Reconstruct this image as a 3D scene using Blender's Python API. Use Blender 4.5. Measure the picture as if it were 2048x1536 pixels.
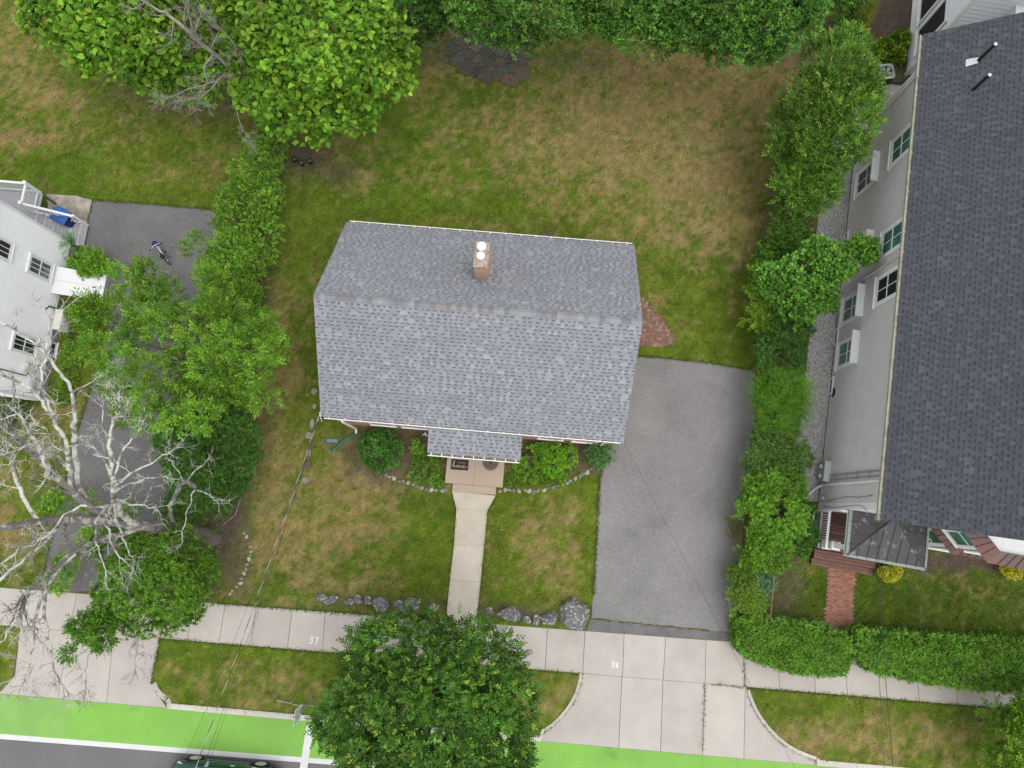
import bpy, bmesh, math, random
import numpy as np
from mathutils import Vector, Matrix

# ------------------------------------------------------------------ scene, camera, sky, sun
for o in list(bpy.data.objects): bpy.data.objects.remove(o, do_unlink=True)
scene = bpy.context.scene
C = scene.collection
random.seed(7); rng = np.random.default_rng(7)
FPX, HC = 1420.0, 30.0                      # focal length in photo pixels, camera height in metres
TILT = math.atan(247 / FPX)
cam = bpy.data.cameras.new('camera'); cam.sensor_width = 36; cam.lens = 36 * FPX / 2048
cam.clip_start = 0.5; cam.clip_end = 3000
camo = bpy.data.objects.new('camera', cam); C.objects.link(camo)
camo.location = (0, 0, HC); camo.rotation_euler = (TILT, 0, 0); scene.camera = camo

SUN_EL, SUN_AZ = 72, 130                    # elevation, compass azimuth (from +Y, clockwise)
world = bpy.data.worlds.new('World'); scene.world = world; world.use_nodes = True
wn, wl = world.node_tree.nodes, world.node_tree.links
bg = wn['Background']
sky = wn.new('ShaderNodeTexSky'); sky.sky_type = 'NISHITA'; sky.sun_disc = False
sky.sun_elevation = math.radians(SUN_EL); sky.sun_rotation = math.radians(SUN_AZ)
sky.air_density = 1.0; sky.dust_density = 1.5; sky.ozone_density = 1.0
hs = wn.new('ShaderNodeHueSaturation'); hs.inputs['Saturation'].default_value = 0.12
wl.new(sky.outputs[0], hs.inputs['Color']); wl.new(hs.outputs[0], bg.inputs['Color'])
bg.inputs['Strength'].default_value = 0.15
sl = bpy.data.lights.new('sun', 'SUN'); sl.energy = 0.6; sl.angle = math.radians(50); sl.color = (1, 0.97, 0.92)
sun = bpy.data.objects.new('sun', sl); C.objects.link(sun)
_e, _a = math.radians(SUN_EL), math.radians(SUN_AZ)
sun_dir = Vector((math.sin(_a) * math.cos(_e), math.cos(_a) * math.cos(_e), math.sin(_e)))
sun.rotation_euler = sun_dir.to_track_quat('Z', 'Y').to_euler(); sun.location = (0, 0, 60)
vs = scene.view_settings; vs.view_transform = 'Standard'; vs.look = 'None'; vs.gamma = 1.0
vs.use_curve_mapping = False; vs.exposure = 1.0
scene.render.engine = 'CYCLES'

# ------------------------------------------------------------------ survey: photo pixel + height -> world
cT, sT = math.cos(TILT), math.sin(TILT)
def P(x, y, z=0.0):
    yu = (768 - y) / FPX; d = (HC - z) / (cT - yu * sT)
    return Vector(((x - 1024) / FPX * d, d * (sT + yu * cT), z))
def to_px(X, Y, Z=0.0):
    fwd = Y * sT + (HC - Z) * cT; up = Y * cT - (HC - Z) * sT
    return 1024 + FPX * X / fwd, 768 - FPX * up / fwd

# ------------------------------------------------------------------ materials
def mat(name, c, rough=0.85, c2=None, mscale=4.0, mlo=0.4, mhi=0.6, var=0.0, vscale=20.0, vdet=4, bump=0.0, bscale=40.0,
        attr=False, rnd=0.0, pal=None, metallic=0.0, trans=0.0, spec=0.3, var2=0.0, v2scale=1.0):
    m = bpy.data.materials.new(name); m.use_nodes = True
    N, K = m.node_tree.nodes, m.node_tree.links
    b = N['Principled BSDF']; b.inputs['Roughness'].default_value = rough; b.inputs['Metallic'].default_value = metallic
    b.inputs['Specular IOR Level'].default_value = spec
    tc = N.new('ShaderNodeTexCoord')
    def noise(scale, det=4, rgh=0.6):
        n = N.new('ShaderNodeTexNoise'); n.inputs['Scale'].default_value = scale; n.inputs['Detail'].default_value = det
        n.inputs['Roughness'].default_value = rgh; K.new(tc.outputs['Object'], n.inputs['Vector']); return n.outputs['Fac']
    def mix(a, bb, f, t='MIX'):
        x = N.new('ShaderNodeMix'); x.data_type = 'RGBA'; x.blend_type = t
        for s, i in ((f, 0), (a, 6), (bb, 7)):
            if hasattr(s, 'is_output'): K.new(s, x.inputs[i])
            else: x.inputs[i].default_value = s if i == 0 else (*s[:3], 1)
        return x.outputs[2]
    def mrange(f, a, bb, lo, hi):
        r = N.new('ShaderNodeMapRange'); K.new(f, r.inputs[0])
        for i, v in enumerate((a, bb, lo, hi)): r.inputs[i + 1].default_value = v
        return r.outputs[0]
    if attr:
        at = N.new('ShaderNodeAttribute'); at.attribute_name = 'Col'; col = at.outputs['Color']
    elif pal:
        oi = N.new('ShaderNodeObjectInfo'); cr = N.new('ShaderNodeValToRGB'); cr.color_ramp.interpolation = 'CONSTANT'
        el = cr.color_ramp.elements
        while len(el) < len(pal): el.new(1.0)
        for i, p in enumerate(pal): el[i].position = i / len(pal); el[i].color = (*p, 1)
        K.new(oi.outputs['Random'], cr.inputs[0]); col = cr.outputs[0]
    else: col = c
    if c2: col = mix(col, c2, mrange(noise(mscale, 6), mlo, mhi, 0, 1))
    def mul(col, f):
        v = N.new('ShaderNodeCombineColor'); [K.new(f, v.inputs[i]) for i in range(3)]
        return mix(col, v.outputs[0], 1.0, 'MULTIPLY')
    if var: col = mul(col, mrange(noise(vscale, vdet, 0.7), 0.3, 0.7, 1 - var, 1 + var))
    if var2: col = mul(col, mrange(noise(v2scale, 5), 0.3, 0.7, 1 - var2, 1 + var2))
    if rnd:
        oi = N.new('ShaderNodeObjectInfo'); col = mul(col, mrange(oi.outputs['Random'], 0, 1, 1 - rnd, 1 + rnd))
    if hasattr(col, 'is_output'): K.new(col, b.inputs['Base Color'])
    else: b.inputs['Base Color'].default_value = (*col, 1)
    if bump:
        bp = N.new('ShaderNodeBump'); bp.inputs['Strength'].default_value = bump; bp.inputs['Distance'].default_value = 0.02
        K.new(noise(bscale, 4), bp.inputs['Height']); K.new(bp.outputs[0], b.inputs['Normal'])
    if trans:
        tr = N.new('ShaderNodeBsdfTranslucent'); ms = N.new('ShaderNodeMixShader'); ms.inputs[0].default_value = trans
        if hasattr(col, 'is_output'): K.new(col, tr.inputs['Color'])
        else: tr.inputs['Color'].default_value = (*col, 1)
        K.new(b.outputs[0], ms.inputs[1]); K.new(tr.outputs[0], ms.inputs[2]); K.new(ms.outputs[0], N['Material Output'].inputs[0])
    return m
def brick_mat(name, c1, c2, mortar, sx=4.6):
    m = bpy.data.materials.new(name); m.use_nodes = True; N, K = m.node_tree.nodes, m.node_tree.links
    b = N['Principled BSDF']; b.inputs['Roughness'].default_value = 0.9
    tc = N.new('ShaderNodeTexCoord'); sp = N.new('ShaderNodeSeparateXYZ'); cb = N.new('ShaderNodeCombineXYZ'); ad = N.new('ShaderNodeMath')
    K.new(tc.outputs['Object'], sp.inputs[0]); K.new(sp.outputs[0], ad.inputs[0]); K.new(sp.outputs[1], ad.inputs[1])
    K.new(ad.outputs[0], cb.inputs[0]); K.new(sp.outputs[2], cb.inputs[1])
    br = N.new('ShaderNodeTexBrick'); br.inputs['Scale'].default_value = sx; br.inputs['Color1'].default_value = (*c1, 1); br.inputs['Color2'].default_value = (*c2, 1)
    br.inputs['Mortar'].default_value = (*mortar, 1); br.inputs['Mortar Size'].default_value = 0.02; br.inputs['Row Height'].default_value = 0.3; br.inputs['Brick Width'].default_value = 0.95
    K.new(cb.outputs[0], br.inputs['Vector']); K.new(br.outputs[0], b.inputs['Base Color'])
    bp = N.new('ShaderNodeBump'); bp.inputs['Strength'].default_value = 0.4; bp.inputs['Distance'].default_value = 0.01; bp.invert = True
    K.new(br.outputs[1], bp.inputs['Height']); K.new(bp.outputs[0], b.inputs['Normal'])
    return m

WHITE = mat('white_paint', (0.74, 0.74, 0.74), 0.5, var=0.05, vscale=6)
SIDEW = mat('white_siding', (0.88, 0.885, 0.90), 0.55, var=0.04, vscale=3)
SIDEG = mat('grey_siding', (0.50, 0.485, 0.48), 0.7, var=0.07, vscale=2.0)
SIDEP = mat('pale_siding', (0.74, 0.76, 0.79), 0.6, var=0.04, vscale=3)
CONC = mat('concrete', (0.405, 0.370, 0.333), 0.9, var=0.07, vscale=60, bump=0.2, bscale=120, rnd=0.05, var2=0.09, v2scale=0.9)
WALKC = mat('walk_concrete', (0.455, 0.408, 0.338), 0.9, var=0.06, vscale=40, bump=0.2, bscale=120, rnd=0.04, var2=0.08, v2scale=1.5)
PEBBLE = mat('pebble_concrete', (0.44, 0.36, 0.275), 0.9, c2=(0.29, 0.225, 0.165), mscale=55, mlo=0.42, mhi=0.62, bump=0.5, bscale=60)
OLDCONC = mat('weathered_concrete', (0.40, 0.36, 0.30), 0.9, c2=(0.22, 0.19, 0.16), mscale=1.6, var=0.12, vscale=30)
ASPH = mat('driveway_asphalt', (0.197, 0.189, 0.185), 0.92, c2=(0.145, 0.139, 0.136), mscale=0.55, mlo=0.56, mhi=0.8, var=0.42, vscale=34, vdet=3, bump=0.5, bscale=70, var2=0.15, v2scale=0.4)
ASPH2 = mat('worn_asphalt', (0.145, 0.138, 0.138), 0.92, var=0.40, vscale=34, vdet=3, bump=0.5, bscale=70, var2=0.16, v2scale=0.6)
ASPH3 = mat('patch_asphalt', (0.14, 0.132, 0.132), 0.92, var=0.25, vscale=34, bump=0.4, bscale=60, var2=0.2, v2scale=1.5)
ROADA = mat('road_asphalt', (0.135, 0.132, 0.136), 0.92, var=0.18, vscale=40, bump=0.3, bscale=70, var2=0.08, v2scale=0.6)
GREENP = mat('green_lane_paint', (0.180, 0.380, 0.066), 0.8, var=0.07, vscale=30, bump=0.2, bscale=80, c2=(0.115, 0.25, 0.062), mscale=1.1, mlo=0.60, mhi=0.85, var2=0.12, v2scale=0.5)
LINEP = mat('white_road_paint', (0.56, 0.56, 0.545), 0.7, var=0.08, vscale=30, var2=0.06, v2scale=2)
SPRAY = mat('white_spray_paint', (0.85, 0.85, 0.85), 0.7)
GRANITE = mat('granite', (0.46, 0.43, 0.38), 0.9, var=0.22, vscale=25, bump=0.6, bscale=20, rnd=0.1)
BOULD = mat('lichen_boulder', (0.12, 0.12, 0.118), 0.95, c2=(0.34, 0.34, 0.31), mscale=8.5, mlo=0.50, mhi=0.62, var=0.35, vscale=14, bump=0.8, bscale=9)
EDGES = mat('edging_stone', (0.4, 0.38, 0.34), 0.95, var=0.2, vscale=10, pal=[(0.30, 0.28, 0.245), (0.21, 0.205, 0.20), (0.36, 0.325, 0.265), (0.15, 0.15, 0.155), (0.32, 0.25, 0.185), (0.25, 0.25, 0.25)])
FLAG = mat('flagstone', (0.1, 0.1, 0.1), 0.95, var=0.3, vscale=8, bump=0.3, bscale=15, pal=[(0.050, 0.047, 0.045), (0.074, 0.069, 0.062), (0.072, 0.080, 0.068), (0.044, 0.042, 0.042), (0.080, 0.064, 0.056), (0.098, 0.100, 0.085), (0.060, 0.056, 0.050), (0.088, 0.082, 0.072)], c2=(0.10, 0.098, 0.055), mscale=3, mlo=0.52, mhi=0.72)
FLAGR = mat('red_flagstone', (0.125, 0.07, 0.055), 0.95, var=0.3, c2=(0.10, 0.09, 0.06), mscale=3, vscale=8)
BRICKP = mat('paving_brick', (0.4, 0.17, 0.1), 0.95, var=0.2, vscale=15, pal=[(0.30, 0.135, 0.085), (0.26, 0.12, 0.08), (0.32, 0.165, 0.11), (0.21, 0.105, 0.08), (0.29, 0.12, 0.075), (0.24, 0.14, 0.105)])
BRICKO = mat('old_paving_brick', (0.3, 0.17, 0.1), 0.95, var=0.25, vscale=12, pal=[(0.24, 0.125, 0.085), (0.20, 0.11, 0.085), (0.27, 0.14, 0.09), (0.15, 0.11, 0.085), (0.21, 0.095, 0.07), (0.13, 0.115, 0.08), (0.27, 0.20, 0.16)])
BRICKW = brick_mat('house_brick', (0.46, 0.26, 0.19), (0.41, 0.22, 0.155), (0.44, 0.36, 0.30))
BRICKC = brick_mat('chimney_brick', (0.45, 0.285, 0.205), (0.40, 0.235, 0.165), (0.43, 0.35, 0.28), 5.5)
CHCAP = mat('chimney_mortar', (0.38, 0.30, 0.23), 0.95, c2=(0.17, 0.14, 0.11), mscale=9, mlo=0.5, mhi=0.66, bump=0.6, bscale=14)
SHING = mat('shingles', (0.2, 0.2, 0.2), 0.95, attr=True, var=0.16, vscale=34, vdet=2, bump=0.3, bscale=70, var2=0.05, v2scale=0.7)
SHDECK = mat('roof_deck', (0.10, 0.10, 0.105), 0.95)
CAPM = mat('ridge_cap_shingle', (0.3, 0.3, 0.3), 0.95, var=0.12, vscale=40, pal=[(0.205, 0.207, 0.22), (0.235, 0.236, 0.248), (0.175, 0.172, 0.175), (0.25, 0.251, 0.262), (0.215, 0.21, 0.215), (0.185, 0.178, 0.175), (0.265, 0.264, 0.276)])
GLASSD = mat('dark_glass', (0.018, 0.024, 0.03), 0.06, spec=0.6)
GLASSG = mat('green_tinted_glass', (0.05, 0.16, 0.125), 0.1, spec=0.6, var2=0.5, v2scale=1.3)
GLASSL = mat('curtained_glass', (0.10, 0.125, 0.14), 0.12, spec=0.6, var2=0.4, v2scale=1.5)
DECKG = mat('grey_decking', (0.33, 0.33, 0.35), 0.75, var=0.08, vscale=8, rnd=0.05)
DECKB = mat('brown_decking', (0.120, 0.058, 0.040), 0.6, var=0.25, vscale=7, rnd=0.32)
COPPER = mat('weathered_copper', (0.15, 0.115, 0.115), 0.5, metallic=0.3, c2=(0.20, 0.105, 0.085), mscale=1.2, var=0.2, vscale=12, rnd=0.14)
LEADR = mat('dull_metal_roof', (0.062, 0.058, 0.060), 0.5, metallic=0.2, c2=(0.20, 0.205, 0.215), mscale=3.2, mlo=0.56, mhi=0.72, var=0.2, vscale=22, rnd=0.12)
PATINA = mat('green_patina_edge', (0.22, 0.26, 0.235), 0.7, var=0.15, vscale=9)
METALG = mat('grey_metal', (0.33, 0.36, 0.37), 0.5, metallic=0.4, var=0.05)
METALL = mat('light_metal', (0.6, 0.61, 0.62), 0.45, metallic=0.3)
GUTD = mat('gutter_leaf_litter', (0.10, 0.075, 0.055), 0.95, c2=(0.26, 0.21, 0.15), mscale=12)
GUTY = mat('mossy_gutter_paint', (0.34, 0.325, 0.265), 0.7, c2=(0.20, 0.195, 0.12), mscale=3, mlo=0.45, mhi=0.7)
FOUND = mat('foundation', (0.34, 0.36, 0.37), 0.9, var=0.12, vscale=5)
BLACK = mat('black_plastic', (0.012, 0.012, 0.013), 0.55)
RUBBER = mat('tyre_rubber', (0.02, 0.02, 0.02), 0.8)
BEIGE = mat('beige_plastic', (0.55, 0.52, 0.46), 0.6)
ACWH = mat('ivory_casing', (0.68, 0.66, 0.60), 0.5, var=0.04)
BINL = mat('blue_bin_lid', (0.035, 0.11, 0.36), 0.45, var=0.08, vscale=4)
BINB = mat('blue_bin_body', (0.008, 0.018, 0.12), 0.45)
GREENPL = mat('green_plastic', (0.018, 0.13, 0.105), 0.5)
BARK = mat('bark', (0.13, 0.115, 0.10), 0.95, var=0.35, vscale=9, bump=0.9, bscale=14)
LIMB = mat('grey_limb_bark', (0.165, 0.15, 0.135), 0.95, c2=(0.38, 0.38, 0.33), mscale=3.0, mlo=0.54, mhi=0.62, var=0.35, vscale=14, bump=0.9, bscale=16)
LICH = mat('lichen_bark', (0.19, 0.175, 0.16), 0.95, c2=(0.52, 0.52, 0.46), mscale=3.6, mlo=0.40, mhi=0.54, var=0.25, vscale=16, bump=0.8, bscale=16)
DEADB = mat('dead_twig_bark', (0.27, 0.245, 0.215), 0.95, var=0.3, vscale=10)
WIREM = mat('black_cable', (0.03, 0.03, 0.032), 0.6)
WIREL = mat('bare_cable', (0.45, 0.45, 0.44), 0.5)
SIGNM = mat('sign_face', (0.70, 0.73, 0.74), 0.5)
SOILM = mat('mulch', (0.085, 0.062, 0.05), 1.0, c2=(0.15, 0.115, 0.095), mscale=14, var=0.4, vscale=35, bump=0.8, bscale=30)
DARKSOIL = mat('dark_mulch', (0.022, 0.017, 0.016), 1.0, var=0.4, vscale=30, bump=0.8, bscale=30)
GRAVM = mat('gravel', (0.5, 0.5, 0.5), 0.95, attr=True)
CARP = mat('dark_green_car_paint', (0.010, 0.050, 0.030), 0.22, spec=0.6, var=0.05)
CARG = mat('car_glass', (0.05, 0.10, 0.15), 0.05, spec=0.8)
CHROME = mat('bright_alloy', (0.55, 0.55, 0.52), 0.35, metallic=0.7)
LEAF = mat('leaf', (0.1, 0.2, 0.03), 0.6, attr=True, trans=0.13, spec=0.18)
LEAFG = mat('glossy_leaf', (0.1, 0.2, 0.03), 0.48, attr=True, trans=0.10, spec=0.25)
GRASSM = mat('grass_blade', (0.1, 0.2, 0.03), 0.8, attr=True, trans=0.2, spec=0.15)
LAWNM = mat('lawn_turf', (0.1, 0.15, 0.03), 1.0, attr=True, var=0.45, vscale=22, vdet=5, bump=0.9, bscale=24, spec=0.1, var2=0.18, v2scale=2.6)
GROUNDM = mat('far_ground', (0.10, 0.105, 0.04), 1.0, c2=(0.16, 0.13, 0.07), mscale=0.15, var=0.2, vscale=3)

# ------------------------------------------------------------------ object helpers
def tag(o, label=None, cat=None, group=None, kind=None):
    if label: o['label'] = label
    if cat: o['category'] = cat
    if group: o['group'] = group
    if kind: o['kind'] = kind
    return o
def link(name, me, m=None, parent=None, loc=None, rot=None, scale=None):
    o = bpy.data.objects.new(name, me); C.objects.link(o)
    if m and me and not me.materials: me.materials.append(m)
    if parent: o.parent = parent
    if loc is not None: o.location = loc
    if rot is not None: o.rotation_euler = rot
    if scale is not None: o.scale = scale
    return o
def thing(name, label, cat, loc=(0, 0, 0), rz=0.0, group=None):
    o = bpy.data.objects.new(name, None); C.objects.link(o); o.empty_display_size = 0.3
    o.location = loc; o.rotation_euler = (0, 0, rz)
    return tag(o, label, cat, group)
class MB:
    def __init__(s, M=None): s.v = []; s.f = []; s.M = M
    def add(s, vs, fs, M=None):
        n = len(s.v); M = M or s.M
        s.v += [tuple(M @ Vector(v)) if M else tuple(v) for v in vs]
        s.f += [tuple(i + n for i in f) for f in fs]; return s
    def box(s, a, b, M=None):
        x0, y0, z0 = a; x1, y1, z1 = b
        return s.add([(x0, y0, z0), (x1, y0, z0), (x1, y1, z0), (x0, y1, z0), (x0, y0, z1), (x1, y0, z1), (x1, y1, z1), (x0, y1, z1)],
                     [(0, 3, 2, 1), (4, 5, 6, 7), (0, 1, 5, 4), (1, 2, 6, 5), (2, 3, 7, 6), (3, 0, 4, 7)], M)
    def prism(s, pts, z0, z1, M=None):
        """pts: plan polygon; z0/z1 numbers or per-vertex lists"""
        n = len(pts)
        a = sum(pts[i][0] * pts[(i + 1) % n][1] - pts[(i + 1) % n][0] * pts[i][1] for i in range(n))
        if a < 0:
            pts = pts[::-1]
            if isinstance(z1, (list, tuple)): z1 = z1[::-1]
            if isinstance(z0, (list, tuple)): z0 = z0[::-1]
        g = lambda z, i: z[i] if isinstance(z, (list, tuple)) else z
        vs = [(p[0], p[1], g(z0, i)) for i, p in enumerate(pts)] + [(p[0], p[1], g(z1, i)) for i, p in enumerate(pts)]
        fs = [tuple(range(n))[::-1], tuple(range(n, 2 * n))] + [(i, (i + 1) % n, n + (i + 1) % n, n + i) for i in range(n)]
        return s.add(vs, fs, M)
    def tube(s, pts, r, n=6, cap=True, M=None):
        pts = [Vector(p) for p in pts]; k = len(pts)
        rr = r if isinstance(r, (list, tuple)) else [r] * k
        vs = []; u = None
        for i in range(k):
            t = (pts[min(i + 1, k - 1)] - pts[max(i - 1, 0)]); t = t.normalized() if t.length > 1e-9 else Vector((0, 0, 1))
            if u is None: u = t.orthogonal().normalized()
            else:
                u = u - t * u.dot(t); u = u.normalized() if u.length > 1e-6 else t.orthogonal().normalized()
            w = t.cross(u)
            for j in range(n):
                a = 2 * math.pi * j / n; vs.append(pts[i] + (u * math.cos(a) + w * math.sin(a)) * rr[i])
        fs = [(i * n + j, i * n + (j + 1) % n, (i + 1) * n + (j + 1) % n, (i + 1) * n + j) for i in range(k - 1) for j in range(n)]
        if cap: fs += [tuple(range(n))[::-1], tuple(range((k - 1) * n, k * n))]
        return s.add(vs, fs, M)
    def lathe(s, prof, n=16, M=None, a0=0.0):
        vs = [(r * math.cos(a0 + 2 * math.pi * j / n), r * math.sin(a0 + 2 * math.pi * j / n), z) for r, z in prof for j in range(n)]
        k = len(prof)
        fs = [(i * n + j, i * n + (j + 1) % n, (i + 1) * n + (j + 1) % n, (i + 1) * n + j) for i in range(k - 1) for j in range(n)]
        fs += [tuple(range(n))[::-1], tuple(range((k - 1) * n, k * n))]
        return s.add(vs, fs, M)
    def ribbon(s, pts, w, z, thick=0.0, M=None):
        pts = [Vector((p[0], p[1])) for p in pts]; vs = []; k = len(pts)
        for i in range(k):
            t = (pts[min(i + 1, k - 1)] - pts[max(i - 1, 0)]).normalized(); nn = Vector((-t.y, t.x)) * w / 2
            vs += [(pts[i].x + nn.x, pts[i].y + nn.y, z), (pts[i].x - nn.x, pts[i].y - nn.y, z)]
        return s.add(vs, [(2 * i, 2 * i + 1, 2 * i + 3, 2 * i + 2) for i in range(k - 1)], M)
    def mesh(s, name, smooth=False):
        me = bpy.data.meshes.new(name); me.from_pydata([tuple(v) for v in s.v], [], s.f)
        if smooth: me.polygons.foreach_set('use_smooth', [True] * len(me.polygons))
        me.update(); return me
    def build(s, name, m, parent=None, smooth=False, kind=None):
        o = link(name, s.mesh(name, smooth), m, parent)
        if kind: o['kind'] = kind
        return o
def np_mesh(name, V, Fc, col=None):
    """V (n,3), Fc (m,k) index array with constant k, col (n,3)"""
    me = bpy.data.meshes.new(name); n, (m, k) = len(V), Fc.shape
    me.vertices.add(n); me.vertices.foreach_set('co', np.ascontiguousarray(V, dtype=np.float32).ravel())
    me.loops.add(m * k); me.loops.foreach_set('vertex_index', np.ascontiguousarray(Fc, dtype=np.int32).ravel())
    me.polygons.add(m); me.polygons.foreach_set('loop_start', np.arange(0, m * k, k, dtype=np.int32))
    try: me.polygons.foreach_set('loop_total', np.full(m, k, dtype=np.int32))
    except Exception: pass
    if col is not None:
        a = me.attributes.new('Col', 'FLOAT_COLOR', 'POINT')
        a.data.foreach_set('color', np.concatenate([col, np.ones((n, 1))], 1).astype(np.float32).ravel())
    me.update(calc_edges=True); me.validate(); return me
def copy_tree(o, parent=None):
    c = o.copy(); C.objects.link(c); c.parent = parent
    for ch in list(o.children): copy_tree(ch, c)
    return c
def rotz(a, loc=(0, 0, 0)): return Matrix.Translation(loc) @ Matrix.Rotation(a, 4, 'Z')
# value noise, tileless
def vnoise(x, y, seed=0):
    r = np.random.default_rng(seed).random((256, 256))
    xi, yi = np.floor(x).astype(int), np.floor(y).astype(int); fx, fy = x - xi, y - yi
    fx, fy = fx * fx * (3 - 2 * fx), fy * fy * (3 - 2 * fy)
    g = lambda a, b: r[a % 256, b % 256]
    return (g(xi, yi) * (1 - fx) + g(xi + 1, yi) * fx) * (1 - fy) + (g(xi, yi + 1) * (1 - fx) + g(xi + 1, yi + 1) * fx) * fy
def fbm(x, y, seed=0, oct=4):
    s = 0; a = 1; t = 0
    for i in range(oct): s = s + a * vnoise(x * 2 ** i + 17.3 * i, y * 2 ** i + 9.1 * i, seed + i); t += a; a *= 0.55
    return s / t
def inpoly(x, y, poly):
    r = np.zeros(x.shape, bool); n = len(poly)
    for i in range(n):
        x0, y0 = poly[i][0], poly[i][1]; x1, y1 = poly[(i + 1) % n][0], poly[(i + 1) % n][1]
        if y0 == y1: continue
        c = ((y0 > y) != (y1 > y)) & (x < (x1 - x0) * (y - y0) / (y1 - y0) + x0); r ^= c
    return r
def pxpoly(pts, z=0.0): return [(P(x, y, z).x, P(x, y, z).y) for x, y in pts]
def smooth_line(pts, n=6):
    out = []; k = len(pts)
    for i in range(k - 1):
        p0, p1, p2, p3 = pts[max(i - 1, 0)], pts[i], pts[i + 1], pts[min(i + 2, k - 1)]
        for j in range(n):
            t = j / n
            out.append(tuple(0.5 * (2 * p1[a] + (p2[a] - p0[a]) * t + (2 * p0[a] - 5 * p1[a] + 4 * p2[a] - p3[a]) * t * t + (3 * p1[a] - p0[a] - 3 * p2[a] + p3[a]) * t ** 3) for a in range(len(p1))))
    return out + [tuple(pts[-1])]

# ================================================================== SETTING
RY = lambda x: -4.707 - 0.0711 * x          # back edge of the pavement
FY = lambda x: -6.317 - 0.0788 * x          # street-side edge of the pavement
KY = lambda x: -8.99 - 0.0819 * x           # kerb line
LY = lambda x: -10.30 - 0.0719 * x          # white lane line (upper edge)
ZR = -0.12
g = MB(); g.add([(-700, -700, -0.25), (700, -700, -0.25), (700, 700, -0.25), (-700, 700, -0.25)], [(0, 1, 2, 3)])
tag(g.build('ground', GROUNDM), kind='structure')

# ---- lawn colours (dryness and bare soil have their own shapes, in photo coordinates)
DRY = [(1350, 300, 260, 210, .55), (1250, 200, 200, 120, .28), (1460, 140, 150, 90, .35), (1420, 440, 110, 90, .35), (1050, 300, 160, 110, .12),
       (860, 130, 80, 60, .35), (80, 190, 60, 38, .8), (60, 285, 75, 35, .6), (0, 90, 60, 80, .5), (690, 1010, 110, 120, .6), (560, 1110, 90, 80, .45),
       (800, 960, 70, 50, .2), (700, 1170, 90, 25, .45), (520, 880, 50, 150, .35), (1090, 1070, 75, 75, .45), (1130, 970, 45, 40, .2), (1050, 1160, 70, 25, .15),
       (1800, 1480, 240, 60, .55), (1110, 1400, 60, 50, .45), (480, 1370, 130, 50, .10), (590, 1390, 80, 50, .2), (690, 330, 60, 60, .3), (240, 250, 50, 40, .2),
       (20, 1080, 60, 60, .55), (130, 830, 60, 60, .4), (370, 370, 60, 30, .35), (560, 760, 40, 120, .2), (540, 600, 30, 80, .2), (430, 300, 60, 40, .3), (1900, 1230, 150, 40, .12),
       (880, 420, 260, 35, -.45), (1380, 560, 80, 90, -.3), (870, 1090, 45, 120, -.5), (1010, 1050, 25, 130, -.55), (1170, 1050, 25, 140, -.6), (1100, 1190, 90, 18, -.1), (1040, 990, 60, 20, -.4), (1400, 690, 120, 30, -.6),
       (300, 300, 150, 70, -.15), (300, 395, 200, 20, -.6), (640, 1050, 25, 90, -.1), (620, 900, 30, 60, -.2), (720, 1140, 50, 25, -.5), (1640, 1180, 130, 60, -.4), (1850, 1210, 200, 45, -.3),
       (600, 470, 60, 80, -.25), (760, 230, 60, 60, -.1), (960, 200, 60, 60, -.15), (1500, 1385, 60, 14, -.5), (1750, 1415, 250, 14, -.35), (320, 1320, 14, 60, -.4), (480, 1290, 150, 14, -.4), (180, 640, 60, 120, -.35), (60, 350, 120, 30, -.4)]
SOIL = [(620, 315, 42, 35, .9), (670, 340, 40, 25, .5), (452, 1040, 45, 70, .95), (430, 980, 30, 60, .9), (470, 1120, 28, 70, .75), (1580, 70, 80, 60, .8), (860, 85, 60, 45, .6), (1160, 120, 80, 25, .3),
        (790, 905, 95, 60, .85), (1110, 905, 90, 45, .9), (1195, 905, 30, 30, .9), (1950, 1120, 110, 24, 1.0), (1860, 1125, 40, 22, .9), (850, 880, 60, 30, .9), (1570, 700, 40, 420, .85), (1560, 1000, 50, 250, .8), (500, 500, 45, 160, .8),
        (540, 290, 40, 60, .9), (420, 930, 90, 110, .8), (320, 1150, 110, 90, .6), (400, 1100, 80, 60, .9), (1785, 60, 55, 120, 1.1), (1740, 110, 40, 60, .9), (400, 190, 160, 40, .5), (130, 590, 35, 30, .7), (705, 915, 10, 60, .8),
        (765, 1206, 140, 14, .55), (1060, 1226, 110, 14, .65), (530, 820, 30, 60, .4), (130, 990, 60, 40, .15), (1080, 467, 30, 8, .7), (1700, 60, 60, 60, .8), (740, 20, 120, 40, .8), (1300, 10, 400, 40, .7), (1670, 1290, 200, 30, .8), (1600, 600, 50, 200, .9), (155, 660, 20, 60, .5)]
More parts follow.
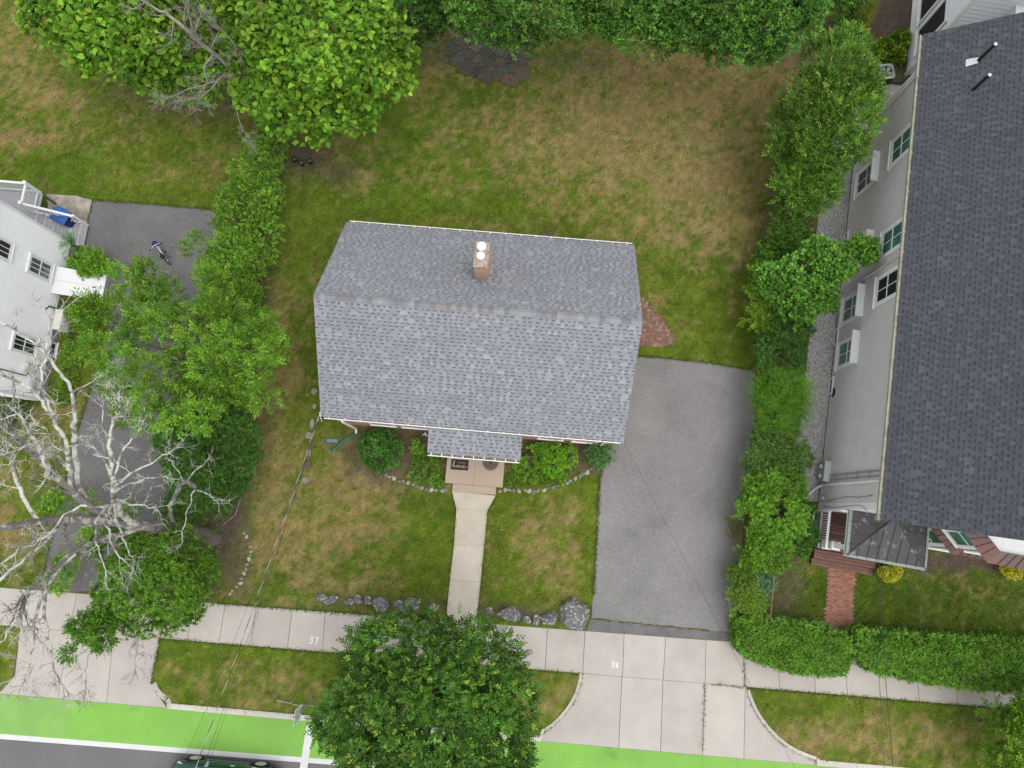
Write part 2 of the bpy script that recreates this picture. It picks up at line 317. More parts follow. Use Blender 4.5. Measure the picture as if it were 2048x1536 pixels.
def lawn_rgb(X, Y):
    px, py = to_px(X, Y)
    dry = 0.20 + np.zeros_like(X); soil = np.zeros_like(X)
    wx = px + 46 * (fbm(X * .7, Y * .7, 40, 4) - .5) * 2; wy = py + 46 * (fbm(X * .7 + 50, Y * .7, 44, 4) - .5) * 2
    for cx, cy, rx, ry, a in DRY: dry = dry + .84 * a * np.exp(-(((wx - cx) / rx) ** 2 + ((wy - cy) / ry) ** 2) * 0.9)
    wx = px + 18 * (fbm(X * 1.6, Y * 1.6, 60, 4) - .5) * 2; wy = py + 18 * (fbm(X * 1.6 + 50, Y * 1.6, 64, 4) - .5) * 2
    for cx, cy, rx, ry, a in SOIL: soil = np.maximum(soil, a * np.exp(-((((wx - cx) / rx) ** 2 + ((wy - cy) / ry) ** 2) ** 2) * 0.7))
    n1, n2, n3 = fbm(X * .9, Y * .9, 3, 4), fbm(X * 2.6, Y * 2.6, 9, 4), fbm(X * 8, Y * 8, 21, 3)
    d = np.clip(dry + 0.7 * (n1 - .5) + 1.1 * (n2 - .5) + 1.15 * (n3 - .5), 0, 1); d = d * d * (3 - 2 * d)
    h = fbm(X * .35 + 7, Y * .35, 71, 3)[..., None]; h2 = fbm(X * 1.5 + 7, Y * 1.5, 75, 3)[..., None]
    green = np.array([.066, .120, .011]) * (1 - h) + np.array([.104, .132, .014]) * h
    green = green * (0.72 + .6 * h2)
    tan = np.array([.232, .186, .075]) * (1 - h2) + np.array([.212, .152, .062]) * h2
    deep_green = np.exp(-(((px - 1850) / 330) ** 4 + ((py - 1210) / 62) ** 4))[..., None]; green = green * (1 - deep_green * np.array([.42, .34, .30]))  # deeper green in a wide soft-edged band in front of the grey house
    d = d[..., None]; c = (green * (1 - d) + tan * d) * (0.62 + .76 * fbm(X * 5.5 + 3, Y * 5.5, 131, 3))[..., None]
    so = np.clip(soil + .5 * (n3 - .5) * (soil > .05), 0, 1)[..., None]
    sc = np.array([.090, .066, .052]) * (0.6 + .9 * n3[..., None])
    return np.clip(c * (1 - so) + sc * so, 0.004, 1), d[..., 0], so[..., 0]
def lift(X, Y): return 0.02 * (fbm(X * 1.2, Y * 1.2, 81, 3) - .5)
# main lawn sheet
nx, ny = 430, 236
xs = np.linspace(-32, 32, nx); tt = np.linspace(0, 1, ny)
X = np.repeat(xs[None, :], ny, 0); Y = RY(X) + tt[:, None] * (30.5 - RY(X))
Z = lift(X, Y) * np.clip(tt[:, None] * 40, 0, 1) - 0.004
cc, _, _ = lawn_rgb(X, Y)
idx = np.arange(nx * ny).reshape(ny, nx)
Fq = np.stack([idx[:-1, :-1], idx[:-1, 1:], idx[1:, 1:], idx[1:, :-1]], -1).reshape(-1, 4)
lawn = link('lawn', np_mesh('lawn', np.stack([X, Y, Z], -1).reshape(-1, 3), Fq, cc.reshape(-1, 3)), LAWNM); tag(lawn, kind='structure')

# verges between pavement and street: convex outlines clipped out of a fine grid
def clip(poly, clipper):
    for i in range(len(clipper)):
        a, b = clipper[i], clipper[(i + 1) % len(clipper)]; out = []
        side = lambda p: (b[0] - a[0]) * (p[1] - a[1]) - (b[1] - a[1]) * (p[0] - a[0])
        for j in range(len(poly)):
            p, q = poly[j], poly[(j + 1) % len(poly)]; sp, sq = side(p), side(q)
            if sp >= 0: out.append(p)
            if (sp >= 0) != (sq >= 0):
                t = sp / (sp - sq); out.append((p[0] + t * (q[0] - p[0]), p[1] + t * (q[1] - p[1])))
        poly = out
        if len(poly) < 3: return []
    return poly
def ccw(p):
    a = sum(p[i][0] * p[(i + 1) % len(p)][1] - p[(i + 1) % len(p)][0] * p[i][1] for i in range(len(p)))
    return p if a > 0 else p[::-1]
VERGES = []
def verge(poly):
    poly = ccw(poly); VERGES.append(poly); cs = 0.16
    x0, x1 = min(p[0] for p in poly), max(p[0] for p in poly); y0, y1 = min(p[1] for p in poly), max(p[1] for p in poly)
    vs, fs, key = [], [], {}
    for i in range(int((x1 - x0) / cs) + 1):
        for j in range(int((y1 - y0) / cs) + 1):
            a, b = x0 + i * cs, y0 + j * cs
            q = clip([(a, b), (a + cs, b), (a + cs, b + cs), (a, b + cs)], poly)
            if len(q) < 3: continue
            f = []
            for p in q:
                k = (round(p[0], 4), round(p[1], 4))
                if k not in key: key[k] = len(vs); vs.append(k)
                if key[k] not in f: f.append(key[k])
            if len(f) > 2: fs.append(f)
    A = np.array(vs); zz = lift(A[:, 0], A[:, 1]) * 0.6 + 0.006
    me = bpy.data.meshes.new('verge'); me.from_pydata([(p[0], p[1], z) for p, z in zip(vs, zz)], [], fs)
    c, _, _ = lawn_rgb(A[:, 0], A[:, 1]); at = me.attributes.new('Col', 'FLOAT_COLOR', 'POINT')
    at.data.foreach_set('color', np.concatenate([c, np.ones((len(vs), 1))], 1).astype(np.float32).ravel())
    # soil skirt below the turf
    s = MB(); s.prism(poly, -0.2, -0.006); s.build('verge_soil', SOILM, tag(link('verge', me, LAWNM), kind='structure'))
K1 = [(P(x, y).x, P(x, y).y) for x, y in ((1165, 1345), (1159, 1375), (1146, 1405), (1128, 1430), (1106, 1452), (1082, 1467))]
K2 = [(P(x, y).x, P(x, y).y) for x, y in ((1493, 1380), (1503, 1408), (1518, 1436), (1540, 1464), (1566, 1488), (1595, 1506), (1632, 1520))]
K0 = [(P(x, y).x, P(x, y).y) for x, y in ((320, 1278), (305, 1350), (303, 1368), (312, 1388), (330, 1402))]
xa, xb = K0[-1][0], K1[-1][0]; xc = K2[-1][0]; kw = 0.21
e = 0.006
verge([(K0[0][0], FY(K0[0][0]) - e)] + K0[1:-1] + [(xa, KY(xa) + kw), (xb, KY(xb) + kw)] + K1[::-1][1:-1] + [(K1[0][0], FY(K1[0][0]) - e)])
verge([(K2[0][0], FY(K2[0][0]) - e)] + K2[1:-1] + [(xc, KY(xc) + kw), (40, KY(40) + kw), (40, FY(40) - e)])
xl = P(41, 1257).x
verge([(-40, FY(-40) - e), (xl - .02, FY(xl) - e), (P(27, 1352).x, P(27, 1352).y), (P(4, 1378).x, P(4, 1378).y), (-24, KY(-24) + .1), (-40, KY(-40) + .1)])

# ---- road
def sheet(name, m, x0, x1, fa, fb, z, kind='structure', n=40, parent=None):
    s = MB(); q = [x0 + (x1 - x0) * i / n for i in range(n + 1)]
    s.add([(x, fa(x), z) for x in q] + [(x, fb(x), z) for x in q], [(n + 1 + i, n + 2 + i, i + 1, i) for i in range(n)])
    o = s.build(name, m, parent); return tag(o, kind=kind) if not parent else o
road = sheet('road', ROADA, -80, 80, lambda x: KY(x) + .02, lambda x: KY(x) - 11, ZR)
lane = sheet('bike_lane', GREENP, -80, 80, lambda x: KY(x) - .03, lambda x: LY(x) - .05, ZR + .004)
xo = P(138, 1420, ZR).x
sheet('faded_bike_lane', mat('faded_green_paint', (0.185, 0.35, 0.085), 0.8, var=0.08, vscale=30, var2=0.12, v2scale=0.8), -80, xo, lambda x: KY(x) - .04, lambda x: LY(x) - .02, ZR + .0065)
sheet('lane_line', LINEP, -80, 80, lambda x: LY(x), lambda x: LY(x) - .19, ZR + .008)
b0, b1 = P(621, 1448, ZR), P(611, 1512, ZR); s = MB(); dd = (b1 - b0).normalized(); nn = Vector((-dd.y, dd.x, 0)) * .15; b1 = b0 + dd * 2.3
s.add([b0 - nn + Vector((0, 0, .012)), b1 - nn + Vector((0, 0, .012)), b1 + nn + Vector((0, 0, .012)), b0 + nn + Vector((0, 0, .012))], [(0, 1, 2, 3)])
tag(s.build('lane_crossbar', LINEP), kind='structure')

# ---- pavement: one slab at a time
JR = [(-260, 1150), (-160, 1159), (-50, 1168), (52, 1176), (155, 1183), (250, 1190), (328, 1196), (385, 1200), (451, 1205), (512, 1209), (585, 1213), (651, 1219), (724, 1224), (803, 1230), (878, 1236), (950, 1241), (1023, 1246),
      (1095, 1252), (1170, 1258), (1248, 1264), (1331, 1272), (1412, 1281), (1486, 1287), (1554, 1292), (1625, 1299), (1688, 1305), (1754, 1311), (1830, 1318), (1906, 1325), (1980, 1332), (2056, 1339), (2134, 1346), (2212, 1353)]
JF = [(-285, 1228), (-178, 1237), (-64, 1246), (41, 1256), (138, 1263), (228, 1270), (321, 1276), (376, 1280), (438, 1284), (502, 1288), (575, 1293), (645, 1298), (717, 1303), (797, 1309), (872, 1315), (945, 1321), (1018, 1328),
      (1090, 1334), (1165, 1341), (1245, 1350), (1326, 1358), (1410, 1367), (1490, 1373), (1559, 1379), (1631, 1386), (1695, 1393), (1761, 1401), (1839, 1408), (1916, 1416), (1992, 1422), (2068, 1430), (2146, 1437), (2225, 1445)]
sidewalk = tag(bpy.data.objects.new('pavement', None), kind='structure'); C.objects.link(sidewalk)
xr = [P(*p).x for p in JR]; xf = [P(*p).x for p in JF]; gp = 0.009
for i in range(len(xr) - 1):
    s = MB(); dz = random.uniform(-.004, .004)
    s.prism([(xr[i] + gp, RY(xr[i]) - .004), (xr[i + 1] - gp, RY(xr[i + 1]) - .004), (xf[i + 1] - gp, FY(xf[i + 1])), (xf[i] + gp, FY(xf[i]))], -.10, .018 + dz)
    s.build('paving_slab', CONC, sidewalk)
# sloping aprons across the verge
def apron(name, outline, joints):
    """outline: convex CCW plan polygon; joints: plan x of cut lines at top and bottom"""
    a = tag(bpy.data.objects.new(name, None), kind='structure'); C.objects.link(a)
    outline = ccw(outline)
    def zt(p):
        t = (FY(p[0]) - p[1]) / (FY(p[0]) - KY(p[0])); return .014 - .122 * max(0, min(1, t)) 
    for (t0, u0), (t1, u1) in zip(joints[:-1], joints[1:]):
        q = clip(outline, [(t0 + gp, FY(t0) + .1), (u0 + gp, KY(u0) - .3), (u1 - gp, KY(u1) - .3), (t1 - gp, FY(t1) + .1)])
        if len(q) < 3: continue
        s = MB(); s.prism(q, -.22, [zt(p) for p in q]); s.build('apron_slab', CONC, a)
    return a
px = lambda x, y: (P(x, y).x, P(x, y).y)
kx0, kx1 = P(1075, 1478).x, P(1650, 1532).x
apron('driveway_apron', [(K1[0][0], FY(K1[0][0]) - .012)] + [(p[0] + .01, p[1]) for p in K1[1:]] + [(kx0, KY(kx0) - .02), (kx1, KY(kx1) - .02)] + [(p[0] - .01, p[1]) for p in K2[::-1][:-1]] + [(K2[0][0], FY(K2[0][0]) - .012)],
      [(px(1163, 1342)[0] - 4, px(1160, 1480)[0] - 4), (px(1244, 1350)[0], px(1237, 1487)[0]), (px(1326, 1358)[0], px(1321, 1496)[0]), (px(1410, 1367)[0], px(1405, 1503)[0]), (px(1491, 1376)[0], px(1488, 1511)[0]), (px(1491, 1376)[0] + 4, px(1488, 1511)[0] + 4)])
apron('neighbour_apron', [(xl, FY(xl) - .012), px(27, 1352), px(4, 1378), (P(-8, 1390).x, KY(P(-8, 1390).x) - .02), (xa + .05, KY(xa) - .02)] + K0[::-1][1:-1] + [(K0[0][0], FY(K0[0][0]) - .012)],
      [(xl - 3, xl - 3.2), (px(138, 1263)[0], px(112, 1392)[0]), (px(227, 1271)[0], px(210, 1402)[0]), (px(321, 1276)[0] + 2, px(321, 1276)[0] + 2)])
# kerbs
kerb = tag(bpy.data.objects.new('kerb', None), kind='structure'); C.objects.link(kerb)
def kerb_run(line, w, z1, seg, m):
    L = [0]
    for a, b in zip(line[:-1], line[1:]): L.append(L[-1] + math.dist(a, b))
    at = lambda d: next(((line[i][0] + (line[i + 1][0] - line[i][0]) * (d - L[i]) / max(1e-6, L[i + 1] - L[i]), line[i][1] + (line[i + 1][1] - line[i][1]) * (d - L[i]) / max(1e-6, L[i + 1] - L[i])) for i in range(len(line) - 1) if d <= L[i + 1] + 1e-6), line[-1])
    d = 0
    while d < L[-1] - .05:
        e2 = min(d + seg * random.uniform(.85, 1.15), L[-1]); k = 3
        q = [at(d + .008 + (e2 - d - .016) * i / k) for i in range(k + 1)]; lf, rt = [], []
        for i in range(k + 1):
            t = Vector((q[min(i + 1, k)][0] - q[max(i - 1, 0)][0], q[min(i + 1, k)][1] - q[max(i - 1, 0)][1])).normalized(); nn = Vector((-t.y, t.x))
            lf.append((q[i][0] + nn.x * w, q[i][1] + nn.y * w)); rt.append(q[i])
        s = MB(); s.prism(rt + lf[::-1], -.22, [z1 + random.uniform(-.008, .008) for _ in range(2 * k + 2)]); s.build('kerb_stone', m, kerb); d = e2
line = lambda x0, x1: [(x0 + (x1 - x0) * i / 20, KY(x0 + (x1 - x0) * i / 20)) for i in range(21)]
kerb_run(line(xa + .1, xb), kw, .03, 1.6, GRANITE); kerb_run(line(xc, 60), kw, .03, 1.8, GRANITE)
kerb_run(smooth_line([(K1[-1][0], KY(K1[-1][0]) + .05)] + K1[::-1], 4), .11, .035, 1.3, GRANITE)
kerb_run(smooth_line(K2 + [(xc, KY(xc) + .06)], 4), .12, .035, 1.3, GRANITE)
kerb_run(line(-60, P(-8, 1390).x), kw, .03, 1.8, GRANITE)
kerb_run(smooth_line([K0[2], K0[3], K0[4], (xa + .12, KY(xa) + .0)], 4), .2, .02, .9, CONC)

# ---- drives and paths
DRIVE = [(1262, 712), (1330, 717), (1420, 727), (1510, 741), (1512, 800), (1500, 900), (1492, 1000), (1482, 1100), (1477, 1180), (1477, 1266), (1183, 1236), (1187, 1190), (1192, 1100), (1200, 960), (1212, 905), (1230, 860), (1255, 800)]
def rough_poly(pts, z, amp=.04, seed=1):
    q = pxpoly(pts, z); out = []; r = random.Random(seed)
    for i in range(len(q)):
        a, b = q[i], q[(i + 1) % len(q)]; n = max(1, int(math.dist(a, b) / .35))
        for j in range(n):
            t = j / n; k = 0 if j == 0 else amp
            out.append((a[0] + (b[0] - a[0]) * t + r.uniform(-k, k), a[1] + (b[1] - a[1]) * t + r.uniform(-k, k)))
    return out
s = MB(); s.prism(rough_poly(DRIVE, 0), -.1, .016); tag(s.build('driveway', ASPH), kind='structure')
STRIP = [(1181, 1238), (1478, 1267.5), (1487, 1286), (1172, 1256)]
q = pxpoly(STRIP); q[2] = (q[2][0], RY(q[2][0]) + .006); q[3] = (q[3][0], RY(q[3][0]) + .006)
s = MB(); s.prism(q, -.1, .012); tag(s.build('driveway_threshold', ASPH3), kind='structure')
LDRIVE = [(186, 401), (300, 408), (438, 421), (440, 500), (432, 600), (415, 720), (392, 850), (345, 970), (310, 1060), (285, 1130), (262, 1189), (82, 1177), (98, 1100), (122, 1000), (150, 880), (175, 800), (205, 700), (222, 620), (218, 570), (180, 520), (170, 470)]
s = MB(); s.prism([p for p in rough_poly(LDRIVE, 0, seed=2) if p[1] > RY(p[0]) + .004], -.1, .014); tag(s.build('neighbour_driveway', ASPH2), kind='structure')
PAD = [(92, 388), (150, 391), (184, 400), (170, 466), (150, 470), (100, 440)]
s = MB(); s.prism(rough_poly(PAD, 0, .02, 3), -.1, .011); tag(s.build('concrete_pad', OLDCONC), kind='structure')
# front walk slabs
walk = tag(bpy.data.objects.new('front_walk', None), kind='structure'); C.objects.link(walk)
W = [((904, 981), (991, 991)), ((913, 1018), (975, 1021)), ((908, 1090), (968, 1093)), ((900, 1160), (961, 1163)), ((892, 1241), (953, 1246))]
for (a, b), (c, d) in zip(W[:-1], W[1:]):
    q = pxpoly([a, b, d, c]); q = [(x, max(y, RY(x) + .012)) for x, y in q]
    q[0] = (q[0][0], q[0][1] - .006); q[1] = (q[1][0], q[1][1] - .006)
    s = MB(); s.prism(q, -.1, .03 + random.uniform(-.003, .003)); s.build('walk_slab', WALKC, walk)
# flagstone patio at the back
patio = tag(bpy.data.objects.new('flagstone_patio', None), kind='structure'); C.objects.link(patio)
PAT = [(925, 35), (985, 30), (1040, 50), (1050, 80), (1052, 115), (1046, 140), (1040, 160), (1005, 152), (960, 147), (940, 146), (915, 120), (905, 105), (920, 85), (915, 60)]
s = MB(); s.prism(pxpoly(PAT), -.1, .006); s.build('patio_bed', mat('patio_joint', (0.15, 0.125, 0.085), 1, c2=(0.06, 0.07, 0.03), mscale=6, var=.3), patio)
pp = pxpoly(PAT); ppn = ccw(pp)
ctr = []
r5 = random.Random(5)
for _ in range(4000):
    p = (r5.uniform(min(a[0] for a in pp), max(a[0] for a in pp)), r5.uniform(min(a[1] for a in pp), max(a[1] for a in pp)))
    if inpoly(np.array([p[0]]), np.array([p[1]]), pp)[0] and all(math.dist(p, c) > .40 for c in ctr): ctr.append(p)
for i, c in enumerate(ctr):
    cell = [(c[0] + .5 * math.cos(a), c[1] + .5 * math.sin(a)) for a in [2 * math.pi * k / 10 for k in range(10)]]
    for o in ctr:
        if o is c or math.dist(o, c) > 1.1: continue
        m = ((o[0] + c[0]) / 2, (o[1] + c[1]) / 2); d = Vector((o[0] - c[0], o[1] - c[1])).normalized(); m = (m[0] - d.x * r5.uniform(.02, .06), m[1] - d.y * r5.uniform(.02, .06)); t = (-d.y, d.x)
        far = [(m[0] - t[0] * 9, m[1] - t[1] * 9), (m[0] + t[0] * 9, m[1] + t[1] * 9)]
        big = [far[0], far[1], (far[1][0] - d.x * 9, far[1][1] - d.y * 9), (far[0][0] - d.x * 9, far[0][1] - d.y * 9)]
        cell = clip(cell, ccw(big))
        if len(cell) < 3: break
    if len(cell) < 3: continue
    s = MB(); s.prism([(x + r5.uniform(-.015, .015), y + r5.uniform(-.015, .015)) for x, y in cell], -.05, .03 + r5.uniform(-.008, .012))
    pxc = to_px(*c)
    s.build('flagstone', FLAGR if (math.dist(pxc, (1030, 152)) < 14 or math.dist(pxc, (925, 60)) < 13) else FLAG, patio)
# brick paths: one mesh, one object a brick
bk = MB(); bk.box((-.078, -.037, -.06), (.078, .037, 0)); BRK = bk.mesh('brick'); BRK.materials.append(BRICKP)
BRK2 = BRK.copy(); BRK2.materials.clear(); BRK2.materials.append(BRICKO)
def brick_field(name, me, poly, ang, z, basket):
    o = tag(bpy.data.objects.new(name, None), kind='structure'); C.objects.link(o)
    s = MB(); s.prism(ccw(poly), -.1, z - .014); s.build('sand_bed', SOILM, o)
    cx, cy = sum(p[0] for p in poly) / len(poly), sum(p[1] for p in poly) / len(poly); ca, sa = math.cos(ang), math.sin(ang)
    n = 0
    for i in range(-40, 41):
        for j in range(-40, 41):
            if basket:
                a, b = i // 1, j // 1; k = (a + b) % 2
                items = [((a + .5) * .165, b * .165 + .041, 0), ((a + .5) * .165, b * .165 + .124, 0)] if k else [(a * .165 + .041, (b + .5) * .165, 1), (a * .165 + .124, (b + .5) * .165, 1)]
            else: items = [(i * .163 + (j % 2) * .08, j * .081, 0)]
            for u, v, r in items:
                x, y = cx + u * ca - v * sa, cy + u * sa + v * ca
                if inpoly(np.array([x]), np.array([y]), poly)[0]:
                    link('brick', me, None, o, (x, y, z + random.uniform(-.004, .004)), (random.uniform(-.02, .02), random.uniform(-.02, .02), ang + (math.pi / 2 if r else 0) + random.uniform(-.03, .03))); n += 1
    return o
brick_field('brick_path', BRK, pxpoly([(1657, 1125), (1711, 1130), (1704, 1262), (1649, 1255)]), math.radians(-6), .02, False)
brick_field('brick_patio', BRK2, pxpoly([(1262, 590), (1282, 594), (1300, 612), (1325, 638), (1338, 660), (1351, 675), (1345, 690), (1310, 694), (1262, 690)]), math.radians(-4.8), .02, True)
# ================================================================== HOUSES
PAL_MAIN = ([(.238, .245, .266), (.225, .232, .252), (.262, .269, .290), (.212, .219, .238)], (.112, .116, .128), (.230, .237, .257))
PAL_SIDE = ([(.072, .079, .089), (.067, .073, .083), (.080, .087, .097), (.062, .068, .078)], (.044, .048, .055), (.067, .073, .083))
def shingles(parent, O, ex, es, length, slope, seed, pal, exp=.143):
    """laminated shingles: overlapping courses with raised tabs; O lower left corner, ex along the eave, es up the slope"""
    r = random.Random(seed); O, ex, es = Vector(O), Vector(ex).normalized(), Vector(es).normalized(); en = ex.cross(es)
    V, Fq, Cl = [], [], []
    def quad(pts, c):
        n = len(V); V.extend([tuple(O + ex * a + es * b + en * h) for a, b, h in pts]); Fq.append((n, n + 1, n + 2, n + 3)); Cl.extend([c] * 4)
    tabs, dark, mid = pal; k = int(slope / exp) + 1
    for i in range(k):
        s0 = i * exp; s1 = min(s0 + exp + .01, slope)
        if s1 <= s0 + .02: continue
        sm = min(s0 + exp * .60, s1)
        x = 0
        while x < length:
            w = min(r.uniform(.9, 1.05), length - x); f = r.uniform(.94, 1.06)
            mc = tuple(v * f for v in mid); dc = tuple(v * f for v in dark)
            quad([(x, s0, .012), (x + w, s0, .012), (x + w, sm, .0095), (x, sm, .0095)], mc)
            quad([(x, sm, .0095), (x + w, sm, .0095), (x + w, s1, .006), (x, s1, .006)], dc)
            quad([(x, s0, 0), (x + w, s0, 0), (x + w, s0, .012), (x, s0, .012)], dc)
            x += w
        x = r.uniform(-.1, .05); ft = r.uniform(.95, 1.05)
        while x < length:
            w = r.choice((.09, .11, .13, .16, .26)) * r.uniform(.9, 1.1); a, b = max(0, x), min(length, x + w)
            if b - a > .03:
                c = r.choice(tabs); f = r.uniform(.92, 1.08) * ft; c = tuple(v * f for v in c); h = .021
                quad([(a, s0, h), (b, s0, h), (b, s1, h - .009), (a, s1, h - .009)], c)
                d = tuple(v * .8 for v in c)
                quad([(a, s0, 0), (b, s0, 0), (b, s0, h), (a, s0, h)], d)
                quad([(a, s1, .004), (a, s0, .01), (a, s0, h), (a, s1, h - .009)], d)
                quad([(b, s0, .01), (b, s1, .004), (b, s1, h - .009), (b, s0, h)], d)
            x += w + r.choice((.09, .12, .14)) * r.uniform(.85, 1.15)
    me = np_mesh('shingles', np.array(V), np.array(Fq), np.array(Cl)); o = link('shingles', me, SHING, parent); o['kind'] = 'stuff'; return o
def roof_slab(name, parent, quads, th=.06, m=SHDECK):
    s = MB()
    for q in quads:
        q = [Vector(p) for p in q]; n = (q[1] - q[0]).cross(q[3] - q[0]).normalized() * th
        s.add(list(q) + [p - n for p in q], [(0, 1, 2, 3), (7, 6, 5, 4), (0, 4, 5, 1), (1, 5, 6, 2), (2, 6, 7, 3), (3, 7, 4, 0)])
    return s.build(name, m, parent)
def gutter(parent, a, b, out, m=WHITE, strap=.62, w=.12, h=.11, litter=GUTD, straps=True):
    """open gutter along a->b; out = unit vector away from the wall"""
    a, b, out = Vector(a), Vector(b), Vector(out); d = (b - a).normalized(); L = (b - a).length; up = Vector((0, 0, 1))
    s = MB(); t = .014
    prof = [(0, 0), (w, 0), (w, h), (w - .03, h), (w - .03, h - .012), (w - t, h - .012), (w - t, t), (0, t)]
    vs = [p + out * x + up * (z - h) for p in (a, b) for x, z in prof]; n = len(prof)
    s.add(vs, [(i, (i + 1) % n, n + (i + 1) % n, n + i) for i in range(n)] + [tuple(range(n)), tuple(range(n, 2 * n))[::-1]])
    g = s.build('gutter', m, parent)
    s = MB(); q = [a + out * .004, b + out * .004, b + out * (w - .02), a + out * (w - .02)]; s.add([p + up * (-h * .35) for p in q], [(3, 2, 1, 0)]); s.build('leaf_litter', litter, g)
    if straps:
        k = int(L / strap)
        for i in range(k + 1):
            p = a + d * (L * (i + .3) / (k + .6)); s = MB()
            s.add([p - d * .018 + up * .012 - out * .03, p + d * .018 + up * .012 - out * .03, p + d * .018 + out * w + up * .008, p - d * .018 + out * w + up * .008], [(0, 1, 2, 3)])
            s.build('gutter_strap', m, g)
    return g
def siding(name, parent, m, M, length, z0, z1, exp=.11, top=None):
    """lapped boards on the plane y=0 of M (x along, y outward, z up); top(x0,x1,z) trims gables"""
    s = MB(M); z = z0
    while z < z1 - .01:
        zt = min(z + exp, z1); a, b = (0, length) if top is None else top(z)
        if b - a > .05: s.add([(a, .030, z), (b, .030, z), (b, .003, zt), (a, .003, zt), (a, 0, z), (b, 0, z)], [(0, 1, 2, 3), (4, 5, 1, 0)])
        z = zt
    o = s.build(name, m, parent); o['kind'] = 'stuff'; return o
def window(parent, M, w, h, cols, rows, glass, sash=2, trim=.09, hood=False, sill=True, vert=False):
    """frame child with panes under it; M puts x along the wall, y outward, z up, origin at the lower left of the glass"""
    M = M @ Matrix.Translation((0, .028, 0)); s = MB(M); t = trim
    s.box((-t, .0, -t), (0, .05, h + t)); s.box((w, 0, -t), (w + t, .05, h + t)); s.box((0, 0, h), (w, .05, h + t)); s.box((0, 0, -t), (w, .05, 0))
    if sill: s.box((-t - .04, .0, -t - .05), (w + t + .04, .09, -t - .003))
    if hood: s.box((-t - .06, 0, h + t + .003), (w + t + .06, .30, h + t + .07))
    else: s.box((-t - .03, 0, h + t + .003), (w + t + .03, .07, h + t + .04))
    bw = .028
    if sash == 2: s.box((0, .012, h / 2 - .02), (w, .04, h / 2 + .02))
    n = cols; 
    for i in range(1, cols): s.box((w * i / cols - bw / 2, .012, .0), (w * i / cols + bw / 2, .032, h))
    rr = rows * sash
    for j in range(1, rr):
        if sash == 2 and j == rows: continue
        s.box((0, .012, h * j / rr - bw / 2), (w, .031, h * j / rr + bw / 2))
    f = s.build('window', WHITE, parent)
    for i in range(cols):
        for j in range(rr):
            p = MB(M); p.box((w * i / cols + .004, .006, h * j / rr + .004), (w * (i + 1) / cols - .004, .018, h * (j + 1) / rr - .004)); p.build('pane', glass, f)
    return f
def pipe(name, parent, pts, r, m, n=8): 
    s = MB(); s.tube(pts, r, n); return s.build(name, m, parent, smooth=False)

# ---------------------------------------------------------------- the brick house
HA = math.radians(-4.8)
house = thing('brick_house', 'low brick house with light grey shingle gable roof and brick chimney, centre of the lot', 'house', (-1.21, 6.885, 0), HA)
hw, hd, ze, zr = 5.785, 3.91, 3.0, 5.9; wx, wy = 5.58, 3.88
slope = math.hypot(hd, zr - ze)
s = MB(); s.box((-wx, -wy, -.1), (wx, -wy + .2, 2.82)); s.box((-wx, wy - .2, -.1), (wx, wy, 2.82)); s.box((-wx, -wy + .2, -.1), (-wx + .2, wy - .2, 2.82)); s.box((wx - .2, -wy + .2, -.1), (wx, wy - .2, 2.82))
s.build('brick_wall', BRICKW, house)
zg = lambda y: zr - .13 - abs(y) * (zr - ze) / hd
for sx in (-1, 1):
    s = MB(); a = sx * wx; b = a - sx * .15
    tri = [(-wy, 2.823), (wy, 2.823), (0, zg(0))]
    s.add([(a, y, z) for y, z in tri] + [(b, y, z) for y, z in tri], [(0, 1, 2), (5, 4, 3), (0, 3, 4, 1), (1, 4, 5, 2), (2, 5, 3, 0)]); s.build('gable_wall', SIDEW, house)
roof = roof_slab('roof', house, [[(-hw, -hd, ze), (hw, -hd, ze), (hw, 0, zr), (-hw, 0, zr)], [(hw, hd, ze), (-hw, hd, ze), (-hw, 0, zr), (hw, 0, zr)]], .08)
shingles(roof, (-hw - .02, -hd - .03, ze - .022), (1, 0, 0), (0, hd, zr - ze), 2 * hw + .04, slope + .03, 1, PAL_MAIN)
shingles(roof, (hw + .02, hd + .03, ze - .022), (-1, 0, 0), (0, -hd, zr - ze), 2 * hw + .04, slope + .03, 2, PAL_MAIN)
s = MB(); kk = .72
for sg in (-1, 1): s.add([(-.105, 0, .032), (.1, 0, .038), (.1, sg * .125, .038 - .125 * kk), (-.105, sg * .125, .032 - .125 * kk), (.1, 0, .01), (.1, sg * .125, .012 - .125 * kk)], [(0, 1, 2, 3) if sg < 0 else (3, 2, 1, 0), (1, 4, 5, 2)])
CAPME = s.mesh('ridge_cap'); CAPME.materials.append(CAPM); n = 62
for i in range(n): link('ridge_cap', CAPME, None, roof, (-hw + .1 + i * (2 * hw - .2) / (n - 1), 0, zr + .002), (0, 0, 0))
for sx in (-1, 1):
    for sy in (-1, 1):
        s = MB(); p = [(sx * (hw - .0), sy * hd, ze - .085), (sx * (hw - .0), 0, zr - .085), (sx * (hw - .0), 0, zr - .27), (sx * (hw - .0), sy * hd, ze - .27)]
        q = [(sx * (hw - .04), y, z) for _, y, z in p]; s.add(p + q, [(0, 1, 2, 3), (7, 6, 5, 4), (0, 4, 5, 1), (3, 2, 6, 7), (0, 3, 7, 4), (1, 5, 6, 2)]); s.build('rake_board', WHITE, house)
s = MB(); s.box((-hw + .2, -hd + .003, ze - .20), (hw - .2, -wy - .003, ze - .09)); s.build('fascia_board', WHITE, house)
s = MB(); s.box((-hw + .2, wy + .003, ze - .20), (hw - .2, hd - .003, ze - .09)); s.build('fascia_board', WHITE, house)
gutter(house, (-hw + .1, -hd - .005, ze - .03), (hw - .08, -hd - .005, ze - .03), (0, -1, 0), w=.10)
gutter(house, (hw - .08, hd + .005, ze - .03), (-hw + .1, hd + .005, ze - .03), (0, 1, 0))
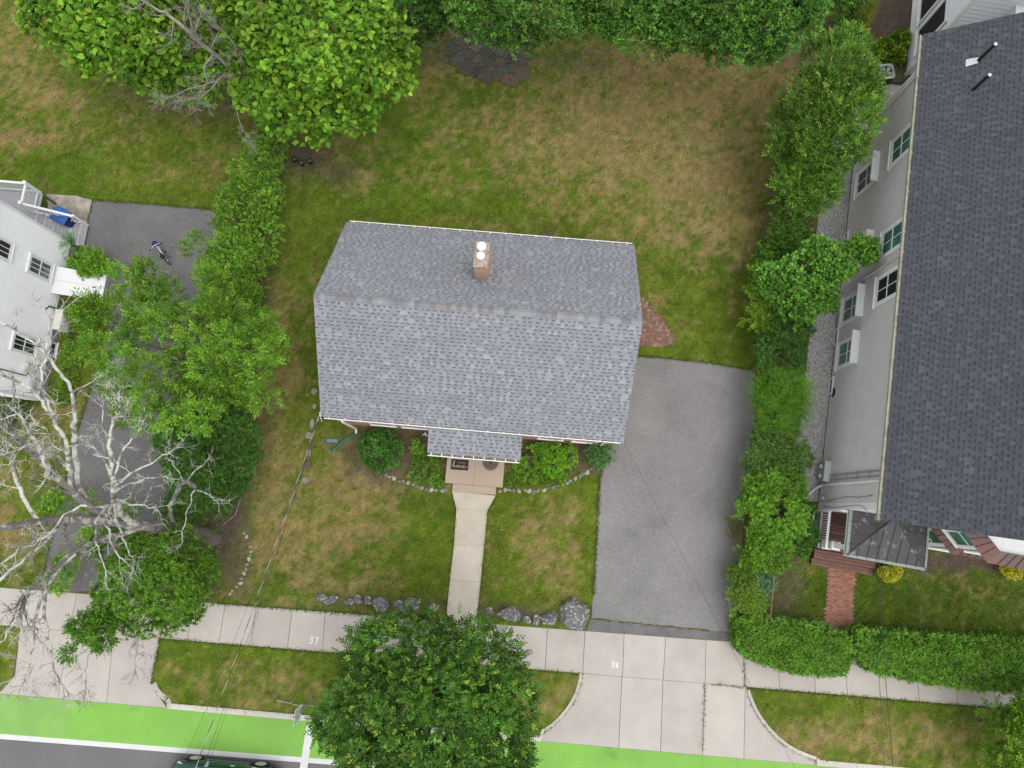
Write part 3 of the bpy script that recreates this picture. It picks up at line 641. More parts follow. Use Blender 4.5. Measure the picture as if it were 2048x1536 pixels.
# downspouts
pipe('downspout', house, [(-5.02, -hd - .09, 2.86), (-5.02, -hd - .15, 2.72), (-5.02, -hd - .15, .32), (-5.02, -hd - .32, .16)], .045, WHITE)
pipe('downspout', house, [(5.1, -hd - .06, 2.84), (5.2, -wy - .06, 2.5), (5.2, -wy - .06, .2)], .042, WHITE)
# chimney
ch = MB(); ch.box((-.25, 1.38, 4.3), (.24, 2.30, 6.22)); ch = ch.build('chimney', BRICKC, house)
s = MB(); s.box((-.262, 1.367, 6.223), (.252, 2.313, 6.30)); s.build('mortar_crown', CHCAP, ch)
for x, y, r in ((-.02, 2.06, .165), (-.02, 1.72, .145)):
    s = MB(rotz(0, (x, y, 0))); s.lathe([(r * .68, 6.26), (r * .68, 6.50)], 18); s.build('flue_pipe', WHITE, ch, True)
    s = MB(rotz(0, (x, y, 0))); s.lathe([(r * .3, 6.52), (r, 6.52), (r, 6.55), (r * .75, 6.575), (r * .05, 6.59)], 22); s.build('flue_cap', WHITE, ch)
s = MB(); zroof = lambda y: zr - y * (zr - ze) / hd
s.add([(-.34, 1.27, zroof(1.27) + .03), (.33, 1.27, zroof(1.27) + .03), (.33, 1.378, zroof(1.378) + .045), (-.34, 1.378, zroof(1.378) + .045)], [(0, 1, 2, 3)])
s.add([(.243, 1.37, zroof(1.37) + .03), (.33, 1.37, zroof(1.37) + .03), (.33, 2.3, zroof(2.3) + .035), (.243, 2.3, zroof(2.3) + .035)], [(0, 1, 2, 3)])
s.build('flashing', mat('bright_flashing', (.5, .5, .52), .5, metallic=.3, c2=(.2, .2, .21), mscale=9), ch)
# entry porch
pr = thing_porch = MB()
pz0, pz1, py0 = 2.52, 2.80, -4.92
prf = roof_slab('porch_roof', house, [[(-1.64, py0, pz0), (1.93, py0, pz0), (1.93, -3.83, pz1), (-1.64, -3.83, pz1)]], .10, WHITE)
shingles(prf, (-1.66, py0 - .02, pz0 - .005), (1, 0, 0), (0, 1.09, pz1 - pz0), 3.61, math.hypot(1.10, pz1 - pz0), 3, PAL_MAIN)
gutter(house, (-1.63, py0 - .025, pz0 - .01), (1.92, py0 - .025, pz0 - .01), (0, -1, 0), strap=.42)
pipe('downspout', house, [(-1.35, py0 - .09, 2.36), (-1.30, py0 + .1, 2.1), (-1.30, py0 + .1, .1)], .035, WHITE)
s = MB(); s.box((-1.5, py0 + .06, 2.26), (1.8, -3.83, 2.40)); s.build('porch_beam', WHITE, house)
for x in (-1.42, 1.72):
    s = MB(); s.box((x - .06, -4.85, .3 if -1.1 < x < 1.3 else 0), (x + .06, -4.73, 2.262)); s.build('porch_post', WHITE, house)
s = MB(); s.box((-.35, -wy - .03, .39), (.62, -wy - .005, 2.2)); s.build('front_door', mat('door_paint', (.12, .03, .03), .5), house)
for x, y0 in ((-4.2, 1), (-2.9, 1), (2.7, 1), (4.1, 1)):
    window(house, Matrix.Translation((x, -wy + .072, .95)) @ Matrix.Rotation(math.pi, 4, 'Z') @ Matrix.Translation((-.85, 0, 0)), .85, 1.2, 2, 1, GLASSD)
# stoop
st = MB(); st.box((-1.07, -5.98, -.1), (.118, -3.81, .36)); st.build('stoop_slab', PEBBLE, house)
st = MB(); st.box((.126, -5.98, -.1), (1.32, -3.81, .36)); st.build('stoop_slab', PEBBLE, house)
st = MB(); st.box((-.75, -6.30, -.1), (1.06, -5.985, .19)); st.build('stoop_step', PEBBLE, house)
s = MB(); s.tube([(-2.05, -wy - .12, .75), (-2.0, -wy - .25, .7), (-1.7, -wy - .22, .72)], .025, 6); s.tube([(-2.2, -wy - .2, .35), (-2.05, -wy - .2, .75)], .04, 6); s.build('hose_tap', METALL, house)

# ---------------------------------------------------------------- the white house on the left
LA = math.radians(-5.1)
lh = thing('white_house', 'white clapboard house with grey rear deck at the left edge', 'house', (-19.93, 4.45, 0), LA)
LW, LD, LZ = 8.6, 6.98, 5.7
s = MB(); s.box((-LW + .05, .05, -.1), (-.05, LD - .05, .5)); s.build('foundation_wall', FOUND, lh)
s = MB(); s.box((-LW + .03, .03, .5), (-.03, LD - .03, LZ)); s.build('wall_core', SIDEW, lh)
MX = lambda y, z=0.0, x=0.0: Matrix(((0, 1, 0, x), (1, 0, 0, y), (0, 0, 1, z), (0, 0, 0, 1)))      # plane facing +x, along +y
MYm = lambda x, z=0.0, y=0.0: Matrix(((1, 0, 0, x), (0, -1, 0, y), (0, 0, 1, z), (0, 0, 0, 1)))    # plane facing -y, along +x
MYp = lambda x, z=0.0, y=0.0: Matrix(((1, 0, 0, x), (0, 1, 0, y), (0, 0, 1, z), (0, 0, 0, 1)))     # facing +y
MXm = lambda y, z=0.0, x=0.0: Matrix(((0, -1, 0, x), (1, 0, 0, y), (0, 0, 1, z), (0, 0, 0, 1)))    # facing -x, along +y
siding('side_siding', lh, SIDEW, MX(0.0), LD, .5, LZ, .15)
siding('front_siding', lh, SIDEW, MYm(-LW), LW, .5, LZ, .15); siding('rear_siding', lh, SIDEW, MYp(-LW, 0, LD), LW, .5, LZ, .15)
for y in (0, LD): s = MB(); s.box((-.09, y - .03 if y == 0 else y - .09, .48), (.03, y + .09 if y == 0 else y + .03, LZ)); s.build('corner_board', WHITE, lh)
s = MB(); yc = LD / 2; s.add([(.4, -.4, LZ - .1), (.4, LD + .4, LZ - .1), (.4, yc, LZ + 3.0), (-LW - .4, -.4, LZ - .1), (-LW - .4, LD + .4, LZ - .1), (-LW - .4, yc, LZ + 3.0)], [(0, 1, 2), (5, 4, 3), (0, 3, 4, 1), (1, 4, 5, 2), (2, 5, 3, 0)])
s.build('roof', mat('far_shingles', (.12, .12, .125), .95, var=.2, vscale=12), lh)
for y, z, h in ((4.98, 1.42, 1.22), (1.78, 1.40, 1.22), (5.0, 3.86, 1.25), (1.8, 3.86, 1.25)):
    window(lh, MX(y, z), .58, h, 2 if False else 3, 2 if False else 1, GLASSL if y > 4 and z < 3 else GLASSD, 2, .10)
window(lh, MX(2.0, .08, -.04), .5, .3, 2, 1, GLASSD, 1, .06)
# service drop conduit on the wall
pipe('wall_conduit', lh, [(.04, .84, 2.97), (.04, .84, 4.9)], .02, BLACK); pipe('wall_conduit', lh, [(.04, .84, 2.97), (.04, .85, 1.55), (.06, .98, 1.48)], .02, BLACK)
# cellar bulkhead
bk_ = MB(); bk_.add([(.02, 4.56, .0), (1.74, 4.56, .0), (1.74, 4.56, .33), (.02, 4.56, 1.02), (.02, 5.66, 0), (1.74, 5.66, 0), (1.74, 5.66, .33), (.02, 5.66, 1.02)], [(0, 1, 2, 3), (7, 6, 5, 4), (1, 5, 6, 2), (3, 2, 6, 7), (0, 3, 7, 4)])
bkh = bk_.build('cellar_bulkhead', FOUND, lh); sl_ = (1.02 - .33) / 1.72
for y0, y1 in ((4.52, 5.105), (5.113, 5.70)):
    s = MB(); zz = lambda x: 1.02 - (x - .02) * sl_ + .012
    s.add([(.02, y0, zz(.02)), (1.78, y0, zz(1.78)), (1.78, y1, zz(1.78)), (.02, y1, zz(.02)), (.02, y0, zz(.02) + .03), (1.78, y0, zz(1.78) + .03), (1.78, y1, zz(1.78) + .03), (.02, y1, zz(.02) + .03)], [(3, 2, 1, 0), (4, 5, 6, 7), (0, 1, 5, 4), (1, 2, 6, 5), (2, 3, 7, 6), (3, 0, 4, 7)])
    s.build('cellar_door', WHITE, bkh)
s = MB(); s.box((1.38, 5.05, zz(1.45) + .034), (1.50, 5.08, zz(1.4) + .075)); s.build('handle', BLACK, bkh)
# rear deck with stairs
dz, dx0, dx1, dy0, dy1 = 1.2, -4.6, -1.28, LD + .03, 8.92
deck = MB(); deck.box((dx0, dy0, dz - .22), (dx1, dy1, dz - .032)); deck = deck.build('deck_frame', WHITE, lh)
y = dy0 + .01
while y < dy1 - .05:
    s = MB(); s.box((dx0, y, dz - .03), (dx1 + .03, min(y + .132, dy1 + .02), dz)); s.build('deck_board', DECKG, deck); y += .138
def rail(par, a, b, nb, m=WHITE, h=.9, w=.05, newel=(1, 1)):
    a, b = Vector(a), Vector(b); d = b - a; L = d.length; dn = d.normalized(); hz = Vector((d.x, d.y, 0)).normalized(); sd = Vector((-hz.y, hz.x, 0))
    def bar(p, q, w_, h_):
        s_ = MB(); o_ = sd * (w_ / 2); u = Vector((0, 0, h_))
        s_.add([p - o_, q - o_, q + o_, p + o_, p - o_ + u, q - o_ + u, q + o_ + u, p + o_ + u], [(3, 2, 1, 0), (4, 5, 6, 7), (0, 1, 5, 4), (1, 2, 6, 5), (2, 3, 7, 6), (3, 0, 4, 7)]); return s_
    U = Vector((0, 0, 1))
    bar(a + U * (h - .06), b + U * (h - .06), w + .04, .06).build('hand_rail', m, par); bar(a + U * .08, b + U * .08, w, .05).build('bottom_rail', m, par)
    for i in range(nb):
        p = a + d * ((i + .5) / nb); s_ = MB(); s_.box((-.017, -.017, .1), (.017, .017, h - .05), Matrix.Translation(p) @ Matrix.Rotation(math.atan2(hz.y, hz.x), 4, 'Z')); s_.build('baluster', m, par)
    if newel:
        for p in [e_ for e_, k_ in zip((a, b), newel) if k_]:
            s_ = MB(); s_.box((-.055, -.055, -.05), (.055, .055, h + .06), Matrix.Translation(p)); s_.box((-.07, -.07, h + .061), (.07, .07, h + .09), Matrix.Translation(p)); s_.build('newel_post', m, par)
rail(deck, (dx0, dy1 - .04, dz), (dx1 - .0, dy1 - .04, dz), 24, newel=(1, 0)); rail(deck, (dx1, dy1 - .04, dz), (dx1, dy0 + .98, dz), 7)
for x in (dx1 - .06,):
    s = MB(); s.tube([(x, dy1 - .02, -.1), (x, dy1 - .02, dz - .22)], .06, 8); s.build('deck_post', mat('weathered_post', (.12, .125, .12), .8), lh)
stp = MB(); nst = 6; tr = .275
for sy in (dy0 + .0, dy0 + .94):
    stp.add([(dx1, sy, dz - .25), (dx1, sy, dz - .06), (dx1 + nst * tr, sy, .03), (dx1 + nst * tr, sy, -.02), (dx1 + nst * tr - .3, sy, -.02)] + [(dx1, sy + .04, dz - .25), (dx1, sy + .04, dz - .06), (dx1 + nst * tr, sy + .04, .03), (dx1 + nst * tr, sy + .04, -.02), (dx1 + nst * tr - .3, sy + .04, -.02)],
            [(0, 1, 2, 3, 4), (9, 8, 7, 6, 5), (0, 5, 6, 1), (1, 6, 7, 2), (2, 7, 8, 3), (3, 8, 9, 4), (4, 9, 5, 0)])
stp = stp.build('stair_stringer', WHITE, lh)
for i in range(nst):
    zt = dz - (i + 1) * dz / (nst + .9)
    s = MB(); s.box((dx1 + i * tr + .028, dy0 + .0, zt - .03), (dx1 + (i + 1) * tr + .03, dy0 + .985, zt)); s.build('stair_tread', DECKG, stp)
    s = MB(); s.box((dx1 + i * tr + .0, dy0 + .042, zt), (dx1 + i * tr + .026, dy0 + .94, zt + dz / (nst + .9) - .032)); s.build('stair_riser', WHITE, stp)
rail(stp, (dx1, dy0 + .97, dz), (dx1 + nst * tr - .05, dy0 + .97, .18), 11, newel=None)
s = MB(); s.box((dx1 + nst * tr - .1, dy0 + .93, 0), (dx1 + nst * tr, dy0 + 1.02, 1.16)); s.build('newel_post', WHITE, stp)
s = MB(); s.box((dx1 + .85, dy0 + .94, .0), (dx1 + .95, dy0 + 1.02, 1.52)); s.build('newel_post', WHITE, stp)
lpt = lambda x, y, z: lh_mat @ Vector((x, y, z)); lh_mat = rotz(LA, (-19.93, 4.45, 0))

# ---------------------------------------------------------------- the grey house on the right
RA = math.radians(-10.1)
rh = thing('grey_house', 'tall grey clapboard house with dark shingle roof filling the right edge', 'house', (12.72, -.05, 0), RA)
RL, RZ, RWid, rm = 17.0, 5.35, 11.0, .72
s = MB(); s.box((.05, .05, -.1), (RWid - .05, RL - .05, .12)); s.build('foundation_wall', FOUND, rh)
s = MB(); s.box((.03, .03, .12), (RWid - .03, RL - .03, RZ)); s.build('wall_core', SIDEG, rh)
siding('side_siding', rh, SIDEG, MXm(0.0), RL, .12, RZ, .13)
gz = lambda z: (max(0, (z - RZ) / rm), RWid - max(0, (z - RZ) / rm))
siding('front_siding', rh, SIDEG, MYm(0.0), RWid, .12, RZ + rm * RWid / 2, .10, gz)
siding('rear_siding', rh, SIDEG, MYp(0.0, 0, RL), RWid, .12, RZ + rm * RWid / 2, .10, gz)
s = MB(); s.box((-.03, -.03, .1), (.12, .22, RZ)); s.build('corner_board', WHITE, rh)
s = MB(); s.box((-.03, RL - .12, .1), (.10, RL + .03, RZ)); s.build('corner_board', WHITE, rh)
ry0, ry1, rx0, rz0 = -.40, 18.15, -.12, 5.5
rx1 = RWid / 2; rz1 = rz0 + rm * (rx1 - rx0); rsl = math.hypot(rx1 - rx0, rz1 - rz0)
rr_ = roof_slab('roof', rh, [[(rx0, ry1, rz0), (rx0, ry0, rz0), (rx1, ry0, rz1), (rx1, ry1, rz1)], [(RWid - rx0, ry0, rz0), (RWid - rx0, ry1, rz0), (rx1, ry1, rz1), (rx1, ry0, rz1)]], .12)
shingles(rr_, (rx0 - .02, ry1 + .02, rz0 - .015), (0, -1, 0), (rx1 - rx0, 0, rz1 - rz0), ry1 - ry0 + .04, rsl, 11, PAL_SIDE, .15)
shingles(rr_, (RWid - rx0 + .02, ry0 - .02, rz0 - .015), (0, 1, 0), (-(rx1 - rx0), 0, rz1 - rz0), ry1 - ry0 + .04, rsl, 12, PAL_SIDE, .15)
for i in range(86): link('ridge_cap', CAPME, None, rr_, (rx1, ry0 + .1 + i * .213, rz1 + .002), (0, 0, math.pi / 2))
gutter(rh, (rx0 - .005, ry1, rz0 - .02), (rx0 - .005, ry0, rz0 - .02), (-1, 0, 0), GUTY, .78, .13, .12, GUTY)
s = MB(); s.box((rx0 + .0, ry0 + .02, rz0 - .26), (-.02, ry1 - .02, rz0 - .135)); s.build('fascia_board', WHITE, rh)
for (ya, yb, za, zb, hood) in ((13.70, 14.62, 3.72, 5.05, 0), (9.84, 10.72, 3.64, 5.02, 0), (7.93, 8.84, 3.56, 5.0, 0), (13.72, 14.62, .86, 2.40, 1), (7.92, 8.84, .72, 2.22, 1), (5.98, 6.9, .70, 2.16, 1)):
    window(rh, MXm(ya, za), yb - ya, zb - za, 2, 1, GLASSD if (ya, hood) in ((13.72, 1), (7.93, 0)) else GLASSG, 2, .16, bool(hood))
for y, h in ((11.55, 0), (7.1, 0), (4.9, 0)): window(rh, MXm(y, .10, -.005), .62, .22, 1, 1, GLASSD, 1, .05, sill=False)
pipe('downspout', rh, [(-.16, 9.35, 5.35), (-.06, 9.35, 5.1), (-.06, 9.35, .2)], .045, SIDEG)
pipe('downspout', rh, [(-.20, .97, 5.38), (-.06, .97, 5.1), (-.06, .97, .42), (-.25, .80, .22), (-.75, .15, .12)], .048, WHITE)
pipe('downspout', rh, [(-.06, RL - .3, .2), (-.06, RL - .3, 5.2)], .04, WHITE)
for y in (1.35, 1.17): pipe('conduit', rh, [(-.05, y, .95), (-.05, y, 5.2)], .032, METALG)
s = MB()
for y in (1.35, 1.17):
    for z in (1.5, 2.4, 3.3, 4.2): s.box((-.095, y - .06, z), (-.012, y + .06, z + .04))
s.build('conduit_clamp', METALG, rh)
s = MB(); s.box((-.30, 11.0, 2.42), (-.01, 11.3, 2.72)); s.build('vent_hood', WHITE, rh)
s = MB(); s.box((-.2, 9.9, 1.5), (-.01, 10.15, 1.75)); s.build('vent_hood', WHITE, rh)
s = MB(MXm(4.9, .35)); s.lathe([(.02, 0), (.14, 0), (.14, .05), (.02, .06)], 14, MXm(4.9, .45) @ Matrix.Rotation(-math.pi / 2, 4, 'X') @ Matrix.Scale(1.5, 4, (1, 0, 0))); s.build('wall_vent', BLACK, rh)
for y, z in ((11.9, 1.35), (5.2, 1.35)):
    s = MB(); s.lathe([(.01, 0), (.05, 0), (.05, .05), (.01, .06)], 10, MXm(y, z) @ Matrix.Rotation(-math.pi / 2, 4, 'X')); s.build('wall_fitting', mat('brass_fitting', (.5, .35, .12), .5), rh)
s = MB(); s.tube([(-.05, .55, .5), (-.05, .55, .95)], .03, 6); s.tube([(-.06, .42, .35), (-.06, .42, .62)], .075, 10); s.build('utility_pipe', METALL, rh)
pipe('loose_wire', rh, smooth_line([(-.05, .32, .9), (-.06, .36, 1.6), (-.06, .45, 2.6), (-.06, .42, 3.6), (-.05, .48, 4.6)], 4), .009, WIREM, 5)
pipe('loose_wire', rh, smooth_line([(-.05, .12, .6), (-.06, .05, 1.4), (-.07, .08, 2.6), (-.07, .12, 3.8), (-.10, -.1, 4.4)], 4), .009, WIREM, 5)
for x, y, hgt, fl in ((1.35, 16.55, .95, 1), (1.28, 15.4, .9, 0)):
    zb = rz0 + rm * (x - rx0); s = MB(); s.tube([(x, y, zb - .1), (x, y, zb + hgt)], .055, 12); vp = s.build('vent_pipe', BLACK, rr_)
    s = MB(); s.lathe([(.06, zb + hgt + .002), (.06, zb + hgt + .03), (.03, zb + hgt + .035)], 12, Matrix.Translation((x, y, 0))); s.build('pipe_cap', METALL, rr_)
    if fl:
        s = MB(); s.add([(x - .32, y - .16, zb - .23 + .04), (x - .32, y + .14, zb - .23 + .04), (x - .02, y + .12, zb + .05), (x - .02, y - .12, zb + .05)], [(3, 2, 1, 0)]); s.build('pipe_flashing', METALL, rr_)
# front porch: metal hip roof, brown deck, steps, rail, column
pe, pa = 2.9, 3.5
ax, ay = 1.36, -.06
corn = {'bl': (.03, -1.72, pe), 'br': (2.94, -1.72, pe), 'tl': (.03, -.035, pe), 'tr': (2.94, -.035, pe), 'ap': (1.42, -.035, pa)}
V3 = lambda k: Vector(corn[k])
def seam_plane(base0, base1, top0, top1, n, m, par, ribs=True):
    """split a plane into standing-seam panels"""
    for i in range(n):
        t0, t1 = i / n, (i + 1) / n; a, b = base0.lerp(base1, t0), base0.lerp(base1, t1); c, d = top0.lerp(top1, t1), top0.lerp(top1, t0)
        nn = ((b - a).cross((c + d) / 2 - a)).normalized(); s = MB(); q = [a, b, c] if (c - d).length < 1e-4 else [a, b, c, d]; k = len(q)
        s.add(q + [p - nn * .02 for p in q], [tuple(range(k)), tuple(range(k, 2 * k))[::-1]] + [(j, k + j, k + (j + 1) % k, (j + 1) % k) for j in range(k)]); s.build('roof_panel', m, par)
        if i: 
            s = MB(); e_ = (b - a).normalized() * .009; s.add([a - e_, a + e_, d + e_, d - e_] + [p + nn * .03 for p in (a - e_, a + e_, d + e_, d - e_)], [(4, 5, 6, 7), (0, 1, 5, 4), (2, 3, 7, 6), (1, 2, 6, 5), (3, 0, 4, 7)]); s.build('seam', m, par)
s = MB(); s.box((.0, -1.75, pe - .22), (2.97, -.02, pe - .03)); porch = s.build('porch_roof', WHITE, rh)
def split_hip(n_side):
    bl, br, tl, tr, ap = (V3(k) for k in ('bl', 'br', 'tl', 'tr', 'ap'))
    def panels(a0, a1, hipA, hipB, dirv, n):
        """triangle/trapezoid a0-a1 at the eave; clip seams running along dirv at the hips"""
        for i in range(n):
            t0, t1 = i / n, (i + 1) / n; a, b = a0.lerp(a1, t0), a0.lerp(a1, t1)
            def top(p, t): return p + dirv * hipA(t)
            tm = hipB if t0 < hipB < t1 else None
            q = [a, b, top(b, t1)] + ([top(a0.lerp(a1, tm), tm)] if tm else []) + [top(a, t0)]
            q = [p for j, p in enumerate(q) if (p - q[j - 1]).length > 1e-4]
            if len(q) < 3: continue
            nn = (b - a).cross(dirv).normalized(); nn = nn if nn.z > 0 else -nn; k = len(q); s_ = MB()
            s_.add(q + [p - nn * .02 for p in q], [tuple(range(k)), tuple(range(k, 2 * k))[::-1]] + [(j, k + j, k + (j + 1) % k, (j + 1) % k) for j in range(k)]); s_.build('roof_panel', LEADR, porch)
            if i:
                e_ = (b - a).normalized() * .010; d_ = top(a, t0); s_ = MB(); s_.add([a - e_, a + e_, d_ + e_, d_ - e_] + [p + nn * .028 for p in (a - e_, a + e_, d_ + e_, d_ - e_)], [(4, 5, 6, 7), (0, 1, 5, 4), (2, 3, 7, 6), (1, 2, 6, 5), (3, 0, 4, 7)]); s_.build('seam', LEADR, porch)
    apx = (ap.x - bl.x) / (br.x - bl.x)
    panels(bl, br, lambda t: (t / apx if t < apx else (1 - t) / (1 - apx)), apx, Vector((0, ap.y - bl.y, ap.z - bl.z)), 8)      # front plane
    panels(tl, bl, lambda t: 1 - t, 2, Vector((ap.x - tl.x, 0, ap.z - tl.z)), 4)                                              # left plane
    panels(br, tr, lambda t: t, 2, Vector((ap.x - tr.x, 0, ap.z - tr.z)), 4)                                                  # right plane
    for a in (bl, br):
        s_ = MB(); s_.tube([a + Vector((0, 0, .02)), ap + Vector((0, 0, .03))], .035, 6); s_.build('hip_cap', LEADR, porch)
split_hip(4)
s = MB()
for a, b in ((('tl', 'bl')), (('bl', 'br')), (('br', 'tr'))):
    a, b = V3(a), V3(b); d = (b - a).normalized(); o_ = Vector((d.y, -d.x, 0)); u = Vector((0, 0, 1))
    o_ = o_ if (o_.dot(((a + b) / 2) - Vector((1.45, -.9, pe)))) > 0 else -o_
    a2, b2 = a - o_ * .05, b - o_ * .05; a3, b3 = a + o_ * .05, b + o_ * .05
    s.add([a2 + u * .04, b2 + u * .04, b3 + u * .0, a3 + u * .0, a3 - u * .1, b3 - u * .1], [(0, 1, 2, 3), (3, 2, 5, 4)])
s.build('roof_edge', PATINA, porch)
pd = MB(); pd.box((-.05, -1.55, .0), (3.0, -.03, .55)); pd = pd.build('porch_base', FOUND, rh)
y = -1.62; i = 0
while y < -.06:
    s = MB(); s.box((-.08, y, .585), (3.02, y + .116, .615)); s.build('porch_board', DECKB, pd); y += .136
s = MB(); s.box((-.1, -2.0, -.05), (2.35, -1.64, .38)); s.build('step_base', DECKB, pd)
for k, (y0_, y1_, z_) in enumerate(((-2.02, -1.910, .41), (-1.890, -1.780, .41), (-1.760, -1.650, .41), (-2.30, -2.18, .21), (-2.160, -2.045, .21))):
    s = MB(); s.box((-.12, y0_, z_ - .03), (2.38, y1_, z_)); s.build('step_board', DECKB, pd)
s = MB(); s.box((-.1, -2.28, -.05), (2.35, -2.025, .18)); s.build('step_base', DECKB, pd)
rail(pd, (-.12, -1.58, .62), (-.12, -.10, .62), 15, h=.85, newel=None)
for x, y in ((.20, -1.42), (2.75, -1.42)):
    s = MB(); s.box((x - .17, y - .17, .617), (x + .17, y + .17, .72)); s.box((x - .14, y - .14, .723), (x + .14, y + .14, 1.5)); s.box((x - .17, y - .17, 1.503), (x + .17, y + .17, 1.58)); s.box((x - .09, y - .09, 1.583), (x + .09, y + .09, 2.68)); s.build('porch_column', WHITE, pd)
pipe('porch_downspout', pd, [(.0, -.10, 2.74), (-.16, -.09, 2.6), (-.2, -.09, .5), (-.24, -.15, .3), (-.28, -1.6, .12)], .045, WHITE)
# two-storey bay with copper skirts
bay = None
def bay_poly(k): return [(3.2 + k * .0, -.0), (3.98, -.80), (6.2, -.80), (6.98, 0)]
s = MB(); s.prism([(3.3, -.02), (4.02, -.74), (6.2, -.74), (6.92, -.02)], -.1, 5.2); bay = s.build('bay_wall', WHITE, rh)
def skirt(z0, z1, out):
    ins = [(3.3, -.035), (4.02, -.745), (6.2, -.745), (6.92, -.035)]; o = [(3.3 - out * 1.35, -.035), (4.02 - out * .4, -.745 - out), (6.2 + out * .4, -.745 - out), (6.92 + out * 1.35, -.035)]
    for a, b, c, d, n in ((o[0], o[1], ins[1], ins[0], 5), (o[1], o[2], ins[2], ins[1], 8), (o[2], o[3], ins[3], ins[2], 5)):
        seam_plane(Vector((*a, z0)), Vector((*b, z0)), Vector((*d, z1)), Vector((*c, z1)), n, COPPER, bay)
skirt(2.75, 3.05, .24); skirt(4.95, 5.35, .42)
A0, A1 = Vector((3.3, -.02, 0)), Vector((4.02, -.74, 0)); dA = (A1 - A0).normalized(); nA = Vector((-dA.y * -1, dA.x * -1, 0)); nA = Vector((dA.y, -dA.x, 0))
for z, h in ((.95, 1.45), (3.25, 1.35)):
    Mw = Matrix(((dA.x, nA.x, 0, A0.x + dA.x * .22), (dA.y, nA.y, 0, A0.y + dA.y * .22), (0, 0, 1, z), (0, 0, 0, 1))); window(bay, Mw, .58, h, 1, 1, GLASSG, 2, .10)
    window(bay, MYm(4.3, z, -.745), .8, h, 2, 1, GLASSG, 2, .10); window(bay, MYm(5.3, z, -.745), .8, h, 2, 1, GLASSG, 2, .10)
# rear wing
s = MB(); s.box((3.6, RL - .02, -.1), (RWid - .05, 20.52, 5.0)); s.build('rear_link', SIDEP, rh)
wgz = 6.6
s = MB(); s.box((2.01, 20.53, -.1), (RWid, 28.5, wgz)); wing = s.build('rear_wing', SIDEP, rh)
siding('wing_side_siding', rh, SIDEP, MXm(20.5, 0, 1.98), 8, .1, wgz, .18); siding('wing_front_siding', rh, SIDEP, MYm(1.98, 0, 20.5), RWid - 2, .1, wgz, .22)
s = MB(); s.box((1.93, 20.45, 0), (2.06, 20.58, wgz)); s.build('wing_corner_board', WHITE, rh)
s = MB(); s.add([(1.6, 20.1, wgz), (RWid + .3, 20.1, wgz), (RWid + .3, 28.9, wgz), (1.6, 28.9, wgz), (1.6, 24.5, wgz + 3), (RWid + .3, 24.5, wgz + 3)], [(3, 2, 1, 0), (0, 1, 5, 4), (2, 3, 4, 5), (0, 4, 3), (1, 2, 5)]); s.build('wing_roof', SHDECK, rh)
for y in (20.95, 22.5): window(rh, MXm(y, 1.0, 1.96), 1.05, 2.1, 1, 1, GLASSD, 1, .11)
# ================================================================== LOOSE THINGS
def blob(r, seed, sub=2, flat=.75, jag=.28):
    bm = bmesh.new(); bmesh.ops.create_icosphere(bm, subdivisions=sub, radius=1.0); q = random.Random(seed)
    planes = [(Vector((q.gauss(0, 1), q.gauss(0, 1), q.gauss(0, .8))).normalized(), q.uniform(.42, .8)) for _ in range(12)]
    for v in bm.verts:
        for n, d in planes:
            k = v.co.dot(n)
            if k > d: v.co -= n * (k - d) * .95
        v.co *= 1 + q.uniform(-jag, jag) * .3
        v.co.x *= r[0]; v.co.y *= r[1]; v.co.z *= r[2]
    me = bpy.data.meshes.new('stone'); bm.to_mesh(me); bm.free(); return me
# boulders in front of the lawn
BL = [(644, 1192, 20, 15), (664, 1198, 27, 17), (700, 1203, 20, 13), (717, 1200, 23, 18), (737, 1202, 18, 17), (764, 1206, 33, 31), (801, 1211, 23, 27), (826, 1212, 28, 25), (867, 1214, 20, 14)]
BR = [(980, 1222, 14, 14), (1019, 1226, 46, 33), (1052, 1239, 17, 14), (1071, 1237, 17, 20), (1097, 1237, 32, 27), (1153, 1229, 60, 50)]
ORD = ['first', 'second', 'third', 'fourth', 'fifth', 'sixth', 'seventh', 'eighth', 'ninth']
def boulders(lst, labels, group):
    for i, (x, y, w, h) in enumerate(lst):
        k = 20.6e-3; p = P(x, y); o = link('boulder', blob((w * k / 2 * 1.38, h * k / 2 * 1.38, min(w, h) * k * .55), 100 + x, 2 if w < 25 else 3), BOULD, None, (p.x, max(p.y, RY(p.x) + h * k * .5), min(w, h) * k * .14), (0, 0, random.uniform(-.5, .5)))
        tag(o, labels[i], 'boulder', group)
boulders(BL, ['grey lichen boulder at the left end of the row by the pavement', 'flat grey boulder, second from the left in the boulder row', 'small half buried boulder, third from left in the boulder row', 'fourth grey boulder from the left in the row by the pavement', 'small pale boulder, fifth from left, beside the biggest of its row',
              'largest boulder in the row left of the front walk, lichen spotted', 'upright boulder just right of the largest in the left row', 'blocky boulder, second to the right of the largest in the left row', 'small dark boulder nearest the left side of the front walk'], 'boulders left of the front walk')
boulders(BR, ['small pale boulder nearest the right side of the front walk', 'long flat lichen boulder right of the front walk', 'small pointed boulder just right of the long flat boulder', 'small upright boulder between the long flat one and the driveway', 'medium dark boulder next to the huge one by the driveway', 'huge lichen covered boulder at the corner of the driveway'], 'boulders right of the front walk')
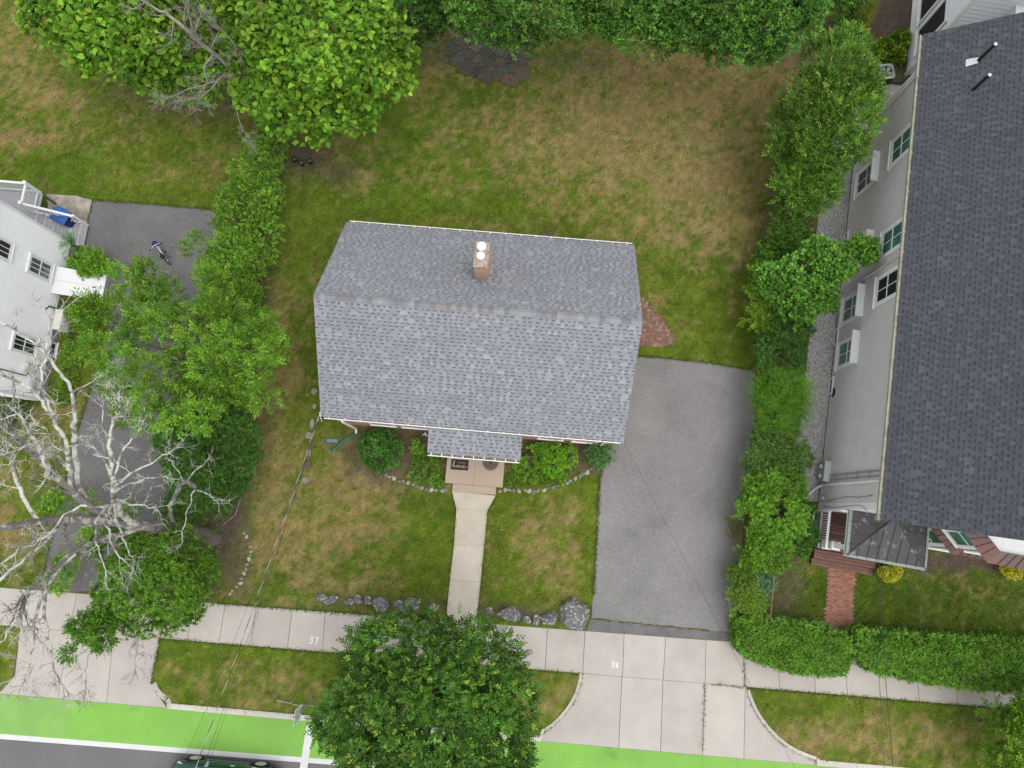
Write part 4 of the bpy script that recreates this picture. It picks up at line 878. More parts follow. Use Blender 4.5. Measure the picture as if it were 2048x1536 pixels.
# edging stones
STONE = [blob((.5, .5, .32), 300 + i, 1) for i in range(5)]
for m_ in STONE: m_.materials.append(EDGES)
def edging(label, pts, size=.215):
    t = thing('stone_edging', label, 'edging', P(*pts[0]), 0, 'garden edgings of small stones'); o = P(*pts[0])
    for i, p in enumerate(pts):
        w = P(*p) - o; sc = size * random.uniform(.8, 1.25)
        link('stone', STONE[i % 5], None, t, (w.x, w.y, .02), (0, 0, random.uniform(0, 3)), (sc * random.uniform(1, 1.5), sc, sc))
def along(pts, step):
    out = []; sm = smooth_line([(float(a), float(b)) for a, b in pts], 12); d = 0; last = sm[0]; out.append(last)
    for p in sm[1:]:
        if math.dist(p, last) >= step: out.append((p[0] + random.uniform(-1.5, 1.5), p[1] + random.uniform(-1.5, 1.5))); last = p
    return out
edging('curved edging of small stones round the bed left of the stoop', along([(762, 945), (777, 951), (794, 959), (817, 966), (835, 972), (853, 979), (877, 981), (900, 977)], 8.6))
edging('curved edging of small stones round the bed right of the stoop', along([(1000, 982), (1023, 980), (1048, 982), (1075, 981), (1098, 976), (1121, 969), (1145, 960), (1165, 949), (1181, 936), (1192, 925)], 8.6), .225)
edging('curved line of pale stones in the lawn near the dead tree', along([(489, 1066), (495, 1079), (501, 1092), (502, 1103), (497, 1118), (492, 1136), (485, 1155), (475, 1172), (458, 1189)], 9.0), .19)
# stepping stones
STEPM = mat('stepping_stone', (.24, .215, .19), .95, var=.2, vscale=9, rnd=.15)
sp = tag(bpy.data.objects.new('stepping_stone_path', None), kind='structure'); C.objects.link(sp)
for i, (x, y, w, h) in enumerate([(629, 783, 13, 15), (629, 813, 8, 12), (624, 847, 9, 20), (618, 871, 14, 15), (617, 905, 12, 16), (615, 932, 15, 18), (610, 960, 15, 12)]):
    p = P(x, y); q = random.Random(i); n = 9; s = MB(); s.prism([(p.x + w * .0103 * math.cos(a) * q.uniform(.85, 1.1), p.y + h * .0103 * math.sin(a) * q.uniform(.85, 1.1)) for a in [2 * math.pi * k / n for k in range(n)]], -.05, .03)
    s.build('stepping_stone', FLAGR if i == 5 else STEPM, sp)

# recycling bin
bp = lpt(-.33, 8.02, .012)
bin_ = thing('recycling_bin', 'blue wheeled recycling bin beside the white deck stairs', 'bin', bp, LA + math.radians(-22))
s = MB(); s.add([(-.26, -.24, .06), (.26, -.24, .06), (.26, .24, .06), (-.26, .24, .06), (-.33, -.30, .95), (.33, -.30, .95), (.33, .30, .95), (-.33, .30, .95)], [(3, 2, 1, 0), (0, 1, 5, 4), (1, 2, 6, 5), (2, 3, 7, 6), (3, 0, 4, 7), (4, 5, 6, 7)]); s.build('bin_body', BINB, bin_)
lid = MB(); lid.add([(-.38, -.33, .955), (.36, -.32, .955), (.36, .32, .955), (-.38, .33, .955), (-.34, -.28, 1.03), (.30, -.27, 1.02), (.30, .27, 1.02), (-.34, .28, 1.03)], [(3, 2, 1, 0), (4, 5, 6, 7), (0, 1, 5, 4), (1, 2, 6, 5), (2, 3, 7, 6), (3, 0, 4, 7)]); lid = lid.build('lid', BINL, bin_)
s = MB(); s.box((.0, -.26, 1.026), (.02, .26, 1.038)); s.box((-.31, -.255, 1.034), (-.02, -.245, 1.040)); s.build('lid_rib', BINL, lid, kind='stuff')
s = MB(); s.box((-.18, -.03, 1.033), (-.14, .03, 1.037)); s.build('label_sticker', WHITE, lid)
s = MB(); s.tube([(-.42, -.2, .93), (-.42, .2, .93)], .02, 8); s.build('handle', BINB, bin_)
s = MB(); s.box((.318, .0, .62), (.33, .13, .68)); s.build('label_sticker', WHITE, bin_)
for y in (-.27, .27):
    s = MB(); s.lathe([(.04, -.03), (.12, -.03), (.12, .03), (.04, .03)], 14, Matrix.Translation((-.27, y, .12)) @ Matrix.Rotation(math.pi / 2, 4, 'X')); s.build('wheel', RUBBER, bin_)

# child's bicycle
p0, p1 = P(324, 499, 0), P(339, 524, 0); ang = math.atan2(p1.y - p0.y, p1.x - p0.x)
bike = thing('bicycle', 'small child bicycle with blue front panel parked on the neighbouring drive', 'bicycle', (p0 + p1) / 2 + Vector((0, 0, .014)), ang)
def wheel_ring(x, r, w):
    s = MB(); n = 20; pts = [(x + r * math.cos(2 * math.pi * i / n), 0, r + .0 + r * math.sin(2 * math.pi * i / n)) for i in range(n + 1)]; s.tube(pts, w, 6, False); o = s.build('tyre', RUBBER, bike)
    s = MB()
    for i in range(8): s.tube([(x, 0, r), (x + r * math.cos(math.pi * i / 4), 0, r + r * math.sin(math.pi * i / 4))], .006, 4)
    s.tube([(x, -.05, r), (x, .05, r)], .025, 8); s.build('spokes', METALL, o, kind='stuff')
wheel_ring(-.36, .20, .026); wheel_ring(.36, .20, .026)
s = MB(); s.tube([(-.30, 0, .52), (-.26, 0, .62)], .018, 6); s.tube([(-.30, 0, .50), (.05, 0, .28), (.22, 0, .50)], .022, 6); s.tube([(.05, 0, .28), (.36, 0, .20)], .016, 6); s.tube([(-.30, .0, .5), (-.36, .05, .2)], .014, 6); s.tube([(-.30, 0, .5), (-.36, -.05, .2)], .014, 6); s.tube([(.36, 0, .20), (.2, 0, .46)], .014, 6); s.build('frame', WHITE, bike)
s = MB(); s.tube([(-.18, -.27, .72), (-.27, -.1, .68), (-.27, .1, .68), (-.18, .27, .72)], .014, 6); hb = s.build('handlebar', METALL, bike)
for y in (-1, 1): s = MB(); s.tube([(-.20, y * .21, .715), (-.15, y * .31, .73)], .022, 8); s.build('grip', BLACK, hb)
s = MB(); s.lathe([(.02, 0), (.12, .0), (.13, .12), (.11, .16), (.02, .17)], 12, Matrix.Translation((-.40, 0, .48))); s.build('front_panel', BINB, bike)
s = MB(); s.add([(.10, -.04, .54), (.34, -.09, .55), (.38, 0, .56), (.34, .09, .55), (.10, .04, .54), (.10, -.04, .50), (.34, -.08, .50), (.37, 0, .5), (.34, .08, .50), (.10, .04, .50)], [(0, 1, 2, 3, 4), (9, 8, 7, 6, 5), (0, 5, 6, 1), (1, 6, 7, 2), (2, 7, 8, 3), (3, 8, 9, 4), (4, 9, 5, 0)]); s.build('saddle', BLACK, bike)
s = MB(); s.tube([(.05, -.13, .2), (.05, .13, .34)], .012, 6); s.box((.0, -.19, .18), (.1, -.12, .21)); s.box((.0, .12, .33), (.1, .19, .36)); s.build('pedals', BLACK, bike, kind='stuff')
s = MB(); s.tube([(.1, .03, .26), (.2, .2, .0)], .01, 5); s.build('kickstand', BLACK, bike)

# heat pump and meters on the white house
hp = thing('heat_pump', 'ivory outdoor heat pump unit with round fan beside the white house', 'heat pump', lpt(.38, 3.45, .0), LA)
s = MB(); s.box((-.17, -.43, .22), (.17, .43, .86)); s.build('casing', ACWH, hp)
Mf = Matrix.Translation((.172, .08, .54)) @ Matrix.Rotation(math.pi / 2, 4, 'Y')
s = MB(); s.lathe([(.01, .0), (.26, .0), (.26, .012), (.24, .014)], 24, Mf); s.build('fan_recess', mat('fan_grey', (.22, .22, .22), .6), hp)
s = MB()
for r in (.06, .11, .16, .21, .255):
    s.tube([(.19, .08 + r * math.cos(2 * math.pi * i / 20), .54 + r * math.sin(2 * math.pi * i / 20)) for i in range(21)], .006, 4, False)
s.build('fan_grille', ACWH, hp, kind='stuff')
for y in (-.3, .3): s = MB(); s.box((-.2, y - .03, .0), (.22, y + .03, .217)); s.build('foot', ACWH, hp)
pipe('refrigerant_line', hp, [(-.12, .45, .6), (-.3, .5, .75), (-.36, .5, 1.0), (-.36, .3, 1.2)], .03, BLACK)
def wall_box(name, label, cat, y0, y1, z0, z1, d, m, x=.02, face=None):
    t = thing(name, label, cat, lpt(x, (y0 + y1) / 2, z0), LA, 'utility boxes on the white house'); h = (y1 - y0) / 2
    s = MB(); s.box((0, -h, 0), (d, h, z1 - z0)); s.build('case', m, t)
    s = MB(); s.box((d + .002, -h * .85, .04), (d + .02, h * .85, z1 - z0 - .04)); s.build('cover', m, t)
    if face:
        s = MB(); s.lathe([(.01, 0), (.085, 0), (.085, .05), (.01, .06)], 16, Matrix.Translation((d + .02, 0, (z1 - z0) * .5)) @ Matrix.Rotation(math.pi / 2, 4, 'Y')); s.build('dial', face, t)
    return t
wall_box('breaker_box', 'beige box highest on the side of the white house', 'utility box', 1.02, 1.36, 1.15, 1.78, .16, BEIGE)
wall_box('junction_box', 'tan utility box between two others low on the white house', 'utility box', 1.40, 1.62, .72, 1.15, .15, BEIGE)
wall_box('electric_meter', 'pale grey box with round meter at the corner of the white house', 'meter', .38, .82, .52, 1.25, .16, FOUND, face=GRANITE)
pipe('wall_conduit', lh, [(.08, 1.2, 1.14), (.08, 1.25, .8), (.1, 1.2, .3)], .03, METALG)

# electric cabinet and condenser by the grey house
rh_mat = rotz(RA, (12.72, -.05, 0)); rpt = lambda x, y, z: rh_mat @ Vector((x, y, z))
t = thing('electric_cabinet', 'pale blue grey electric meter cabinet on the side of the grey house', 'utility box', rpt(-.03, 1.5, .3), RA)
s = MB(); s.box((-.24, -.4, 0), (0, .4, .62)); s.build('case', METALG, t); s = MB(); s.box((-.26, -.42, .623), (0.0, .42, .66)); s.build('rain_lid', METALL, t)
for y in (-.2, .2): s = MB(); s.lathe([(.01, 0), (.09, 0), (.085, .07), (.01, .09)], 14, Matrix.Translation((-.242, y, .3)) @ Matrix.Rotation(-math.pi / 2, 4, 'Y')); s.build('meter_dial', METALL, t)
t = thing('air_conditioner', 'dark air conditioning condenser with pale rim on the gravel', 'air conditioner', rpt(.72, 19.9, .03), RA + .25)
s = MB(); n = 8; ring = lambda h, k: [(h * k * (1 if abs(math.cos(a)) > abs(math.sin(a)) else 1) * c_, h * k * s_) for a in [0] for c_, s_ in [(-1, -.8), (-.8, -1), (.8, -1), (1, -.8), (1, .8), (.8, 1), (-.8, 1), (-1, .8)]]
s.prism(ring(.36, 1), 0, .78); s.build('casing', mat('charcoal_casing', (.045, .047, .05), .7), t)
for i in range(7): s = MB(); s.prism(ring(.368, 1), .08 + i * .1, .1 + i * .1); s.build('louvre', BLACK, t)
s = MB(); n = 24
o8 = [(.37 * max(-1, min(1, 1.25 * math.cos(a))), .37 * max(-1, min(1, 1.25 * math.sin(a)))) for a in [2 * math.pi * i / n for i in range(n)]]; i8 = [(.26 * math.cos(a), .26 * math.sin(a)) for a in [2 * math.pi * i / n for i in range(n)]]
s.add([(x, y, .79) for x, y in o8] + [(x, y, .82) for x, y in i8], [(i, (i + 1) % n, n + (i + 1) % n, n + i) for i in range(n)]); s.build('rim', METALG, t)
s = MB()
for i in range(4): a = i * math.pi / 2 + .4; s.add([(0, 0, .80), (.25 * math.cos(a), .25 * math.sin(a), .79), (.25 * math.cos(a + .8), .25 * math.sin(a + .8), .81)], [(0, 1, 2)])
s.build('fan_blades', METALG, t, kind='stuff')
pipe('refrigerant_line', t, [(.36, -.1, .15), (.7, -.2, .1), (1.0, -.25, .15), (1.2, -.1, .3)], .03, BLACK)
# splash block and drain hose at the brick house
p = P(664, 882); t = thing('splash_block', 'green plastic splash block lying on the lawn by the brick house', 'splash block', p, math.radians(-2))
s = MB(); s.prism([(-.29, -.12), (.27, -.10), (.27, .10), (-.29, .13)], 0.0, .05); s.build('tray', GREENPL, t)
s = MB(); s.prism([(-.2, -.06), (.24, -.07), (.24, .07), (-.2, .07)], .052, .056); s.build('worn_floor', mat('worn_plastic', (.19, .2, .17), .8, var=.2), t)
for y in (-.115, .115): s = MB(); s.box((-.25, y - .012, .05), (.27, y + .012, .10)); s.build('side_rim', GREENPL, t)
hpv = [P(712, 868, .10), P(705, 871, .08), P(690, 880, .07), P(676, 892, .06), P(664, 900, .06)]
t = thing('drain_hose', 'dark green drain hose running from the white downspout across the lawn', 'hose', P(712, 868)); s = MB(); s.tube([v - P(712, 868) for v in smooth_line([tuple(v) for v in hpv], 5) for v in [Vector(v)]], .05, 8); s.build('hose', GREENPL, t, True)
s = MB(); s.tube([hpv[-1] - P(712, 868), hpv[-1] - P(712, 868) + Vector((-.05, -.05, 0))], .06, 8); s.build('end_cap', GREENPL, t)
# doormats
def script(word_pts, w, z, s): 
    for st_ in word_pts: s.ribbon(smooth_line(st_, 6), w, z)
p = house.matrix_basis @ Vector((-.53, -5.20, .362)); 
dm = thing('doormat', 'black rectangular doormat with home in script on the stoop', 'doormat', p, HA + math.radians(1))
s = MB(); s.box((-.36, -.215, 0), (.36, .215, .012)); s.build('mat', BLACK, dm)
GOLD = mat('tan_lettering', (.5, .36, .25), .9); s = MB()
home = [[(-.34, -.04), (-.27, -.03), (-.22, .12), (-.245, .15), (-.265, .05), (-.27, -.12), (-.24, -.03), (-.205, -.03), (-.20, -.10), (-.17, -.10), (-.13, -.05)], [(-.13, -.05), (-.09, -.02), (-.06, -.06), (-.09, -.11), (-.125, -.08), (-.10, -.03), (-.04, -.04)],
        [(-.04, -.03), (-.03, -.11), (.0, -.04), (.03, -.04), (.035, -.11), (.06, -.05), (.09, -.04), (.10, -.11), (.13, -.09)], [(.13, -.09), (.20, -.05), (.18, -.01), (.15, -.05), (.16, -.11), (.22, -.11), (.31, -.06)]]
script(home, .016, .0145, s); s.build('lettering', GOLD, dm)
s = MB(); x = -.08
for ch_, wd in (('w', .05), ('e', .035), ('l', .02), ('c', .03), ('o', .035), ('m', .05), ('e', .035)):
    S = {'w': [[(0, .03), (.01, 0), (.022, .025), (.034, 0), (.044, .03)]], 'e': [[(0, .015), (.028, .018), (.015, .032), (0, .015), (.012, 0), (.03, .006)]], 'l': [[(.01, .055), (.006, .0)]], 'c': [[(.028, .026), (.012, .032), (0, .015), (.012, 0), (.028, .006)]], 'o': [[(.015, .032), (0, .016), (.015, 0), (.03, .016), (.015, .032)]], 'm': [[(0, 0), (.004, .03), (.02, .03), (.022, 0), (.024, .028), (.04, .03), (.044, 0)]]}[ch_]
    for st_ in S: s.ribbon([(x + a, .07 + b) for a, b in smooth_line(st_, 4)], .007, .0145)
    x += wd + .012
s.build('small_lettering', GOLD, dm)
p = house.matrix_basis @ Vector((.74, -5.0, .362)); dm = thing('doormat', 'black round doormat with pale ring pattern on the stoop', 'doormat', p, 0)
s = MB(); s.lathe([(.02, 0), (.335, 0), (.335, .012), (.02, .012)], 32); s.build('mat', BLACK, dm); s = MB(); q = random.Random(3)
for r, n, w in ((.31, 34, .022), (.26, 28, .02), (.2, 22, .02), (.14, 16, .02), (.08, 9, .02)):
    for i in range(n):
        a = 2 * math.pi * i / n; c_, s_ = math.cos(a), math.sin(a); s.add([((r + dx) * c_ - dy * s_, (r + dx) * s_ + dy * c_, .0145) for dx, dy in ((-w, 0), (0, -w * .8), (w, 0), (0, w * .8))], [(0, 1, 2, 3)])
s.build('ring_pattern', GOLD, dm, kind='stuff')
# painted numbers on the pavement
def number(txt, pxy, ang, sc):
    p = P(*pxy, .025); s = MB(rotz(ang, (p.x, p.y, 0)))
    G = {'3': [[(-.14, .18), (-.05, .24), (.05, .2), (.03, .08), (-.06, .03), (.05, -.02), (.05, -.16), (-.06, -.22), (-.17, -.17)]], '7': [[(-.10, .20), (.02, .22), (.12, .19), (.06, .0), (.0, -.22)]], '8': [[(.06, .12), (-.04, .19), (-.10, .11), (.0, .0), (.08, -.11), (.0, -.20), (-.10, -.12), (.0, .0), (.08, .10), (.02, .18)]]}
    x = -.14
    for ch_ in txt:
        for st_ in G[ch_]: s.ribbon([((x + a) * sc, b * sc) for a, b in smooth_line(st_, 6)], .05 * sc, .0285)
        x += .33
    o = s.build('pavement_number', SPRAY); tag(o, 'white number %s sprayed on the pavement' % txt + (' left of the street tree' if txt == '37' else ' by the driveway'), 'painted number', 'numbers sprayed on the pavement')
number('37', (627, 1281), math.radians(-6), .54); number('38', (1230, 1329), math.radians(-4), .45)
# road sign
sg = thing('road_sign', 'small white road sign on a grey post by the bike lane', 'road sign', P(628, 1396), math.radians(-4.7))
s = MB(); s.box((-.03, -.02, -.2), (.03, .02, 2.75)); s.build('post', METALG, sg)
s = MB(); s.box((.031, -.30, 1.85), (.036, .27, 2.72)); pl = s.build('plate', SIGNM, sg); q = random.Random(9); s = MB()
for r_ in range(5):
    y = -.24; z = 2.55 - r_ * .14
    while y < .17:
        w = q.uniform(.03, .07); s.box((.0375, y, z - .035), (.0395, y + w, z + .035)); y += w + q.uniform(.02, .05)
s.build('lettering', BLACK, pl, kind='stuff')
s = MB(); s.box((.0375, -.05, 1.93), (.045, .14, 1.97)); s.build('black_bar', BLACK, pl)
# fallen stick on the verge
s = MB(); q0 = P(553, 1400, .03); pts = [P(553, 1400, .03), P(566, 1403, .04), P(580, 1406, .03), P(592, 1410, .05), P(610, 1410, .03), P(633, 1411, .03)]; s.tube([v - q0 for v in pts], [.03, .026, .024, .022, .018, .01], 6); s.tube([pts[2] - q0, pts[2] - q0 + Vector((.25, .22, .02))], [.016, .006], 5)
o = s.build('fallen_branch', DEADB); o.location = q0; tag(o, 'pale fallen branch lying on the verge beside the road sign', 'branch')
s = MB(); q0 = P(482, 995, .02); s.tube([Vector((0, 0, .02)), P(470, 1030, .05) - q0, P(440, 1055, .02) - q0], [.02, .018, .01], 6); o = s.build('fallen_branch', DEADB); o.location = q0; tag(o, 'thin fallen branch on the bare soil right of the dark shrub', 'branch')
# nursery pots
for (x, y), lb in (((590, 322), 'black nursery pot at the left of three near the hedge'), ((605, 329), 'black nursery pot in the middle of three near the hedge'), ((621, 325), 'black nursery pot at the right of three near the hedge')):
    t = thing('plant_pot', lb, 'plant pot', P(x, y), 0, 'nursery pots by the hedge'); s = MB(); s.lathe([(.09, 0), (.125, .2), (.135, .2), (.135, .22), (.115, .22), (.11, .17), (.02, .17)], 16); s.build('pot', BLACK, t, True)
    s = MB(); s.lathe([(.01, .172), (.105, .172), (.09, .185), (.01, .19)], 12); s.build('soil', SOILM, t)
# wire fence inside the right hand shrubs
fl_ = [P(1640, 395, 1.15), P(1623, 480, 1.15), P(1600, 640, 1.15), P(1568, 800, 1.15), P(1556, 1000, 1.15), P(1548, 1140, 1.15), P(1541, 1240, 1.15)]
t = thing('rail_fence', 'thin rusty rail fence running among the shrubs beside the driveway', 'fence', (fl_[0].x, fl_[0].y, 0)); o3 = Vector((fl_[0].x, fl_[0].y, 0))
RUST = mat('rusty_rail', (.16, .10, .07), .9, var=.3)
for a, b in zip(fl_[:-1], fl_[1:]):
    s = MB(); s.tube([a - o3, b - o3], .03, 6); s.build('rail', RUST, t)
    s = MB(); s.tube([Vector((a.x, a.y, -.2)) - o3, a - o3 + Vector((0, 0, .05))], .035, 6); s.build('post', RUST, t)
t = thing('fence_post', 'thin grey post leaning at the edge of the left hedge', 'post', P(575, 345)); s = MB(); s.tube([(0, 0, -.2), (0, 0, 1.0)], .03, 6); s.build('post', DEADB, t); s = MB(); s.tube([(0, 0, 1.0), (0, 0, 1.03)], .036, 6); s.build('cap', DEADB, t)
# overhead cables
def cable(label, pts, r, m=WIREM, twist=None):
    a = Vector(pts[0]); L = [Vector(p) for p in pts]
    n = 30; P0, P1 = L[0], L[-1]; sag = .35
    path = [P0.lerp(P1, i / n) - Vector((0, 0, sag * 4 * (i / n) * (1 - i / n))) for i in range(n + 1)]
    t = thing('overhead_cable', label, 'cable', a, 0, 'overhead cables')
    s = MB(); s.tube([p - a for p in path], r, 5); s.build('cable', m, t, True)
    if twist:
        s = MB(); k = 300; q = []
        for i in range(k + 1):
            u = i / k * n; j = min(int(u), n - 1); p = path[j].lerp(path[j + 1], u - j) - a; ph = i * .42; q.append(p + Vector((math.cos(ph), 0, math.sin(ph))) * r * .9)
        s.tube(q, r * .75, 5); s.build('bare_neutral', twist, t, True)
    s = MB(); s.tube([Vector((0, .02, 0)), Vector((0, -.12, -.02))], r * 2.0, 8); s.build('clamp', METALL, t)
w0, w1 = P(640, 826, 3.25), P(391, 1522, 6.0); dv = (w1 - w0); cable('thick twisted service cable from the left eave corner of the brick house', [w0, w0 + dv * 1.35], .012, WIREM, WIREL)
w0 = P(641, 832, 3.05); w1 = P(405, 1524, 6.0); cable('thin cable just right of the twisted service cable', [w0, w0 + (w1 - w0) * 1.35], .006)
w0 = P(636, 836, 2.95); w1 = P(414, 1524, 5.8); cable('rightmost thin cable of the bundle from the brick house', [w0, w0 + (w1 - w0) * 1.35], .005)
w0 = P(643, 838, 2.85); w1 = P(362, 1524, 5.6); cable('leftmost thin cable of the bundle over the bike lane', [w0, w0 + (w1 - w0) * 1.35], .005)
w0 = P(1246, 880, 3.0); w1 = P(1590, 1530, 6.0); cable('thin cable crossing the driveway from the right eave corner', [w0, w0 + (w1 - w0) * 1.3], .0045)
w0 = rpt(-.15, -.32, 5.25); w1 = P(1797, 1536, 6.2); cable('cable from the front corner of the grey house over the hedge', [w0, w0 + (w1 - w0) * 1.6], .009)
w0 = rpt(-.10, -.3, 5.0); w1 = P(1779, 1536, 6.2); cable('second thinner cable from the grey house over the hedge', [w0, w0 + (w1 - w0) * 1.6], .005)

# parked car at the bottom edge
wf, wr = P(391, 1515, ZR + .32), P(522, 1527, ZR + .32); ca = math.atan2(wr.y - wf.y, wr.x - wf.x)
car = thing('parked_car', 'dark green car with alloy wheels, cut off by the bottom edge', 'car', ((wf.x + wr.x) / 2, (wf.y + wr.y) / 2, ZR), ca)
# local: +x towards the rear, near side at y=0, far side at y=-1.74
WB = (wr - wf).length; hwid = .87
def car_body():
    st_ = [(-2.06, .60, .42, .62, .55), (-1.98, .74, .26, .68, .80), (-1.6, .84, .20, .80, .86), (-1.2, .865, .18, .86, .87), (-.75, .87, .18, .93, .88), (0, .87, .18, .96, .89), (.8, .87, .18, .98, .89), (1.3, .87, .18, 1.0, .88), (1.75, .84, .22, 1.0, .87), (2.08, .76, .30, .95, .82), (2.18, .62, .42, .82, .6)]
    vs, n = [], 0
    for x, w, zb_, zt_, _ in st_:
        ring_ = [(w * .86, zb_), (w * .97, zb_ + .10), (w, (zb_ + zt_) * .5), (w * .985, zt_ - .10), (w * .90, zt_ - .01), (w * .55, zt_ + .035), (0, zt_ + .045)]
        full = ring_ + [(-a, b) for a, b in ring_[-2::-1]]; n = len(full); vs += [(x, -hwid + a, b) for a, b in full]
    fs = [(i * n + j, i * n + (j + 1) % n, (i + 1) * n + (j + 1) % n, (i + 1) * n + j) for i in range(len(st_) - 1) for j in range(n)]
    fs += [tuple(range(n))[::-1], tuple(range((len(st_) - 1) * n, len(st_) * n))]; s_ = MB(); s_.add(vs, fs); return s_
body = car_body().build('body', CARP, car, True)
bm = bmesh.new(); bm.from_mesh(body.data); bmesh.ops.recalc_face_normals(bm, faces=bm.faces); bm.to_mesh(body.data); bm.free()
cut = MB()
for x in (-WB / 2, WB / 2):
    for y in (-.10, -2 * hwid + .10): cut.lathe([(.001, -.14), (.37, -.14), (.37, .14), (.001, .14)], 28, Matrix.Translation((x, y, .34)) @ Matrix.Rotation(math.pi / 2, 4, 'X'))
cutter = cut.build('wheel_arch_cutter', BLACK, car); bm = bmesh.new(); bm.from_mesh(cutter.data); bmesh.ops.recalc_face_normals(bm, faces=bm.faces); bm.to_mesh(cutter.data); bm.free()
md = body.modifiers.new('arches', 'BOOLEAN'); md.operation = 'DIFFERENCE'; md.object = cutter; md.solver = 'EXACT'
bpy.context.view_layer.update(); ev = body.evaluated_get(bpy.context.evaluated_depsgraph_get()); nm = bpy.data.meshes.new_from_object(ev); body.modifiers.clear(); body.data = nm; bpy.data.objects.remove(cutter, do_unlink=True)
gh = [(-.95, .80, .95), (-.25, .70, 1.40), (.45, .68, 1.46), (1.15, .68, 1.42), (1.80, .76, 1.0)]
s = MB(); vs = []
for x, w, z in gh: zb_ = .95; vs += [(x, -hwid + .80, zb_), (x, -hwid + w, z), (x, -hwid - w, z), (x, -hwid - .80, zb_)]
s.add(vs, [(i * 4 + j, i * 4 + j + 1, i * 4 + j + 5, i * 4 + j + 4) for i in range(4) for j in range(3)]); s.build('window_glass', CARG, car)
s = MB(); s.add([(x, -hwid + sgn * (w + .0), z + .012) for x, w, z in gh[1:4] for sgn in (1, -1)], [(0, 1, 3, 2), (2, 3, 5, 4)]); s.build('roof', CARP, car)
s = MB()
for sgn in (1, -1):
    for (xa_, wa, za), (xb_, wb_, zb_) in zip(gh[:-1], gh[1:]): s.tube([(xa_, -hwid + sgn * (wa + .005), za), (xb_, -hwid + sgn * (wb_ + .005), zb_)], .03, 6)
    s.tube([(.45, -hwid + sgn * .81, .96), (.45, -hwid + sgn * .69, 1.45)], .03, 6)
s.build('pillars', CARP, car, kind='stuff')
for x in (-WB / 2, WB / 2):
    for y, sd in ((-.005, 1), (-2 * hwid + .005, -1)):
        Mw = Matrix.Translation((x, y, .32)) @ Matrix.Rotation(-sd * math.pi / 2, 4, 'X')
        s = MB(); s.lathe([(.20, -.19), (.30, -.19), (.32, -.16), (.32, -.03), (.30, 0), (.215, 0), (.20, -.02)], 30, Mw); ty = s.build('tyre', RUBBER, car, True)
        s = MB(); s.lathe([(.01, -.05), (.205, -.05), (.21, -.002), (.195, -.004), (.19, -.045)], 26, Mw); s.build('rim_well', BLACK, ty)
        s = MB(); s.lathe([(.195, -.03), (.212, -.03), (.212, .004), (.195, .004)], 26, Mw); s.lathe([(.005, -.03), (.05, -.03), (.05, .002), (.005, .006)], 12, Mw)
        for i in range(10):
            a = 2 * math.pi * i / 10; s.add([(r * math.cos(a + da), r * math.sin(a + da), z) for r, da, z in ((.04, -.22, -.004), (.2, -.075, -.012), (.2, .075, -.012), (.04, .22, -.004))], [(0, 1, 2, 3)], Mw)
        s.build('alloy_rim', CHROME, ty, kind='stuff')
s = MB(); s.add([(-.62, -.02, .98), (-.52, .18, .99), (-.44, .18, 1.0), (-.48, -.02, .98), (-.62, -.02, 1.10), (-.52, .18, 1.12), (-.44, .18, 1.12), (-.48, -.02, 1.10)], [(3, 2, 1, 0), (4, 5, 6, 7), (0, 1, 5, 4), (1, 2, 6, 5), (2, 3, 7, 6), (3, 0, 4, 7)]); s.build('wing_mirror', mat('mirror_shell', (.10, .20, .25), .2, spec=.7), car)
for x in (.28, 1.12): s = MB(); s.box((x, -.012, .80), (x + .17, .02, .83)); s.build('door_handle', CHROME, car)
s = MB(); s.tube([(-.85, .0, .40), (.85, .0, .40)], .018, 6); s.build('side_moulding', mat('moulding', (.16, .2, .16), .5), car)
s = MB(); s.add([(-1.98, -.20, .60), (-1.72, -.06, .70), (-1.55, -.10, .80), (-1.80, -.32, .74)], [(0, 1, 2, 3)]); s.add([(-2.0, -.20, .58), (-1.72, -.04, .66), (-1.72, -.06, .70), (-1.98, -.20, .60)], [(0, 1, 2, 3)]); s.build('headlight', METALL, car)
s = MB(); s.add([(-.80, -.16, .952), (-.10, -.165, .962), (-.10, -.13, .955), (-.80, -.125, .945)], [(0, 1, 2, 3)]); s.build('window_trim', METALL, car)
# ================================================================== PLANTS
def nrm(a): return a / np.maximum(np.linalg.norm(a, axis=-1, keepdims=True), 1e-9)
UP = np.array([0., 0., 1.])
TEMPL = {'diamond': (np.array([[0, 0, 0], [.45, .5, .10], [1, 0, -.05], [.45, -.5, .10]]), np.array([[0, 1, 2], [0, 2, 3]])),
         'oval': (np.array([[0, 0, 0], [.25, .42, .08], [.7, .40, .07], [1, 0, -.10], [.7, -.40, .07], [.25, -.42, .08]]), np.array([[0, 1, 2], [0, 2, 3], [0, 3, 4], [0, 4, 5]])),
         'heart': (np.array([[0, 0, 0], [-.10, .26, .02], [.18, .50, .07], [.55, .40, .04], [1.0, 0, -.22], [.55, -.40, .04], [.18, -.50, .07], [-.10, -.26, .02], [.5, 0, -.05]]),
                   np.array([[0, 1, 2], [0, 2, 8], [2, 3, 8], [3, 4, 8], [4, 5, 8], [5, 6, 8], [6, 0, 8], [6, 7, 0]])),
         'blade': (np.array([[0, .5, 0], [0, -.5, 0], [1, 0, 0]]), np.array([[0, 1, 2]]))}
